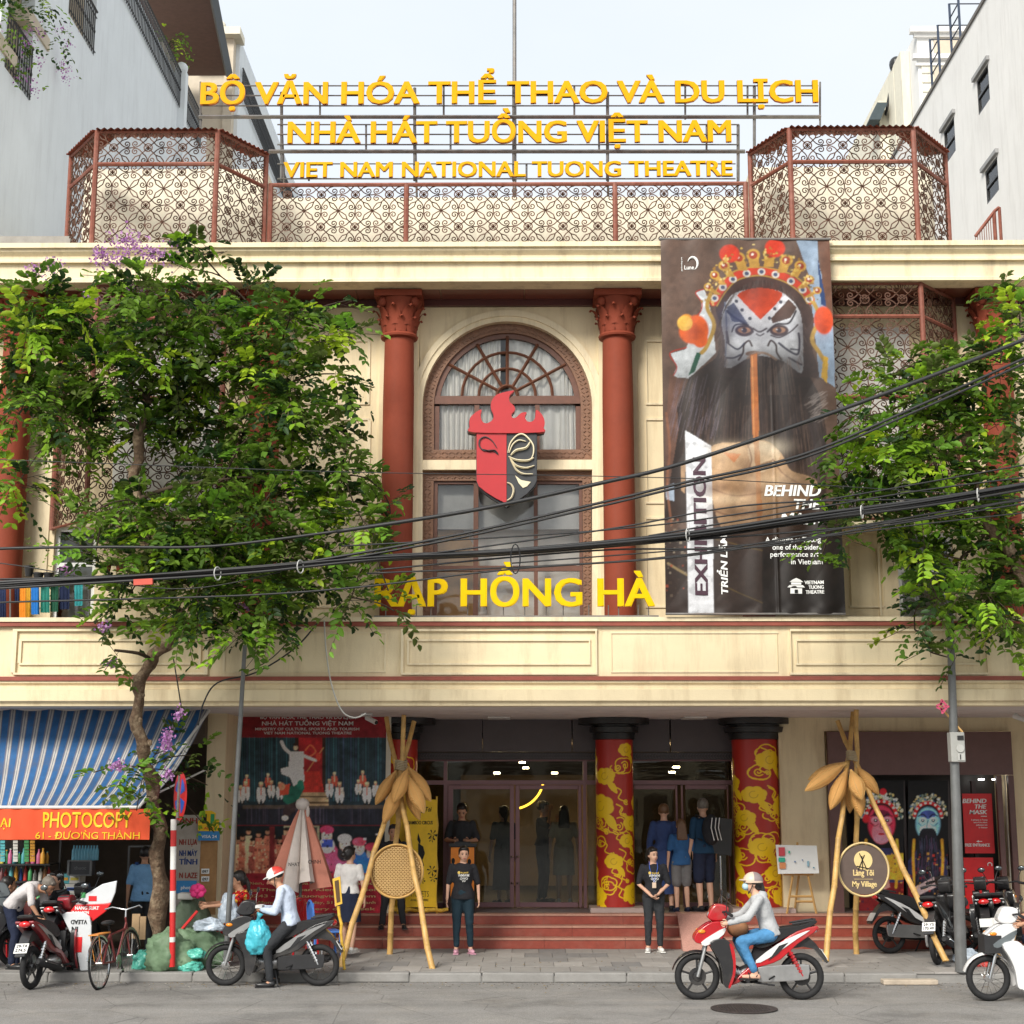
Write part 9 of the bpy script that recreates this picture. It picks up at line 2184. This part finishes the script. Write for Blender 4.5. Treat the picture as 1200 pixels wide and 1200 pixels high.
# ================================================================ sacks, bags and street clutter
def lump(name, c, size, m, label, cat, seed=0, amp=.16, flat=.5, group=None, knot=False, fold=9):
 b = MB(); c = Vector(c); nu, nv = 64, 40; b.ell((0, 0, 0), (1, 1, 1), nu=nu, nv=nv)
 vs = []
 for p in b.v:
  q = Vector(p); n_ = mnoise.noise(q * 1.6 + Vector((seed, 0, 0))) * amp * 1.6 + abs(mnoise.noise(q * 4.2 + Vector((0, seed, 0)))) * amp * 1.1 - abs(mnoise.noise(q * fold + Vector((0, 0, seed)))) * amp * .75 - abs(mnoise.noise(q * 17 + Vector((seed, 0, 0)))) * amp * .25
  q = q * (1 + n_)
  z = max(q.z, -flat); vs.append((c.x + q.x * size[0], c.y + q.y * size[1], c.z + (z + flat) * size[2]))
 b.v = vs
 if knot: t = c + Vector((0, 0, (1 + flat) * size[2])); b.tube([t - Vector((0, 0, .05)), t + Vector((0, 0, .04)), t + Vector((.02, 0, .10))], [.05, .022, .05], 8)
 return b.build(name, m, smooth=180, label=label, cat=cat, group=group)
TARP = mat('olive_tarp', (.13, .20, .12), .55, var=.25, scale=4, bump=.6, bscale=12); TEALB = mat('teal_plastic_bag', (.10, .45, .36), .3, var=.15, bump=.5, bscale=18); CYANB = mat('cyan_plastic_bag', (.06, .42, .52), .3, var=.12, bump=.6, bscale=16); PALEBG = mat('pale_plastic_bag', (.45, .52, .60), .35, var=.12, bump=.6, bscale=16)
SGR = 'bundles and sacks piled at the tree foot'
def gp(x, y, D): return Vector((xx(x, y, D), D, .13))
lump('tarp_bundle', gp(198, 1150, 21.85), (.36, .26, .34), TARP, 'olive tarpaulin bundle slumped at the kerb left of the pile', 'bundle', 1, .2, group=SGR)
lump('tarp_bundle', gp(232, 1120, 22.3), (.42, .3, .36), TARP, 'larger olive tarpaulin bundle behind, heaped against the striped post', 'bundle', 2, .2, group=SGR)
lump('tarp_bundle', gp(222, 1100, 22.9), (.34, .28, .62), mat('dull_green_tarp', (.11, .15, .10), .6, var=.2, bump=.6, bscale=12), 'upright dull green covered load with a red stick across it', 'bundle', 3, .12, group=SGR)
lump('plastic_bag', gp(222, 1150, 21.75), (.16, .13, .10), TEALB, 'teal plastic bag lowest in front of the tarpaulin bundles', 'bag', 4, .2, group=SGR)
o = lump('plastic_bag', gp(226, 1135, 21.78) + Vector((.02, 0, .17)), (.15, .12, .085), TEALB, 'teal plastic bag resting on the lowest teal bag', 'bag', 5, .2, group=SGR)
lump('plastic_bag', gp(168, 1120, 22.0), (.15, .13, .16), TEALB, 'small mint plastic bag beside the bicycle wheel', 'bag', 6, .2, group=SGR)
lump('plastic_bag', gp(240, 1110, 22.2) + Vector((.05, 0, .50)), (.20, .15, .11), PALEBG, 'crumpled pale blue plastic bag lying on top of the tarpaulin', 'bag', 7, .2, group=SGR)
lump('plastic_bag', gp(268, 1100, 22.6) + Vector((-.0, -.1, .58)), (.15, .10, .26), PALEBG, 'translucent pale bag held in the hand of the seated woman', 'bag', 12, .18)
lump('cyan_sack', (BIKE2.x - .18, 21.0, .43), (.17, .15, .24), CYANB, 'bulging cyan sack standing on the footwell of the black motorbike', 'sack', 8, .15, flat=.8, knot=True)
b = MB(); b.box((BIKE2.x - .55, 21.0, .12), (BIKE2.x - .25, 21.14, .13))
b = MB(); a = gp(222, 1100, 22.6); b.tube([W(208, 1095, 22.2), W(231, 1068, 22.4)], .022, 8); b.build('red_stick', PR, label='short red stick slanting across the green covered load', cat='stick')
c = W(232, 1044, 22.6); b = MB()
for k in range(8): a = k * PI / 4; b.ell(c + Vector((.07 * math.cos(a), -.03 * (k % 2), .06 * math.sin(a))), (.055, .03, .05), nu=10, nv=6)
b.ell(c + Vector((0, -.05, 0)), (.04, .03, .035), nu=8, nv=6); b.build('pink_hat', mat('hot_pink_cloth', (.75, .05, .22), .7), smooth=180, label='crumpled hot pink cloth hat on top of the pile by the boards', cat='hat')
b = MB(); a = W(219, 1050, 22.7); b.obox(a, (.24, .2, .1)); b.build('white_box', WC, bevel=.03, label='white tub on top of the green covered load', cat='tub')
lump('plastic_bag', W(1153, 1128, 22.4) - Vector((0, 0, .05)), (.14, .12, .1), mat('red_bag', (.5, .05, .04), .4, bump=.5), 'small red bag on the kerb beside the pale scooter wheel', 'bag', 10, .2)
lump('plastic_bag', gp(1133, 1118, 22.9), (.2, .16, .12), PALEBG, 'pale crumpled rubbish bag beside the steel pole', 'bag', 11, .2)
b = MB(); c = G(1125, 1108); b.prism([(c.x - .1, 23.3, .14), (c.x + .22, 23.3, .20), (c.x + .30, 23.3, .52), (c.x + .02, 23.3, .30)], (0, .12, 0)); b.build('cardboard_scrap', mat('cardboard', (.42, .25, .1), .8), label='torn cardboard piece leaning at the foot of the steel pole', cat='cardboard')
# flattened paper sacks draped over the parked bike
def sack_sheet(pts, D, m, label, lines, logos=()):
 rt = empty('paper_sack', W(*pts[0], D), label, 'paper sack', 'paper sacks over the parked bike'); b = MB(); P_ = [W(x, y, D - .10 * math.sin(i)) for i, (x, y) in enumerate(pts)]; P_ = px(pts, D); b.prism(P_, (0, .035, 0)); b.build('sheet', m, rt, bevel=.01)
 for s, x0, x1, yb, yt, mm, up_ in lines:
  a, c, t = W(x0, yb, D - .002), W(x1, yb, D - .002), W(x0, yt, D - .002); text('lettering', s, mm, rt, a if up_ else Vector((c.x, a.y, t.z)), c.x - a.x, t.z - a.z, .004, right=(1, 0, 0) if up_ else (-1, 0, 0), up=(0, 0, 1) if up_ else (0, 0, -1), bold=.04)
 for x0, y0, x1, y1, mm in logos: b = MB(); b.pbox(x0, y0, x1, y1, D - .006, .005); b.build('printed_patch', mm, rt)
WS = mat('white_sack', (.60, .62, .64), .5, var=.06, bump=.2, bscale=14)
sack_sheet([(72, 1072), (78, 1069), (98, 1069), (105, 1074), (107, 1085), (106, 1137), (94, 1138), (88, 1105)], 21.62, WS, 'grey-white paper sack hanging down over the parked bike with upside-down lettering', (('V.LEAD', 83, 102, 1083, 1078, INK, False), ('IN', 84, 91, 1092, 1086, INK, False)), ((85, 1098, 95.5, 1116, REDP),))
sack_sheet([(88, 1060), (100, 1048), (120, 1036), (137, 1032), (135, 1046), (130, 1058), (110, 1062)], 21.70, WS, 'white printed paper sack lying over the handlebars, upper of the two', (), ((104, 1050, 113, 1056, REDP), (95, 1046, 100, 1052, GM[2])))
sack_sheet([(82, 1068), (88, 1060.5), (130, 1058.5), (124, 1068), (108, 1080), (104, 1076), (96, 1070)], 21.68, RP, 'red and white paper sack with white lettering below the white one', (('NANG SUAT', 88, 116, 1066, 1062, WHITE, True), ('PHAN BON', 84, 104, 1071, 1067.5, WHITE, True)))
# planks by the tree, plastic chairs, stools
PLK = mat('raw_plank', (.48, .33, .19), .7, var=.2, scale=8)
for i, (x0, x1, y0, y1) in enumerate(((155, 163, 1071, 1100), (163.5, 170, 1074, 1101))): b = MB(); b.pbox(x0, y0, x1, y1, 22.5, .03); b.build('plank', PLK, label=('lighter short plank standing by the tree foot', 'darker short plank leaning behind, nearest the trunk')[i], cat='plank')
def stool(x, y, D, z, m, lab, h=.36):
 c = Vector((xx(x, y, D), D, z)); rt = empty('plastic_stool', c, lab, 'stool'); b = MB(); b.obox(c + Vector((0, 0, h)), (.28, .28, .03)); b.build('seat', m, rt, bevel=.01)
 for sx in (-1, 1):
  for sy in (-1, 1): b = MB(); b.tube([c + Vector((sx * .15, sy * .15, 0)), c + Vector((sx * .11, sy * .11, h - .02))], .016, 5); b.build('leg', m, rt)
stool(283, 1058, 22.75, .13, PL_RED, 'low red plastic stool under the woman in the floral dress'); stool(69, 1050, 22.95, .13, mat('blue_plastic', (.05, .15, .45), .4), 'low blue plastic stool under the girl in the shop'); stool(50, 1060, 22.75, .13, PL_RED, 'low red plastic stool under the cropped-haired boy'); stool(4, 1060, 22.95, .13, PL_RED, 'low red plastic stool at the far left edge')
def chair(x, D, m, lab, rz):
 rt = empty('plastic_chair', (0, 0, 0), lab, 'chair'); b = MB(); b.obox((0, 0, .42), (.42, .42, .03)); b.build('seat', m, rt, bevel=.01)
 for sx in (-1, 1):
  for sy in (-1, 1): b = MB(); b.tube([(sx * .21, sy * .21, 0), (sx * .18, sy * .18, .41)], .02, 5); b.build('leg', m, rt)
 for k in range(5): b = MB(); b.obox((-.15 + .075 * k, .20 + .02, .64), (.045, .015, .38)); b.build('back_slat', m, rt)
 b = MB(); b.tube(cr([(-.2, .2, .43), (-.19, .23, .75), (0, .24, .86), (.19, .23, .75), (.2, .2, .43)], 5), .018, 6); b.build('back_frame', m, rt); rt.location = (xx(x, 1100, D), D, .13); rt.rotation_euler = (0, 0, R(rz))
chair(381, 23.0, MATS['blue_plastic'], 'blue plastic chair behind the parked black motorbike', 110); chair(366, 23.3, PL_RED, 'red plastic chair behind the man on the parked motorbike', 70)
# warm bulbs inside some traps
bpy.context.view_layer.update()
